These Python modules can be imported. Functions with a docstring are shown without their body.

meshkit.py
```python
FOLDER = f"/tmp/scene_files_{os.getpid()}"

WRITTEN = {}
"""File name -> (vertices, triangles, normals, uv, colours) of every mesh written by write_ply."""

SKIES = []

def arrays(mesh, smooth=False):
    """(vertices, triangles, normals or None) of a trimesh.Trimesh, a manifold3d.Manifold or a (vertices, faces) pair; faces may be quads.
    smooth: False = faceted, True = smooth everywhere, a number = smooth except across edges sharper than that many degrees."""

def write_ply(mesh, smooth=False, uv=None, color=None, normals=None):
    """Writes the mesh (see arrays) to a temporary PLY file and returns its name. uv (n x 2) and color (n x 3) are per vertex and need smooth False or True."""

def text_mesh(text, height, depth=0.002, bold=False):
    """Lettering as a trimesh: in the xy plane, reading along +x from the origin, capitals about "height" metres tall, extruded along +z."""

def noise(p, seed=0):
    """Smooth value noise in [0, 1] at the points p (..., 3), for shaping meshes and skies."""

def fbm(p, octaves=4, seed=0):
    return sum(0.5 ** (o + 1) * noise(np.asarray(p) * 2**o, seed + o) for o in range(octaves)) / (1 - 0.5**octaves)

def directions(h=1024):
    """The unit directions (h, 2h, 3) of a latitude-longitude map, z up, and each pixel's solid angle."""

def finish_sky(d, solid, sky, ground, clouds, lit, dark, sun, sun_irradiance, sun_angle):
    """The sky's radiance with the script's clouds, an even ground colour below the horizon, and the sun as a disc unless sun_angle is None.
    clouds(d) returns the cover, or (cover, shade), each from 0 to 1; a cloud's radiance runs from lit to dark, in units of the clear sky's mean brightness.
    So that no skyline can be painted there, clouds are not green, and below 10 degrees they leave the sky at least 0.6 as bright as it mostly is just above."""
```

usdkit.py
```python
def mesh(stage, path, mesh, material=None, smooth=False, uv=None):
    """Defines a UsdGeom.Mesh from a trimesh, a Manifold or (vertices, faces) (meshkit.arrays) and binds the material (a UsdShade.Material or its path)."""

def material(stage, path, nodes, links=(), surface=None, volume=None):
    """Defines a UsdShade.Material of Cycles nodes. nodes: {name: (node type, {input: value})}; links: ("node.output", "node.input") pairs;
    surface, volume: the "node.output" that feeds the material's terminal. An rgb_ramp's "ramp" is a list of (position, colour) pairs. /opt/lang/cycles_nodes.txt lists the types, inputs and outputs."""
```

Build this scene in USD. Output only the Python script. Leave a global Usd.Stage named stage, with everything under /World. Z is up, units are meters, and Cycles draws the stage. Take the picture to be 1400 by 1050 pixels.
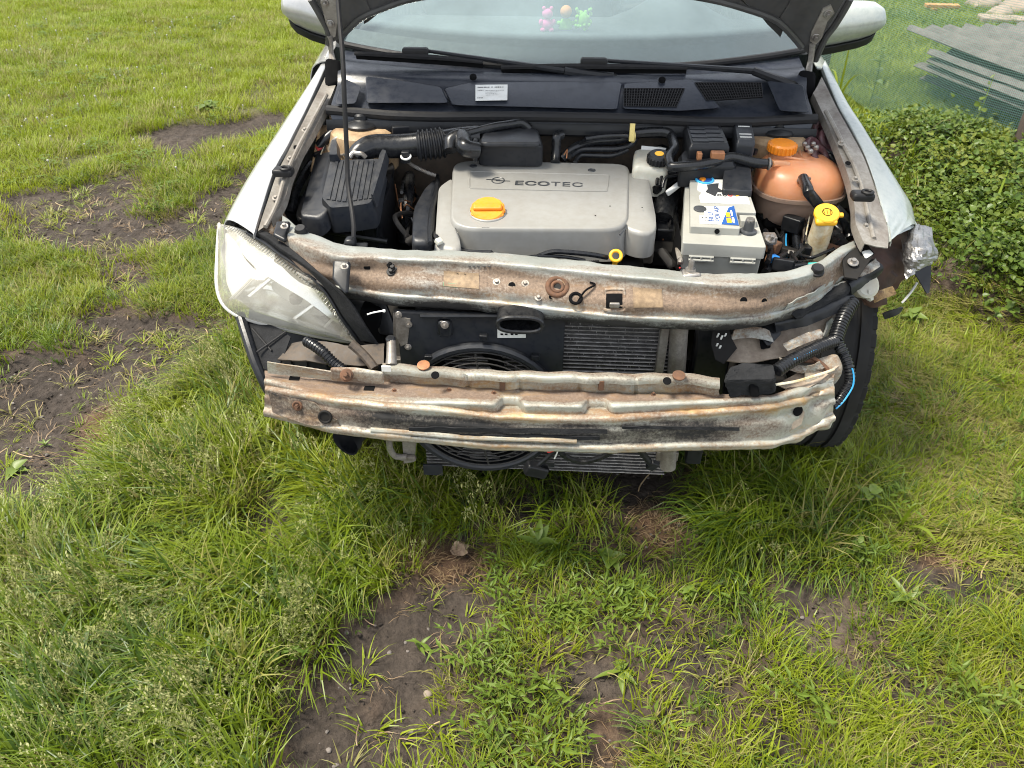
import math, random
import numpy as np
import trimesh, usdkit, meshkit
import manifold3d as m3
from scipy.spatial import cKDTree
from scipy.interpolate import CubicSpline, PchipInterpolator
from scipy.ndimage import gaussian_filter
from shapely.geometry import Polygon
from shapely import contains_xy
from pxr import Usd, UsdGeom, UsdLux, UsdShade, Sdf, Gf, Vt

stage = Usd.Stage.CreateInMemory()
UsdGeom.SetStageUpAxis(stage, "Z"); UsdGeom.SetStageMetersPerUnit(stage, 1.0)
UsdGeom.Xform.Define(stage, '/World'); UsdGeom.Scope.Define(stage, '/World/Looks')
rnd = random.Random(7); rng = np.random.default_rng(7)
T3 = Sdf.ValueTypeNames

# ---------------------------------------------------------------- camera, sky, sun, exposure
F = 1040.0; PITCH = math.radians(37.0); YAW = math.radians(3.3); CAM = np.array([-0.052, -1.265, 1.55])
EXPOSURE = 2.52
SUN_DIR = np.array([-0.40, -0.04, 0.90]); SUN_DIR = SUN_DIR / np.linalg.norm(SUN_DIR)
_cy, _sy, _cp, _sp = math.cos(YAW), math.sin(YAW), math.cos(PITCH), math.sin(PITCH)
FW = np.array([-_sy*_cp, _cy*_cp, -_sp]); RT = np.array([_cy, _sy, 0.0]); UP = np.cross(RT, FW)
cam = UsdGeom.Camera.Define(stage, '/World/camera')
cam.CreateHorizontalApertureAttr(36.0); cam.CreateVerticalApertureAttr(27.0)
cam.CreateFocalLengthAttr(36.0*F/1400.0); cam.CreateClippingRangeAttr(Gf.Vec2f(0.05, 2000.0))
cam.CreateFocusDistanceAttr(1.95); cam.CreateFStopAttr(9.0)
cam.CreateExposureAttr(EXPOSURE)
_m = Gf.Matrix4d(*RT, 0, *UP, 0, *(-FW), 0, *CAM, 1)
cam.AddTransformOp().Set(_m)

dome = UsdLux.DomeLight.Define(stage, '/World/sky')
elev = math.asin(SUN_DIR[2]); rot = math.atan2(SUN_DIR[0], SUN_DIR[1])
skym = usdkit.material(stage, '/World/Looks/sky_air', {
    'sky': ('sky_texture', {'sky_type': 'single_scattering', 'sun_disc': False, 'sun_elevation': elev, 'sun_rotation': rot, 'air_density': 1.0, 'aerosol_density': 2.0, 'ozone_density': 1.0}),
    'tc': ('texture_coordinate', {}),
    'mp': ('mapping', {'scale': (1.0, 1.0, 2.2)}),
    'n': ('noise_texture', {'scale': 1.7, 'detail': 5.0, 'roughness': 0.55}),
    'r': ('rgb_ramp', {'ramp': [(0.30, (0.25,)*3), (0.62, (0.95,)*3)]}),
    'mx': ('mix', {'mix_type': 'mix', 'color2': (6.2, 6.4, 6.7)}),
    'bg': ('background_shader', {'strength': 0.05})},
    [('tc.generated', 'mp.vector'), ('mp.vector', 'n.vector'), ('n.fac', 'r.fac'), ('r.color', 'mx.fac'), ('sky.color', 'mx.color1'), ('mx.color', 'bg.color')], surface='bg.background')
UsdShade.MaterialBindingAPI.Apply(dome.GetPrim()).Bind(skym)
dome.GetPrim().SetCustomDataByKey('kind', 'structure'); dome.GetPrim().SetCustomDataByKey('label', 'pale hazy daylight sky'); dome.GetPrim().SetCustomDataByKey('category', 'sky')
sun = UsdLux.DistantLight.Define(stage, '/World/sun')
sun.CreateNormalizeAttr(True); sun.CreateIntensityAttr(0.40); sun.CreateAngleAttr(16.0); sun.CreateColorAttr(Gf.Vec3f(1.0, 0.93, 0.80))
_z = SUN_DIR; _x = np.cross([0, 0, 1.0], _z); _x /= np.linalg.norm(_x); _y = np.cross(_z, _x)
sun.AddTransformOp().Set(Gf.Matrix4d(*_x, 0, *_y, 0, *_z, 0, 0, 0, 20, 1))

# ---------------------------------------------------------------- measuring helpers (a sight line met with a real plane at its real distance)
def ray(px, py): return FW + RT*(px-700)/F + UP*(525-py)/F
def P(px, py, x=None, y=None, z=None):
    d = ray(px, py)
    t = (x-CAM[0])/d[0] if x is not None else (y-CAM[1])/d[1] if y is not None else (z-CAM[2])/d[2]
    return CAM + t*d
def PL(px, py, p0, n):
    d = ray(px, py); n = np.asarray(n, float)
    return CAM + d*(((np.asarray(p0)-CAM) @ n)/(d @ n))
def PZ(pts, z): return np.array([P(a, b, z=z) for a, b in pts])
def PY(pts, y): return np.array([P(a, b, y=y) for a, b in pts])
def P3(pts): return np.array([P(a, b, z=c) for a, b, c in pts])     # (px, py, height)

# ---------------------------------------------------------------- naming
OFF = {}; COUNT = {}
def numbered(path):
    k = COUNT.get(path, 0); COUNT[path] = k+1
    return path if k == 0 else f'{path}_{k:03d}'
def tag(prim, label=None, cat=None, group=None, kind=None):
    for k, v in (('label', label), ('category', cat), ('group', group), ('kind', kind)):
        if v: prim.SetCustomDataByKey(k, v)
    return prim
def thing(name, label, cat, loc=(0, 0, 0), rotz=0, group=None, kind=None):
    path = numbered('/World/'+name)
    x = UsdGeom.Xform.Define(stage, path); x.AddTranslateOp().Set(Gf.Vec3d(*map(float, loc)))
    if rotz: x.AddRotateZOp().Set(float(math.degrees(rotz)))
    OFF[path] = np.array(loc, float)
    tag(x.GetPrim(), label, cat, group, kind)
    return path
def obj(name, mesh, mat, parent=None, smooth=35, attr=None, label=None, kind=None):
    """one Mesh prim; parent = path of a thing, part or nothing. mesh in world coordinates (minus the thing's base)."""
    path = numbered((parent or '/World')+'/'+name)
    off = OFF.get(parent, np.zeros(3)) if parent else np.zeros(3)
    OFF[path] = off
    if isinstance(mesh, list): mesh = cat_(mesh)
    v, f, n = meshkit.arrays(mesh, smooth)
    ms = UsdGeom.Mesh.Define(stage, path)
    ms.CreatePointsAttr(Vt.Vec3fArray.FromNumpy((v-off).astype(np.float32)))
    ms.CreateFaceVertexCountsAttr(Vt.IntArray.FromNumpy(np.full(len(f), 3, np.int32)))
    ms.CreateFaceVertexIndicesAttr(Vt.IntArray.FromNumpy(f.astype(np.int32).ravel()))
    ms.CreateSubdivisionSchemeAttr('none')
    if n is not None:
        ms.CreateNormalsAttr(Vt.Vec3fArray.FromNumpy(n.astype(np.float32))); ms.SetNormalsInterpolation('vertex')
    if attr:
        for k, fn in attr.items():
            a = np.asarray(fn(v), np.float32)
            UsdGeom.PrimvarsAPI(ms).CreatePrimvar(k, T3.Color3fArray, 'vertex').Set(Vt.Vec3fArray.FromNumpy(np.ascontiguousarray(a)))
    if mat is not None:
        UsdShade.MaterialBindingAPI.Apply(ms.GetPrim()).Bind(mat)
    tag(ms.GetPrim(), label, None, None, kind)
    return path
def prim(path): return stage.GetPrimAtPath(path)

# ---------------------------------------------------------------- mesh builders
def cat_(ms): return trimesh.util.concatenate([m if isinstance(m, trimesh.Trimesh) else trimesh.Trimesh(*m, process=False) for m in ms])
def man(m): 
    d = m.to_mesh(); return trimesh.Trimesh(d.vert_properties[:, :3], d.tri_verts, process=False)
def tomesh(v, f): return trimesh.Trimesh(np.asarray(v), np.asarray(f), process=False)
def frame(z, xhint=(1, 0, 0)):
    z = np.asarray(z, float)/np.linalg.norm(z); x = np.asarray(xhint, float)
    if abs(x @ z) > 0.95: x = np.array([0, 1.0, 0])
    x = x - z*(x @ z); x /= np.linalg.norm(x); y = np.cross(z, x)
    M = np.eye(4); M[:3, 0], M[:3, 1], M[:3, 2] = x, y, z
    return M
def put(mesh, pos=(0, 0, 0), axis=None, rz=0, rx=0, ry=0, xh=(1, 0, 0), s=1):
    m = mesh.copy(); M = np.eye(4)
    if axis is not None: M = frame(axis, xh)
    R = trimesh.transformations.euler_matrix(rx, ry, rz)
    M = M @ R; M[:3, :3] *= s; M[:3, 3] = pos
    m.apply_transform(M); return m
def rbox(size, r=0.005, seg=12, top=1.0):
    """rounded box centred on the origin; top scales the upper face."""
    sx, sy, sz = np.array(size)/2 - r
    pts = []
    sp = m3.Manifold.sphere(r, seg)
    L = []
    for a in (-1, 1):
        for b in (-1, 1):
            for c in (-1, 1):
                k = top if c > 0 else 1
                L.append(sp.translate((a*sx*k, b*sy*k, c*sz)))
    return man(m3.Manifold.batch_hull(L))
def box(size, pos=(0, 0, 0), rz=0, rx=0, ry=0, r=None):
    return put(rbox(size, r if r is not None else min(size)*0.15, 8), pos, rz=rz, rx=rx, ry=ry)
def hull(pts, r=0.004, seg=8):
    sp = m3.Manifold.sphere(r, seg)
    return man(m3.Manifold.batch_hull([sp.translate(tuple(map(float, p))) for p in pts]))
def lathe(prof, n=28):
    """prof: (radius, height) pairs bottom to top; closed on the axis when radius 0."""
    prof = np.array(prof, float); a = np.linspace(0, 2*np.pi, n, endpoint=False)
    v = np.stack([prof[:, None, 0]*np.cos(a), prof[:, None, 0]*np.sin(a), np.repeat(prof[:, 1:2], n, 1)], -1).reshape(-1, 3)
    f = []
    for i in range(len(prof)-1):
        for j in range(n):
            a0, a1, b0, b1 = i*n+j, i*n+(j+1) % n, (i+1)*n+j, (i+1)*n+(j+1) % n
            f += [(a0, a1, b1), (a0, b1, b0)]
    m = tomesh(v, f); m.merge_vertices(); m.update_faces(m.nondegenerate_faces()); return m
def spline(pts, n=8, closed=False):
    pts = np.asarray(pts, float)
    if closed: pts = np.vstack([pts, pts[:1]])
    d = np.r_[0, np.cumsum(np.linalg.norm(np.diff(pts, axis=0), axis=1)+1e-9)]
    k = (len(pts)-1)*n+1
    cs = CubicSpline(d, pts, bc_type='periodic') if closed else (PchipInterpolator(d, pts) if len(pts) > 2 else None)
    t = np.linspace(0, d[-1], k)
    if cs is None: return pts[0]+(pts[1]-pts[0])*np.linspace(0, 1, k)[:, None]
    out = cs(t); return out[:-1] if closed else out
def tube(pts, r, seg=10, n=8, corr=0, pitch=0.006, closed=False, raw=False, caps=True):
    """r: radius or list of radii along pts; corr: depth of corrugation rings."""
    p = np.asarray(pts, float) if raw else spline(pts, n, closed)
    if corr:
        d = np.r_[0, np.cumsum(np.linalg.norm(np.diff(p, axis=0), axis=1))]
        k = max(8, int(d[-1]/pitch*4)); t = np.linspace(0, d[-1], k)
        p = np.stack([np.interp(t, d, p[:, i]) for i in range(3)], 1)
    m = len(p)
    rr = np.interp(np.linspace(0, 1, m), np.linspace(0, 1, np.size(r)), np.atleast_1d(r))
    if corr: rr = rr - corr*(np.arange(m) % 4 < 2)
    tg = np.gradient(p, axis=0) if not closed else np.roll(p, -1, 0)-np.roll(p, 1, 0)
    tg /= np.linalg.norm(tg, axis=1)[:, None]+1e-12
    u = np.cross(tg[0], [0.31, 0.2, 0.93]); u /= np.linalg.norm(u)
    a = np.linspace(0, 2*np.pi, seg, endpoint=False); V = []
    for i in range(m):
        u = u - tg[i]*(u @ tg[i]); u /= np.linalg.norm(u); w = np.cross(tg[i], u)
        V.append(p[i]+rr[i]*(np.cos(a)[:, None]*u+np.sin(a)[:, None]*w))
    V = np.vstack(V); f = []
    for i in range(m if closed else m-1):
        i2 = (i+1) % m
        for j in range(seg):
            j2 = (j+1) % seg
            f += [(i*seg+j, i*seg+j2, i2*seg+j2), (i*seg+j, i2*seg+j2, i2*seg+j)]
    if caps and not closed:
        V = np.vstack([V, p[:1], p[-1:]]); c0, c1 = len(V)-2, len(V)-1
        for j in range(seg):
            j2 = (j+1) % seg
            f += [(c0, j2, j), (c1, (m-1)*seg+j, (m-1)*seg+j2)]
    return tomesh(V, f)
def grid_faces(nr, nc, flip=False):
    i, j = np.meshgrid(np.arange(nr-1), np.arange(nc-1), indexing='ij'); a = (i*nc+j).ravel()
    f = np.vstack([np.stack([a, a+1, a+nc+1], 1), np.stack([a, a+nc+1, a+nc], 1)])
    return f[:, ::-1] if flip else f
def skin(rows, th=0.002, nu=6, nv=6, dent=None, su=True, sv=True, flip=False):
    """sheet through rows of points (rows x columns), splined, thickened by th on the back side. dent(points)->offset along the normal."""
    R = np.asarray(rows, float)
    def up(A, n, smooth):
        if n <= 1: return A
        m = len(A); t = np.linspace(0, m-1, (m-1)*n+1)
        if smooth and m > 2: return PchipInterpolator(np.arange(m), A, axis=0)(t)
        i = np.minimum(t.astype(int), m-2); w = (t-i).reshape((-1,)+(1,)*(A.ndim-1))
        return A[i]*(1-w)+A[i+1]*w
    G = up(R, nu, su); G = np.swapaxes(up(np.swapaxes(G, 0, 1), nv, sv), 0, 1)
    nr, nc = G.shape[:2]
    N = np.cross(np.gradient(G, axis=1), np.gradient(G, axis=0)); N /= np.linalg.norm(N, axis=2)[..., None]+1e-12
    if flip: N = -N
    if dent is not None: G = G + N*np.asarray(dent(G))[..., None]
    if dent is not None:
        N = np.cross(np.gradient(G, axis=1), np.gradient(G, axis=0)); N /= np.linalg.norm(N, axis=2)[..., None]+1e-12
        if flip: N = -N
    v = G.reshape(-1, 3); f = grid_faces(nr, nc, flip=not flip)
    if not th: return tomesh(v, f)
    b = (G-N*th).reshape(-1, 3); k = len(v); F_ = [f, f[:, ::-1]+k]
    ids = np.arange(nr*nc).reshape(nr, nc)
    loop = np.r_[ids[0, :], ids[1:, -1], ids[-1, -2::-1], ids[-2:0:-1, 0]]
    e = np.stack([loop, np.roll(loop, -1)], 1)
    q = np.vstack([np.c_[e[:, 0], e[:, 1], e[:, 1]+k], np.c_[e[:, 0], e[:, 1]+k, e[:, 0]+k]])
    if flip: q = q[:, ::-1]
    return tomesh(np.vstack([v, b]), np.vstack(F_+[q]))
def sweep(path, prof, th=0.002, n=6, scale=None, **k):
    """profile (y, z) offsets carried along a path (x, y, z): rows of a skin. scale: per path point."""
    p = np.asarray(path, float); pr = np.asarray(prof, float)
    rows = []
    for i, q in enumerate(p):
        s = 1 if scale is None else scale[i]
        rows.append([q+np.array([0, a*s, b*s]) for a, b in pr])
    return skin(rows, th, nu=n, nv=1, **k)
def plate(poly, n, th, bevel=0.0, holes=()):
    """3D polygon in a plane with upward normal n, extruded th against n, upper edge chamfered."""
    poly = np.asarray(poly, float); c = poly.mean(0); M = frame(n); L = (poly-c) @ M[:3, :3]
    pg = Polygon(L[:, :2], [((np.asarray(h)-c) @ M[:3, :3])[:, :2] for h in holes]).buffer(0)
    if bevel > 0:
        parts = []
        for d, z0, z1 in ((0, -th, -bevel),):
            parts.append(trimesh.creation.extrude_polygon(pg, z1-z0, engine='earcut').apply_translation((0, 0, z0)))
        for k in range(3):
            d0 = bevel*(1-math.cos(k/3*math.pi/2)); z0 = -bevel+bevel*math.sin(k/3*math.pi/2); z1 = -bevel+bevel*math.sin((k+1)/3*math.pi/2); d1 = bevel*(1-math.cos((k+1)/3*math.pi/2))
            q0 = pg.buffer(-(d0+d1)/2)
            if q0.is_empty: break
            for g in getattr(q0, 'geoms', [q0]):
                parts.append(trimesh.creation.extrude_polygon(g, z1-z0, engine='earcut').apply_translation((0, 0, z0)))
        m = cat_(parts)
    else:
        m = cat_([trimesh.creation.extrude_polygon(g, th, engine='earcut').apply_translation((0, 0, -th)) for g in getattr(pg, 'geoms', [pg])])
    M[:3, 3] = c; m.apply_transform(M); return m
def blockloft(levels, seg=1, round_=0.0):
    """closed solid through polygons (same count) from bottom to top; corners rounded by round_ samples."""
    L = [np.asarray(l, float) for l in levels]
    if round_:
        out = []
        for l in L:
            q = []
            n = len(l)
            for i in range(n):
                a, b, c = l[i-1], l[i], l[(i+1) % n]
                d0 = min(round_, 0.45*np.linalg.norm(a-b)); d1 = min(round_, 0.45*np.linalg.norm(c-b))
                s, e = b+(a-b)/np.linalg.norm(a-b)*d0, b+(c-b)/np.linalg.norm(c-b)*d1
                for t in np.linspace(0, 1, 5): q.append((1-t)**2*s+2*t*(1-t)*b+t*t*e)
            out.append(np.array(q))
        L = out
    n = len(L[0]); V = np.vstack(L+[L[0].mean(0)[None], L[-1].mean(0)[None]]); f = []
    for i in range(len(L)-1):
        for j in range(n):
            j2 = (j+1) % n; f += [(i*n+j, i*n+j2, (i+1)*n+j2), (i*n+j, (i+1)*n+j2, (i+1)*n+j)]
    c0, c1 = len(V)-2, len(V)-1; o = (len(L)-1)*n
    for j in range(n):
        j2 = (j+1) % n; f += [(c0, j2, j), (c1, o+j, o+j2)]
    m = tomesh(V, f); m.fix_normals(); return m
def caster(mesh):
    """where a photo sight line meets a mesh: (point, face normal towards the viewer)."""
    v = np.asarray(mesh.vertices); f = np.asarray(mesh.faces); a, b, c = v[f[:, 0]], v[f[:, 1]], v[f[:, 2]]; e1, e2 = b-a, c-a
    nf = np.cross(e1, e2); nf /= np.linalg.norm(nf, axis=1)[:, None]+1e-15; ctr = (a+b+c)/3; tree = cKDTree(ctr)
    def cast(px, py):
        d = ray(px, py); d = d/np.linalg.norm(d); h = np.cross(d, e2); det = (e1*h).sum(1); det = np.where(np.abs(det) < 1e-14, 1e-14, det); s = CAM-a
        u = (s*h).sum(1)/det; q = np.cross(s, e1); w = (q @ d)/det; t = (e2*q).sum(1)/det
        ok = (u >= -1e-6) & (w >= -1e-6) & (u+w <= 1+1e-6) & (t > .1)
        if not ok.any():
            k = np.argmin(np.linalg.norm(np.cross(ctr-CAM, d), axis=1)); p = ctr[k]
        else: p = CAM+d*t[ok].min()
        m = nf[tree.query(p, 24)[1]]; m = m*np.sign(-(m @ d))[:, None]; n = m.mean(0); return p, n/np.linalg.norm(n)
    return cast
def decal(cast, quad, th=0.0012, n=14, lift=0.0022):
    """thin patch that follows the surface between four photo corners."""
    q = np.array(quad, float); rows = []
    for v in np.linspace(0, 1, n):
        row = []
        for u in np.linspace(0, 1, n):
            p, m = cast(*(q[0]*(1-u)*(1-v)+q[1]*u*(1-v)+q[2]*u*v+q[3]*(1-u)*v)); row.append(p+m*lift)
        rows.append(row)
    return skin(rows, th, 1, 1)
def bolt(pos, axis=(0, 0, 1), r=0.007, hexr=None, h=0.005):
    hx = lathe([(0, 0), (r*0.62, 0), (r*0.62, h*1.5), (r*0.5, h*1.8), (0, h*1.8)], 6)
    wa = lathe([(r*1.15, 0), (r*1.2, h*0.3), (r*1.1, h*0.55), (0, h*0.55)], 14)
    return put(cat_([wa, hx]), pos, axis)
def ring(R, r, n=32, seg=8):
    a = np.linspace(0, 2*np.pi, n, endpoint=False); return tube(np.c_[R*np.cos(a), R*np.sin(a), 0*a], r, seg, raw=True, closed=True)
def mirx(m, x0=-0.02):
    m = m.copy(); v = m.vertices.copy(); v[:, 0] = 2*x0-v[:, 0]; return tomesh(v, np.asarray(m.faces)[:, ::-1])
def text_on(s, height, origin, xdir, n, depth=0.0006, bold=False, sx=1.0):
    m = meshkit.text_mesh(s, height, depth, bold); x = np.asarray(xdir, float); x /= np.linalg.norm(x); n = np.asarray(n, float)/np.linalg.norm(n)
    M = np.eye(4); M[:3, 0] = x*sx; M[:3, 1] = np.cross(n, x); M[:3, 2] = n; M[:3, 3] = origin; m.apply_transform(M); return m

# ---------------------------------------------------------------- materials
LOOK = {}
def mk(name, nodes, links, surface): 
    LOOK[name] = usdkit.material(stage, '/World/Looks/'+name, nodes, links, surface=surface); return LOOK[name]
def mat(name, col, col2=None, nscale=6, rough=0.5, metallic=0, bump=0.0, bscale=150, coat=0, spec=0.5, dust=0.0, dustcol=(0.22, 0.19, 0.15), rvar=0.12, lo=0.35, hi=0.65, sss=0, trans=0, detail=5):
    """mottled surface: two tones by noise, dust speckle, roughness variation, fine relief."""
    col2 = col2 or tuple(c*0.75 for c in col)
    N = {'g': ('geometry', {}),
         'n1': ('noise_texture', {'scale': nscale, 'detail': detail, 'roughness': 0.6}),
         'r1': ('rgb_ramp', {'ramp': [(lo, col), (hi, col2)]}),
         'n2': ('noise_texture', {'scale': nscale*7, 'detail': 6, 'roughness': 0.7}),
         'r2': ('rgb_ramp', {'ramp': [(0.5-0.12, (0, 0, 0)), (0.78, (1, 1, 1))]}),
         'dm': ('math', {'math_type': 'multiply', 'value2': dust}),
         'dx': ('mix', {'mix_type': 'mix', 'color2': dustcol}),
         'ro': ('map_range', {'from_min': 0.3, 'from_max': 0.7, 'to_min': max(0.03, rough-rvar), 'to_max': min(1, rough+rvar)}),
         'p': ('principled_bsdf', {'metallic': metallic, 'coat_weight': coat, 'specular_ior_level': spec, 'subsurface_weight': sss, 'subsurface_scale': 0.01, 'subsurface_radius': (1, 0.6, 0.4), 'transmission_weight': trans})}
    K = [('g.position', 'n1.vector'), ('g.position', 'n2.vector'), ('n1.fac', 'r1.fac'), ('n2.fac', 'r2.fac'), ('r2.color', 'dm.value1'), ('dm.value', 'dx.fac'),
         ('r1.color', 'dx.color1'), ('dx.color', 'p.base_color'), ('n2.fac', 'ro.value'), ('ro.result', 'p.roughness')]
    if bump:
        N['n3'] = ('noise_texture', {'scale': bscale, 'detail': 3}); N['b'] = ('bump', {'strength': bump, 'distance': 0.002})
        K += [('g.position', 'n3.vector'), ('n3.fac', 'b.height'), ('b.normal', 'p.normal')]
    return mk(name, N, K, 'p.BSDF')

mat('paint', (0.39, 0.39, 0.385), (0.345, 0.345, 0.34), 3, rough=0.32, metallic=0.55, coat=0.6, rvar=0.05, dust=0.25, dustcol=(0.45, 0.43, 0.38))
mat('paint_green', (0.355, 0.385, 0.365), (0.295, 0.325, 0.305), 5, rough=0.34, metallic=0.4, coat=0.5, rvar=0.08, dust=0.35, dustcol=(0.5, 0.49, 0.44))
mat('rail', (0.27, 0.255, 0.225), (0.16, 0.14, 0.12), 14, rough=0.5, metallic=0.3, bump=0.2, bscale=60, dust=0.6, dustcol=(0.10, 0.08, 0.06))
mat('black_plastic', (0.005, 0.0055, 0.007), (0.008, 0.009, 0.011), 6, spec=0.32, rough=0.38, bump=0.12, bscale=600, dust=0.14, dustcol=(0.055, 0.052, 0.048))
mat('grey_plastic', (0.009, 0.0105, 0.014), (0.014, 0.016, 0.020), 6, spec=0.38, rough=0.40, bump=0.15, bscale=700, dust=0.22, dustcol=(0.07, 0.066, 0.06))
mat('cowl_plastic', (0.015, 0.018, 0.026), (0.021, 0.025, 0.034), 4, spec=0.45, rough=0.34, bump=0.10, bscale=800, dust=0.15, dustcol=(0.06, 0.06, 0.06))
mat('rubber', (0.005, 0.005, 0.0058), (0.008, 0.008, 0.009), 9, spec=0.3, rough=0.55, bump=0.1, bscale=300, dust=0.2, dustcol=(0.05, 0.045, 0.04))
mat('hose', (0.0045, 0.005, 0.0065), (0.007, 0.0078, 0.009), 12, spec=0.42, rough=0.27, bump=0.05, bscale=300, dust=0.2, dustcol=(0.04, 0.037, 0.034))
mat('tyre', (0.009, 0.009, 0.0098), (0.015, 0.0148, 0.0145), 14, spec=0.25, rough=0.75, bump=0.25, bscale=250, dust=0.35, dustcol=(0.035, 0.031, 0.026))
mat('cover_silver', (0.245, 0.242, 0.226), (0.225, 0.222, 0.206), 5, rough=0.42, metallic=0.12, bump=0.05, bscale=900, dust=0.42, dustcol=(0.165, 0.15, 0.125), rvar=0.06)
mat('letter_grey', (0.040, 0.043, 0.047), rough=0.4)
mat('orange', (0.72, 0.23, 0.008), (0.62, 0.18, 0.008), 20, rough=0.42, dust=0.30, dustcol=(0.35, 0.2, 0.05))
mat('yellow', (0.82, 0.42, 0.015), (0.70, 0.36, 0.02), 20, rough=0.42, dust=0.2, dustcol=(0.35, 0.22, 0.05))
mat('battery_case', (0.30, 0.30, 0.27), (0.25, 0.248, 0.22), 8, rough=0.45, bump=0.05, bscale=500, dust=0.25, dustcol=(0.2, 0.185, 0.15))
mat('white_plastic', (0.52, 0.51, 0.45), (0.42, 0.40, 0.33), 10, rough=0.4, dust=0.3, dustcol=(0.25, 0.22, 0.15), sss=0.2)
mat('washer_neck', (0.60, 0.56, 0.42), (0.38, 0.24, 0.08), 22, rough=0.4, dust=0.45, dustcol=(0.30, 0.19, 0.07), sss=0.2, lo=0.45, hi=0.7)
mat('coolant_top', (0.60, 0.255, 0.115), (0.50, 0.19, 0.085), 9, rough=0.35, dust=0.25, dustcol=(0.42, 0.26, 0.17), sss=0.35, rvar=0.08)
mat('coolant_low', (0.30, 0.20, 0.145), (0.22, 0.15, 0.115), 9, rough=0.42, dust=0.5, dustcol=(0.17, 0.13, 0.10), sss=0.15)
mat('label_white', (0.68, 0.68, 0.65), (0.60, 0.60, 0.56), 30, rough=0.5, dust=0.15)
mat('label_old', (0.25, 0.175, 0.10), (0.14, 0.095, 0.055), 90, rough=0.7, dust=0.5, dustcol=(0.15, 0.10, 0.06))
mat('label_green', (0.05, 0.16, 0.08), (0.08, 0.14, 0.08), 60, rough=0.6)
mat('label_blue', (0.02, 0.09, 0.32), rough=0.4)
mat('label_cyan', (0.05, 0.38, 0.66), rough=0.4)
mat('ink', (0.004, 0.004, 0.0045), rough=0.9, spec=0.1)
mat('print_ink', (0.03, 0.03, 0.04), rough=0.6)
mat('ink_red', (0.5, 0.04, 0.04), rough=0.6)
mat('alloy', (0.30, 0.28, 0.25), (0.17, 0.15, 0.13), 22, rough=0.5, metallic=0.6, bump=0.3, bscale=120, dust=0.5, dustcol=(0.10, 0.08, 0.06))
mat('steel', (0.36, 0.35, 0.33), (0.22, 0.20, 0.18), 40, rough=0.42, metallic=0.8, dust=0.4, dustcol=(0.16, 0.10, 0.06))
mat('fins', (0.028, 0.027, 0.026), (0.013, 0.0125, 0.0125), 40, rough=0.6, metallic=0.3, bump=0.4, bscale=400, dust=0.4, dustcol=(0.17, 0.155, 0.14))
mat('fin_edge', (0.36, 0.345, 0.33), (0.17, 0.16, 0.15), 60, rough=0.5, metallic=0.5, dust=0.4, dustcol=(0.06, 0.055, 0.05))
mat('rust', (0.115, 0.050, 0.024), (0.050, 0.025, 0.015), 45, rough=0.85, bump=0.5, bscale=220, dust=0.4, dustcol=(0.17, 0.095, 0.045))
mat('rust_inner', (0.050, 0.021, 0.014), (0.020, 0.010, 0.008), 14, rough=0.75, bump=0.4, bscale=120, dust=0.4, dustcol=(0.09, 0.05, 0.032))
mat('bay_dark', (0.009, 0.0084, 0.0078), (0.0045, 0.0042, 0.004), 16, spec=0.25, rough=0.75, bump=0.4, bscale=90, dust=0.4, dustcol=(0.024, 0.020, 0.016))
mat('bay_brown', (0.055, 0.042, 0.031), (0.022, 0.017, 0.013), 14, rough=0.7, bump=0.35, bscale=90, dust=0.5, dustcol=(0.15, 0.11, 0.075))
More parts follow.
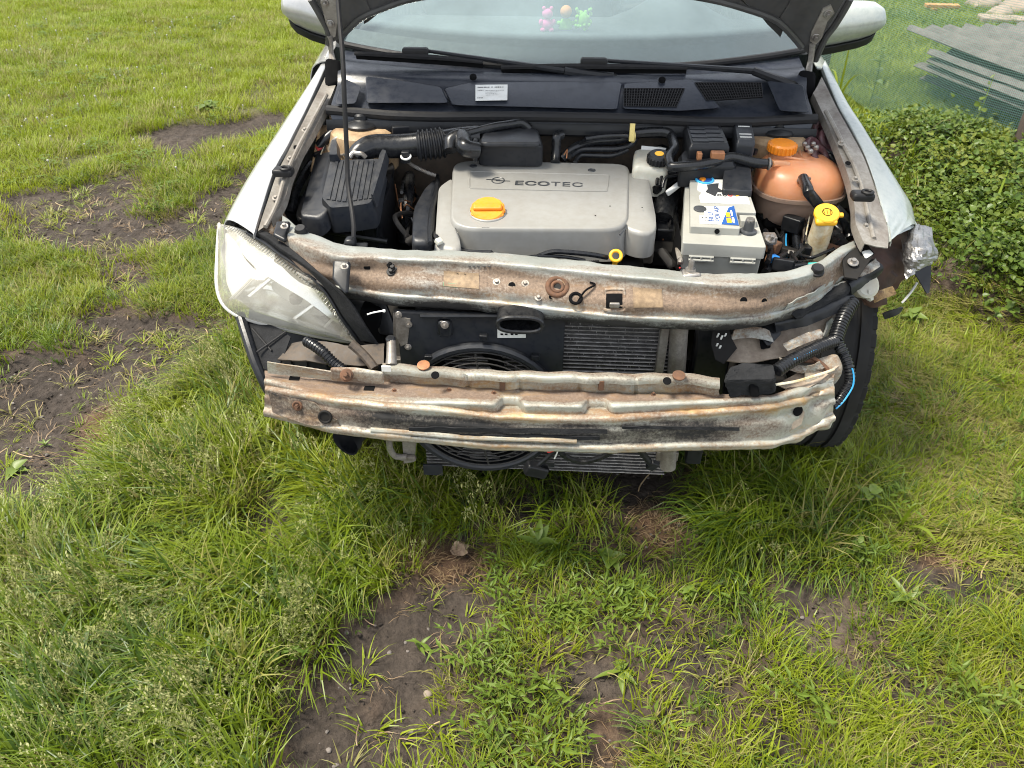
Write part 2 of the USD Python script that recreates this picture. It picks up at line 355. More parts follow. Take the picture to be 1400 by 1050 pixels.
mat('tower', (0.38, 0.27, 0.155), (0.20, 0.125, 0.065), 24, rough=0.6, bump=0.3, bscale=80, dust=0.5, dustcol=(0.12, 0.08, 0.05))
mat('inner_beige', (0.34, 0.285, 0.22), (0.19, 0.145, 0.105), 18, rough=0.6, bump=0.3, bscale=80, dust=0.5, dustcol=(0.11, 0.075, 0.05))
mat('foam', (0.009, 0.0095, 0.0105), (0.016, 0.0165, 0.018), 40, spec=0.2, rough=0.9, bump=0.9, bscale=260, dust=0.35, dustcol=(0.03, 0.03, 0.03))
mat('burgundy', (0.085, 0.022, 0.030), (0.05, 0.016, 0.020), 20, rough=0.5, dust=0.3)
mat('tape', (0.34, 0.34, 0.335), (0.17, 0.165, 0.16), 30, rough=0.34, metallic=0.85, bump=0.6, bscale=90, rvar=0.1)
mat('brass', (0.62, 0.50, 0.20), rough=0.35, metallic=0.8)
mat('copper', (0.34, 0.14, 0.055), (0.22, 0.09, 0.04), 60, rough=0.5, metallic=0.4, dust=0.3)
mat('dash', (0.035, 0.037, 0.040), (0.045, 0.047, 0.05), 6, rough=0.7)
mat('seat', (0.06, 0.063, 0.068), (0.085, 0.09, 0.095), 20, rough=0.9)
mat('toy_pink', (0.80, 0.12, 0.38), (0.70, 0.09, 0.30), 40, rough=0.8, bump=0.5, bscale=300)
mat('toy_orange', (0.85, 0.30, 0.08), (0.75, 0.24, 0.06), 40, rough=0.8)
mat('toy_green', (0.28, 0.58, 0.05), (0.18, 0.42, 0.04), 40, rough=0.8, bump=0.5, bscale=300)
mat('blue_clip', (0.02, 0.22, 0.62), rough=0.4)
mat('teal_clip', (0.05, 0.42, 0.38), rough=0.4)
mat('cyan_stripe', (0.03, 0.30, 0.62), rough=0.4)
mat('red_wire', (0.5, 0.02, 0.02), rough=0.45)
mat('hood_under', (0.050, 0.050, 0.050), (0.028, 0.028, 0.027), 12, rough=0.5, metallic=0.2, bump=0.2, bscale=60, dust=0.4, dustcol=(0.085, 0.075, 0.062))
mat('reflector', (0.78, 0.78, 0.76), (0.70, 0.70, 0.67), 10, rough=0.20, metallic=0.95, rvar=0.05)
mat('lens_back', (0.46, 0.45, 0.42), (0.38, 0.37, 0.34), 12, rough=0.4, metallic=0.3)
mat('wood', (0.40, 0.22, 0.07), (0.30, 0.15, 0.05), 14, rough=0.75, bump=0.3)
mat('post_wood', (0.085, 0.062, 0.050), (0.050, 0.038, 0.032), 30, rough=0.85, bump=0.6, bscale=90)
mat('slate', (0.125, 0.112, 0.104), (0.07, 0.064, 0.060), 9, rough=0.9, bump=0.6, bscale=120, dust=0.5, dustcol=(0.055, 0.052, 0.05))
mat('stone', (0.27, 0.21, 0.165), (0.19, 0.15, 0.12), 9, rough=0.9, bump=0.5, bscale=60, dust=0.4)
mat('pebble', (0.15, 0.13, 0.115), (0.08, 0.07, 0.062), 60, rough=0.85, bump=0.3)
mat('net', (0.12, 0.23, 0.20), (0.15, 0.27, 0.24), 6, rough=0.6)
mat('twig', (0.13, 0.085, 0.055), (0.30, 0.22, 0.14), 30, rough=0.9)
mat('straw', (0.44, 0.34, 0.19), (0.30, 0.21, 0.11), 30, rough=0.8)

# soiled bare metal: primvar "wear" = (dirt, rust, soot) where the dirt really lies, broken up by noise
def worn(name, base, base2, dirt, dirt2, metallic=0.35, rough=0.42):
    N = {'g': ('geometry', {}), 'a': ('attribute', {'attribute': 'wear'}), 's': ('separate_color', {'color_type': 'rgb'}),
         'mp': ('mapping', {'scale': (0.30, 1.0, 1.0)}),
         'n1': ('noise_texture', {'scale': 24, 'detail': 8, 'roughness': 0.62}), 'n2': ('noise_texture', {'scale': 30, 'detail': 9, 'roughness': 0.66}),
         'n3': ('noise_texture', {'scale': 9, 'detail': 5, 'roughness': 0.6}), 'n4': ('noise_texture', {'scale': 170, 'detail': 5, 'roughness': 0.75}), 'w4': ('math', {'math_type': 'multiply_add', 'value2': 0.55, 'value3': -0.275}),
         'cb': ('rgb_ramp', {'ramp': [(0.35, base), (0.65, base2)]}), 'cd': ('rgb_ramp', {'ramp': [(0.3, dirt), (0.7, dirt2)]}), 'cr': ('rgb_ramp', {'ramp': [(0.32, (0.40, 0.27, 0.12)), (0.5, (0.22, 0.125, 0.055)), (0.68, (0.11, 0.058, 0.032))]})}
    K = [('g.position', 'mp.vector'), ('mp.vector', 'n1.vector'), ('mp.vector', 'n2.vector'), ('g.position', 'n3.vector'), ('a.color', 's.color'),
         ('g.position', 'n4.vector'), ('n4.fac', 'w4.value1'), ('n3.fac', 'cb.fac'), ('n4.fac', 'cd.fac'), ('n1.fac', 'cr.fac')]
    prev = 'cb.color'
    for i, (ch, colr, nz) in enumerate((('r', 'cd.color', 'n1'), ('g', 'cr.color', 'n2'), ('b', None, 'n1'))):
        N[f'ad{i}'] = ('math', {'math_type': 'add'}); N[f'ae{i}'] = ('math', {'math_type': 'add'}); N[f'mr{i}'] = ('map_range', {'from_min': 0.76, 'from_max': 1.10, 'to_min': 0, 'to_max': 1, 'clamp': True})
        N[f'mx{i}'] = ('mix', {'mix_type': 'mix', 'color2': (0.012, 0.0112, 0.0105)})
        K += [(f's.{ch}', f'ad{i}.value1'), (f'{nz}.fac', f'ad{i}.value2'), (f'ad{i}.value', f'ae{i}.value1'), ('w4.value', f'ae{i}.value2'), (f'ae{i}.value', f'mr{i}.value'), (f'mr{i}.result', f'mx{i}.fac'), (prev, f'mx{i}.color1')]
        if colr: K.append((colr, f'mx{i}.color2'))
        prev = f'mx{i}.color'
    N['mm'] = ('math', {'math_type': 'multiply_add', 'value2': -metallic, 'value3': metallic}); N['rr'] = ('math', {'math_type': 'multiply_add', 'value2': 0.35, 'value3': rough})
    N['b'] = ('bump', {'strength': 0.35, 'distance': 0.0025}); N['p'] = ('principled_bsdf', {})
    K += [('mr0.result', 'mm.value1'), ('mm.value', 'p.metallic'), ('mr0.result', 'rr.value1'), ('rr.value', 'p.roughness'), ('n4.fac', 'b.height'), ('b.normal', 'p.normal'), (prev, 'p.base_color')]
    return mk(name, N, K, 'p.BSDF')
worn('panel_metal', (0.32, 0.335, 0.315), (0.24, 0.25, 0.225), (0.22, 0.155, 0.105), (0.075, 0.052, 0.038))
worn('beam_metal', (0.36, 0.36, 0.31), (0.27, 0.268, 0.225), (0.185, 0.13, 0.092), (0.070, 0.050, 0.038))

# window glass with a film of dust and condensation
mk('windscreen_glass', {'g': ('geometry', {}), 'n': ('noise_texture', {'scale': 5, 'detail': 4}), 'n2': ('noise_texture', {'scale': 160, 'detail': 2}),
    'sx': ('separate_xyz', {}), 'zr': ('map_range', {'from_min': 1.022, 'from_max': 1.036, 'to_min': 0.05, 'to_max': 0.20, 'clamp': True}),
    'mr': ('map_range', {'from_min': 0.3, 'from_max': 0.7, 'to_min': 0.75, 'to_max': 1.15}), 'mu': ('math', {'math_type': 'multiply'}),
    'fr': ('fresnel', {'IOR': 1.65}), 'tr': ('transparent_bsdf', {'color': (0.78, 0.90, 0.88)}), 'gl': ('glossy_bsdf', {'roughness': 0.02, 'color': (0.95, 1, 1)}),
    'df': ('diffuse_bsdf', {'color': (0.50, 0.67, 0.71)}), 'm1': ('mix_closure', {}), 'm2': ('mix_closure', {})},
   [('g.position', 'n.vector'), ('g.position', 'n2.vector'), ('g.position', 'sx.vector'), ('sx.z', 'zr.value'), ('n.fac', 'mr.value'), ('mr.result', 'mu.value1'), ('zr.result', 'mu.value2'),
    ('mu.value', 'm1.fac'), ('tr.BSDF', 'm1.closure1'), ('df.BSDF', 'm1.closure2'), ('fr.fac', 'm2.fac'), ('m1.closure', 'm2.closure1'), ('gl.BSDF', 'm2.closure2')], 'm2.closure')
mk('side_glass', {'lw': ('layer_weight', {'blend': 0.35}), 'fr': ('math', {'math_type': 'multiply_add', 'value2': 0.55, 'value3': 0.04}), 'tr': ('transparent_bsdf', {'color': (0.6, 0.68, 0.67)}), 'gl': ('glossy_bsdf', {'roughness': 0.02}), 'm': ('mix_closure', {})},
   [('lw.facing', 'fr.value1'), ('fr.value', 'm.fac'), ('tr.BSDF', 'm.closure1'), ('gl.BSDF', 'm.closure2')], 'm.closure')
mk('lens', {'g': ('geometry', {}), 'n': ('noise_texture', {'scale': 12, 'detail': 5}), 'mr': ('map_range', {'from_min': 0.3, 'from_max': 0.75, 'to_min': 0.16, 'to_max': 0.36}),
    'fr': ('fresnel', {'IOR': 1.5}), 'tr': ('transparent_bsdf', {'color': (0.95, 0.95, 0.92)}), 'gl': ('glossy_bsdf', {'roughness': 0.09}), 'df': ('diffuse_bsdf', {'color': (0.60, 0.57, 0.48)}), 'm1': ('mix_closure', {}), 'm2': ('mix_closure', {})},
   [('g.position', 'n.vector'), ('n.fac', 'mr.value'), ('mr.result', 'm1.fac'), ('tr.BSDF', 'm1.closure1'), ('df.BSDF', 'm1.closure2'), ('fr.fac', 'm2.fac'), ('m1.closure', 'm2.closure1'), ('gl.BSDF', 'm2.closure2')], 'm2.closure')

# leaves and grass: tone by place and by blade, light passes through
def leaf(name, c1, c2, c3=None, scale=1.3, trans=0.35, rough=0.5, spec=0.35):
    c3 = c3 or tuple(0.8*a for a in c1)
    return mk(name, {'g': ('geometry', {}), 'n': ('noise_texture', {'scale': scale, 'detail': 3}), 'r': ('rgb_ramp', {'ramp': [(0.32, c1), (0.68, c2)]}),
        'rp': ('rgb_ramp', {'ramp': [(0.0, c3), (0.25, (0, 0, 0)), (1.0, (0, 0, 0))]}),
        'hs': ('hsv', {'saturation': 1.0}), 'mv': ('map_range', {'from_min': 0, 'from_max': 1, 'to_min': 0.68, 'to_max': 1.34}), 'mh': ('map_range', {'from_min': 0, 'from_max': 1, 'to_min': 0.485, 'to_max': 0.515}),
        'p': ('principled_bsdf', {'roughness': rough, 'specular_ior_level': spec}), 't': ('translucent_bsdf', {}), 'm': ('mix_closure', {'fac': trans})},
       [('g.position', 'n.vector'), ('n.fac', 'r.fac'), ('r.color', 'hs.color'), ('g.random_per_island', 'mv.value'), ('mv.result', 'hs.value'), ('g.random_per_island', 'mh.value'), ('mh.result', 'hs.hue'),
        ('hs.color', 'p.base_color'), ('hs.color', 't.color'), ('p.BSDF', 'm.closure1'), ('t.BSDF', 'm.closure2')], 'm.closure')
leaf('grass_lush', (0.136, 0.240, 0.012), (0.250, 0.335, 0.018), rough=0.42)
leaf('grass_lawn', (0.225, 0.345, 0.016), (0.325, 0.425, 0.024), scale=0.9)
leaf('grass_pale', (0.28, 0.30, 0.065), (0.35, 0.33, 0.11), scale=2.0, trans=0.25)
leaf('grass_dark', (0.070, 0.150, 0.020), (0.115, 0.205, 0.026), rough=0.42)
leaf('grass_dry', (0.40, 0.31, 0.16), (0.30, 0.21, 0.10), trans=0.2)
leaf('seed_head', (0.36, 0.40, 0.14), (0.42, 0.43, 0.18), trans=0.3)
leaf('herb', (0.090, 0.180, 0.022), (0.140, 0.225, 0.028), trans=0.25, rough=0.5, spec=.25)
leaf('weed_leaf', (0.120, 0.215, 0.030), (0.16, 0.25, 0.04), trans=0.3, rough=0.42)
leaf('ivy_leaf', (0.075, 0.150, 0.016), (0.180, 0.235, 0.028), scale=3, trans=0.3, rough=0.5, spec=0.3)
leaf('clover_flower', (0.62, 0.62, 0.52), (0.7, 0.7, 0.6), trans=0.3)

# soil: dark damp earth, paler where dried, litter tint by primvar-free noise
mk('soil', {'g': ('geometry', {}), 'n1': ('noise_texture', {'scale': 2.2, 'detail': 6, 'roughness': 0.6}), 'n2': ('noise_texture', {'scale': 38, 'detail': 8, 'roughness': 0.72}), 'v': ('voronoi_texture', {'scale': 75}),
    'a': ('attribute', {'attribute': 'ground'}), 's': ('separate_color', {'color_type': 'rgb'}),
    'r1': ('rgb_ramp', {'ramp': [(0.3, (0.034, 0.027, 0.022)), (0.55, (0.058, 0.046, 0.037)), (0.75, (0.105, 0.083, 0.064))]}),
    'r2': ('rgb_ramp', {'ramp': [(0.3, (0.5,)*3), (0.7, (1.45,)*3)]}), 'mu': ('mix', {'mix_type': 'multiply', 'fac': 1.0}),
    'lit': ('rgb_ramp', {'ramp': [(0.3, (0.060, 0.033, 0.021)), (0.55, (0.13, 0.078, 0.045)), (0.75, (0.26, 0.18, 0.10))]}), 'mx': ('mix', {}),
    'gr': ('rgb_ramp', {'ramp': [(0.3, (0.060, 0.085, 0.016)), (0.7, (0.10, 0.12, 0.028))]}), 'mg': ('mix', {}),
    'b': ('bump', {'strength': 1.0, 'distance': 0.018}), 'ad': ('math', {'math_type': 'multiply_add', 'value2': -0.25}),
    'p': ('principled_bsdf', {'roughness': 0.9, 'specular_ior_level': 0.25})},
   [('g.position', 'n1.vector'), ('g.position', 'n2.vector'), ('g.position', 'v.vector'), ('n1.fac', 'r1.fac'), ('n2.fac', 'r2.fac'), ('r1.color', 'mu.color1'), ('r2.color', 'mu.color2'),
    ('a.color', 's.color'), ('s.r', 'mx.fac'), ('mu.color', 'mx.color1'), ('n2.fac', 'lit.fac'), ('lit.color', 'mx.color2'), ('s.g', 'mg.fac'), ('mx.color', 'mg.color1'), ('n2.fac', 'gr.fac'), ('gr.color', 'mg.color2'), ('mg.color', 'p.base_color'),
    ('v.distance', 'ad.value1'), ('n2.fac', 'ad.value3'), ('ad.value', 'b.height'), ('b.normal', 'p.normal')], 'p.BSDF')
L = LOOK

# ================================================================ THE CAR (origin at its middle on the ground; nose towards -y)
X0 = -0.02
car = thing('car', 'silver hatchback without its front bumper, bonnet propped open over the engine', 'car', (X0, 1.9, 0))
def wear(fn): return {'wear': fn}
def near_rows(rows):                                              # wear values given per row of a sheet
    pass

# ---- bodywork behind the engine bay
def zshoulder(y): return np.interp(y, [1.1, 2.0, 3.2, 3.9], [0.95, 0.97, 0.985, 0.97])
def arch(y, cy, r=0.345): 
    d = r*r-(y-cy)**2; return 0.30+math.sqrt(d) if d > 0 else 0.0
ys = np.r_[1.10, np.linspace(1.2, 2.85, 9), np.linspace(2.92, 3.62, 15), 3.75, 3.92]
for s in (-1, 1):
    rows = []
    for y in ys:
        w = np.interp(y, [1.1, 1.6, 3.0, 3.6, 3.92], [0.79, 0.835, 0.835, 0.79, 0.68]); lowz = max(0.24, arch(y, 3.27))
        zs = zshoulder(y)
        rows.append([(X0+s*(w-0.07), y, zs), (X0+s*(w-0.02), y, zs-0.02), (X0+s*w, y, zs-0.14), (X0+s*(w+0.005), y, max(0.55, lowz+0.05)), (X0+s*(w-0.01), y, lowz+0.02), (X0+s*(w-0.04), y, lowz)])
    obj('side_panel', skin(rows, 0.003, 2, 3, flip=s > 0), L['paint' if s < 0 else 'paint_green'], car, label='silver flank with doors, %s side in the photo' % ('left' if s < 0 else 'right'))
    # door shut lines and handle
    for yy in (1.28, 2.30):
        obj('door_seam', tube([(X0+s*(np.interp(yy, [1.1, 1.6, 3.0], [0.79, 0.835, 0.835])+0.0005), yy, z) for z in (0.82, 0.62, 0.34)], 0.0025, 6), L['rubber'], car)
    obj('door_handle', put(rbox((0.03, 0.16, 0.03), 0.012), (X0+s*0.842, 2.12, 0.84)), L['black_plastic'], car)
    # greenhouse: A pillar, cant rail, glass, pillars
    A0, A1 = (X0+s*0.715, 1.22, 0.975), (X0+s*0.56, 1.84, 1.36)
    obj('windscreen_pillar', tube([A0, (X0+s*0.655, 1.5, 1.165), A1], [0.022, 0.028, 0.03], 10), L['paint'], car)
    rail = [A1, (X0+s*0.57, 2.4, 1.41), (X0+s*0.565, 3.0, 1.38), (X0+s*0.55, 3.5, 1.25), (X0+s*0.6, 3.85, 0.98)]
    obj('roof_rail', tube(rail, 0.03, 10), L['paint'], car)
    gl = [[(X0+s*0.76, y, zshoulder(y)-0.005) for y in (1.3, 1.9, 2.5, 3.1, 3.6)], [(X0+s*(0.575 if i else 0.73), y, z) for i, (y, z) in enumerate(((1.36, 1.03), (1.95, 1.35), (2.5, 1.385), (3.05, 1.355), (3.5, 1.2)))]]
    obj('side_window', skin(gl, 0.004, 3, 3, flip=s < 0), L['side_glass'], car)
    obj('door_pillar', tube([(X0+s*0.757, 2.3, 0.965), (X0+s*0.577, 2.38, 1.395)], 0.024, 8), L['black_plastic'], car)
roof = [[(X0+k*0.56, y, z+0.035*(1-abs(k)**2)) for k in (-1, -0.6, 0, 0.6, 1)] for y, z in ((1.84, 1.37), (2.3, 1.415), (2.8, 1.41), (3.3, 1.345), (3.52, 1.265))]
obj('roof', skin(roof, 0.004, 3, 3), L['paint'], car)
rearg = [[(X0+k*a, y+0.05*(1-k*k), z) for k in (-1, -0.5, 0, 0.5, 1)] for y, z, a in ((3.55, 1.26, 0.54), (3.86, 0.98, 0.62))]
obj('rear_window', skin(rearg, 0.004, 2, 3), L['side_glass'], car)
tail = [[(X0+k*a, y+0.06*(1-k*k), z) for k in (-1, -0.6, 0, 0.6, 1)] for y, z, a in ((3.86, 0.98, 0.63), (3.94, 0.8, 0.67), (3.98, 0.55, 0.68), (3.96, 0.27, 0.66))]
obj('tailgate', skin(tail, 0.004, 3, 3), L['paint'], car)
obj('floor_pan', box((1.34, 2.75, 0.05), (X0, 2.5, 0.24)), L['bay_dark'], car)

# ---- windscreen, dash, cabin
def wsrow(t):
    out = []
    for k in np.linspace(-1, 1, 9):
        base = np.array([X0+k*0.70, 1.00+0.20*k*k, 0.972+0.012*k*k]); top = np.array([X0+k*0.555, 1.76+0.16*k*k, 1.375-0.005*k*k])
        p = base+(top-base)*t; p[2] += 0.03*math.sin(math.pi*t)*(1-0.5*k*k); out.append(p)
    return out
ws = skin([wsrow(t) for t in (0, 0.2, 0.4, 0.6, 0.8, 1)], 0, 3, 3, flip=True)
obj('windscreen', ws, L['windscreen_glass'], car, smooth=True)
frit = skin([wsrow(0.002), wsrow(0.075)], 0, 2, 3); frit.vertices = frit.vertices+np.array([0, 0.004, -0.004])
obj('windscreen_border', frit, L['dash'], car)
obj('windscreen_seal', tube(np.array(wsrow(0))+np.array([0, -0.006, -0.004]), 0.009, 8), L['rubber'], car)
obj('windscreen_seal', tube([np.array(wsrow(t))[0]+np.array([-0.006, -0.004, 0.002]) for t in (0, 0.3, 0.7, 1)], 0.011, 8), L['rubber'], car)
obj('windscreen_seal', tube([np.array(wsrow(t))[-1]+np.array([0.006, -0.004, 0.002]) for t in (0, 0.3, 0.7, 1)], 0.011, 8), L['rubber'], car)
dash = []
for y, z in ((1.16, 0.90), (1.22, 0.965), (1.36, 0.985), (1.52, 0.995), (1.62, 0.96), (1.66, 0.80), (1.64, 0.45)):
    row = []
    for k in np.linspace(-1, 1, 21):
        b = 0.075*math.exp(-((k-0.50)/0.2)**4)*math.exp(-((y-1.56)/0.14)**2); row.append((X0+k*0.68, y+0.05*k*k*(y < 1.3), z+b))
    dash.append(row)
dsh = obj('dashboard', skin(dash, 0.01, 3, 1), L['dash'], car)
sw = put(ring(0.185, 0.016, 40, 10), axis=(0, -0.42, -0.9))
wheel_c = np.array([0.335, 1.80, 0.985])
swm = cat_([put(ring(0.185, 0.016, 40, 10), wheel_c, (0, 0.88, 0.47)), put(rbox((0.15, 0.12, 0.05), 0.02), wheel_c, (0, 0.88, 0.47))] + [tube([wheel_c, wheel_c+frame((0, .88, .47))[:3, :3] @ np.array([0.18*math.cos(a), 0.18*math.sin(a), 0])], 0.014, 8) for a in (0.1, math.pi-0.1, -math.pi/2)])
obj('steering_wheel', swm, L['rubber'], car)
for sx in (-0.36, 0.34):
    st = obj('front_seat', cat_([hull([(sx+a*0.2, 2.2+b*0.05, z) for a in (-1, 1) for b, z in ((-1, 0.5), (1, 0.5), (2, 0.98), (3.2, 0.96))], 0.06, 12), hull([(sx+a*0.2, y, 0.46) for a in (-1, 1) for y in (1.85, 2.25)], 0.07, 12)]), L['seat'], car)
    obj('headrest', put(rbox((0.26, 0.1, 0.18), 0.045, 12), (sx, 2.38, 1.12), rx=-0.2), L['seat'], st)
obj('rear_bench', hull([(X0+a*0.55, y, z) for a in (-1, 1) for y, z in ((2.9, 0.5), (3.3, 0.5), (3.4, 0.95))], 0.06, 10), L['seat'], car)

# ---- cowl (plastic tray below the windscreen), its seal and grilles
kx = np.linspace(-1, 1, 33)
def cowl_row(ya, za, curve, w, bump=0.0, up=0.0):
    r = []
    for k in kx:
        m = max(0, 1-abs((k+0.03)/0.40)**6) if abs(k+0.03) < 0.40 else 0
        r.append((X0+k*w, ya+curve*k*k, za+bump*m+up*k*k))
    return r
cowl = [cowl_row(0.805, 0.872, 0.0, 0.645), cowl_row(0.812, 0.888, 0.0, 0.65), cowl_row(0.845, 0.903, 0.01, 0.655, 0.010), cowl_row(0.905, 0.925, 0.05, 0.66, 0.016), cowl_row(0.925, 0.950, 0.07, 0.665, 0.004), cowl_row(0.955, 0.960, 0.12, 0.675, 0.002), cowl_row(0.965, 0.955, 0.14, 0.68), cowl_row(0.995, 0.964, 0.19, 0.685)]
cw = obj('cowl_panel', skin(cowl, 0.004, 3, 2, su=True), L['cowl_plastic'], car, smooth=40)
obj('bulkhead_seal', tube([(X0+k*0.66, 0.802-0.015*math.cos(k*3)-0.004*math.cos(9*k), 0.893+0.006*math.cos(5*k)) for k in np.linspace(-1, 1, 15)], 0.0135, 10, 6), L['rubber'], car)
obj('bulkhead_flange', skin([[(X0+k*0.66, 0.80, 0.875) for k in (-1, -.3, .3, 1)], [(X0+k*0.66, 0.795, 0.85) for k in (-1, -.3, .3, 1)], [(X0+k*0.66, 0.83, 0.838) for k in (-1, -.3, .3, 1)]], 0.003, 3, 3), L['black_plastic'], car)
def cowl_plane(px, py, lift=0.0):                                   # onto the sloping tray
    return PL(px, py, (0, 0.86, 0.914+lift), (0, -0.34, 0.94))
def grille(corners, nx, ny, lift):
    c = [cowl_plane(*q, lift=lift) for q in corners]; out = []
    a, b, d, e = c
    for i in range(nx+1):
        t = i/nx; out.append(tube([a+(b-a)*t, e+(d-e)*t], 0.0012, 4, 1))
    for j in range(ny+1):
        t = j/ny; out.append(tube([a+(e-a)*t, b+(d-b)*t], 0.0012, 4, 1))
    back = plate([q-np.array([0, 0, 0.001]) for q in c], (0, -0.34, 0.94), 0.003)
    g = obj('cowl_grille', back, L['ink'], cw); obj('grille_mesh', out, L['rubber'], cw)
grille([(853, 121), (936, 121), (925, 146), (853, 145)], 22, 7, 0.019)
grille([(950, 113), (1041, 113), (1043, 132), (966, 137)], 24, 6, 0.019)
grille([(467, 112), (490, 124), (486, 136), (464, 139)], 9, 5, 0.012)
grille([(1065, 139), (1096, 139), (1094, 150), (1072, 151)], 9, 4, 0.012)
for q in ((647, 106), (905, 110)):
    obj('cowl_clip', put(lathe([(0, 0), (0.010, 0), (0.010, 0.004), (0.006, 0.009), (0, 0.009)], 14), P(*q, y=0.925), (0, -0.6, 0.8)), L['ink'], cw)
stc = [cowl_plane(*q, lift=0.024) for q in ((650, 116), (694, 115.5), (693.5, 136.5), (650, 137.5))]
lab = obj('paper_label', plate(stc, (0, -0.34, 0.94), 0.001), L['label_white'], cw, label='white printed paper label')
nrm = np.array([0, -0.34, 0.94]); xd = stc[1]-stc[0]
pr_ = random.Random(4)                                            # print too small to read: rows of little strokes
def print_row(u0, u1, v, h, wd):
    out = []; u = u0
    while u < u1:
        w_ = pr_.uniform(.6, 1.5)*wd; o = stc[0]+(stc[1]-stc[0])*u+(stc[3]-stc[0])*v+nrm*0.0006; out.append(put(rbox((w_*.07, h*pr_.uniform(.7, 1.2), .0005), .0002, 4), o, nrm)); u += w_+.012*(pr_.random() < .2)
    obj('printed_line', out, L['print_ink'], lab, smooth=False, kind='stuff')
for u0, u1, v, h, wd in ((.07, .44, .17, .0036, .016), (.50, .55, .17, .0036, .016), (.60, .86, .17, .0036, .016), (.07, .26, .36, .0028, .014), (.31, .88, .37, .0014, .010), (.31, .70, .48, .0010, .009), (.31, .68, .58, .0010, .009), (.31, .70, .67, .0010, .009), (.07, .24, .84, .0028, .014)): print_row(u0, u1, v, h, wd)
# raised panels moulded into the tray
for pts in ([(618, 144), (606, 121), (640, 113), (700, 112), (852, 112), (845, 150), (700, 146)], [(852, 114), (942, 108), (962, 112), (985, 148), (930, 152), (850, 149)], [(1048, 110), (1098, 116), (1106, 154), (1066, 152)], [(468, 106), (494, 118), (486, 142), (458, 143)], [(500, 104), (555, 111), (604, 119), (614, 141), (500, 141)]):
    lv = [[cowl_plane(a, b, l) for a, b in pts] for l in (.004, .0145, .0175)]; c_ = np.mean(lv[2], 0); lv[2] = [c_+(p-c_)*.97 for p in lv[2]]; lv[1] = [c_+(p-c_)*.985 for p in lv[1]]
    obj('moulded_panel', blockloft(lv, round_=.01), L['cowl_plastic'], cw, smooth=25)
# ---- wipers
def wiper(piv, elbow, tip, blade0, blade1, hold):
    w = obj('wiper_arm', cat_([put(lathe([(0, 0), (0.02, 0), (0.019, 0.018), (0.010, 0.026), (0, 0.026)], 18), piv+np.array([0, 0, -0.016]), (0, -0.4, 0.9)), tube([piv, elbow], [0.013, 0.011], 8, 4), tube([elbow, tip], [0.0085, 0.005], 8, 4)]), L['black_plastic'], car)
    obj('wiper_blade', cat_([tube([blade0, (blade0+blade1)/2+np.array([0, 0, 0.004]), blade1], [0.006, 0.0085, 0.005], 6), put(rbox((0.075, 0.026, 0.02), 0.007), hold)]), L['rubber'], w)
    obj('wiper_rubber', skin([[blade0+np.array([0, 0.012, -0.004]), blade1+np.array([0, 0.012, -0.004])], [blade0+np.array([0, 0.016, -0.018]), blade1+np.array([0, 0.016, -0.018])]], 0.003, 1, 4), L['ink'], w)
def wsP(px, py, lift=0.02): return PL(px, py, (0, 1.0, 0.972+lift), (0, -0.466, 0.885))
wiper(wsP(838, 106, 0.0), wsP(772, 97, 0.02), wsP(580, 69, 0.025), wsP(485, 73), wsP(660, 85), wsP(568, 70, 0.03))
wiper(wsP(1085, 118, 0.0), wsP(1030, 97, 0.02), wsP(815, 82, 0.025), wsP(685, 92), wsP(940, 93), wsP(812, 84, 0.03))

# ---- fenders
def fender(I, O, name, m, s, dent=None, arch_lo=True, lab=None):
    I, O = P3(I), P3(O)
    n = len(I); rows = []
    for a, b in zip(I, O):
        mid = (a+b)/2+np.array([0, 0, 0.012]); y = b[1]
        lz = max(0.30, arch(y, 0.66, 0.35)); z0 = b[2]
        rows.append([a+np.array([0, 0, -0.012]), a, mid, b, b+np.array([s*0.012, 0, -0.045]), (b[0]+s*0.03, y, z0*0.5+0.5*max(lz, 0.5)), (b[0]+s*0.022, y+0.0, min(lz, z0-0.12)), (b[0]-s*0.005, y, min(lz, z0-0.12)+0.004)])
    return obj(name, skin(rows, 0.0025, 5, 4, flip=s < 0, dent=dent), L[m], car, smooth=50, label=lab)
IL = [(347, 320, .760), (360, 277, .795), (374, 234, .828), (396, 193, .862), (418, 150, .893), (438, 108, .925), (453, 72, .955)]
OL = [(307, 303, .745), (325, 267, .778), (348, 228, .808), (375, 187, .842), (402, 146, .873), (428, 107, .910), (447, 76, .945)]
fender(IL, OL, 'fender', 'paint', -1, lab='smooth silver front fender above the headlight')
IR = [(1216, 330, .745), (1212, 302, .765), (1200, 262, .800), (1184, 216, .845), (1164, 177, .885), (1143, 138, .92), (1124, 92, .957)]
OR = [(1253, 309, .715), (1247, 283, .745), (1232, 256, .780), (1210, 222, .825), (1184, 180, .872), (1156, 136, .908), (1129, 86, .948)]
def crumple(G):
    w = np.clip((0.62-G[..., 1])/0.28, 0, 1)*np.clip((G[..., 0]-0.64)/0.05, 0, 1)
    return w*((meshkit.fbm(G*np.array([26, 26, 26]), 3, 4)-0.5)*0.045)
fr = fender(IR, OR, 'fender', 'paint_green', 1, dent=crumple, lab='crumpled pale fender patched with foil tape')
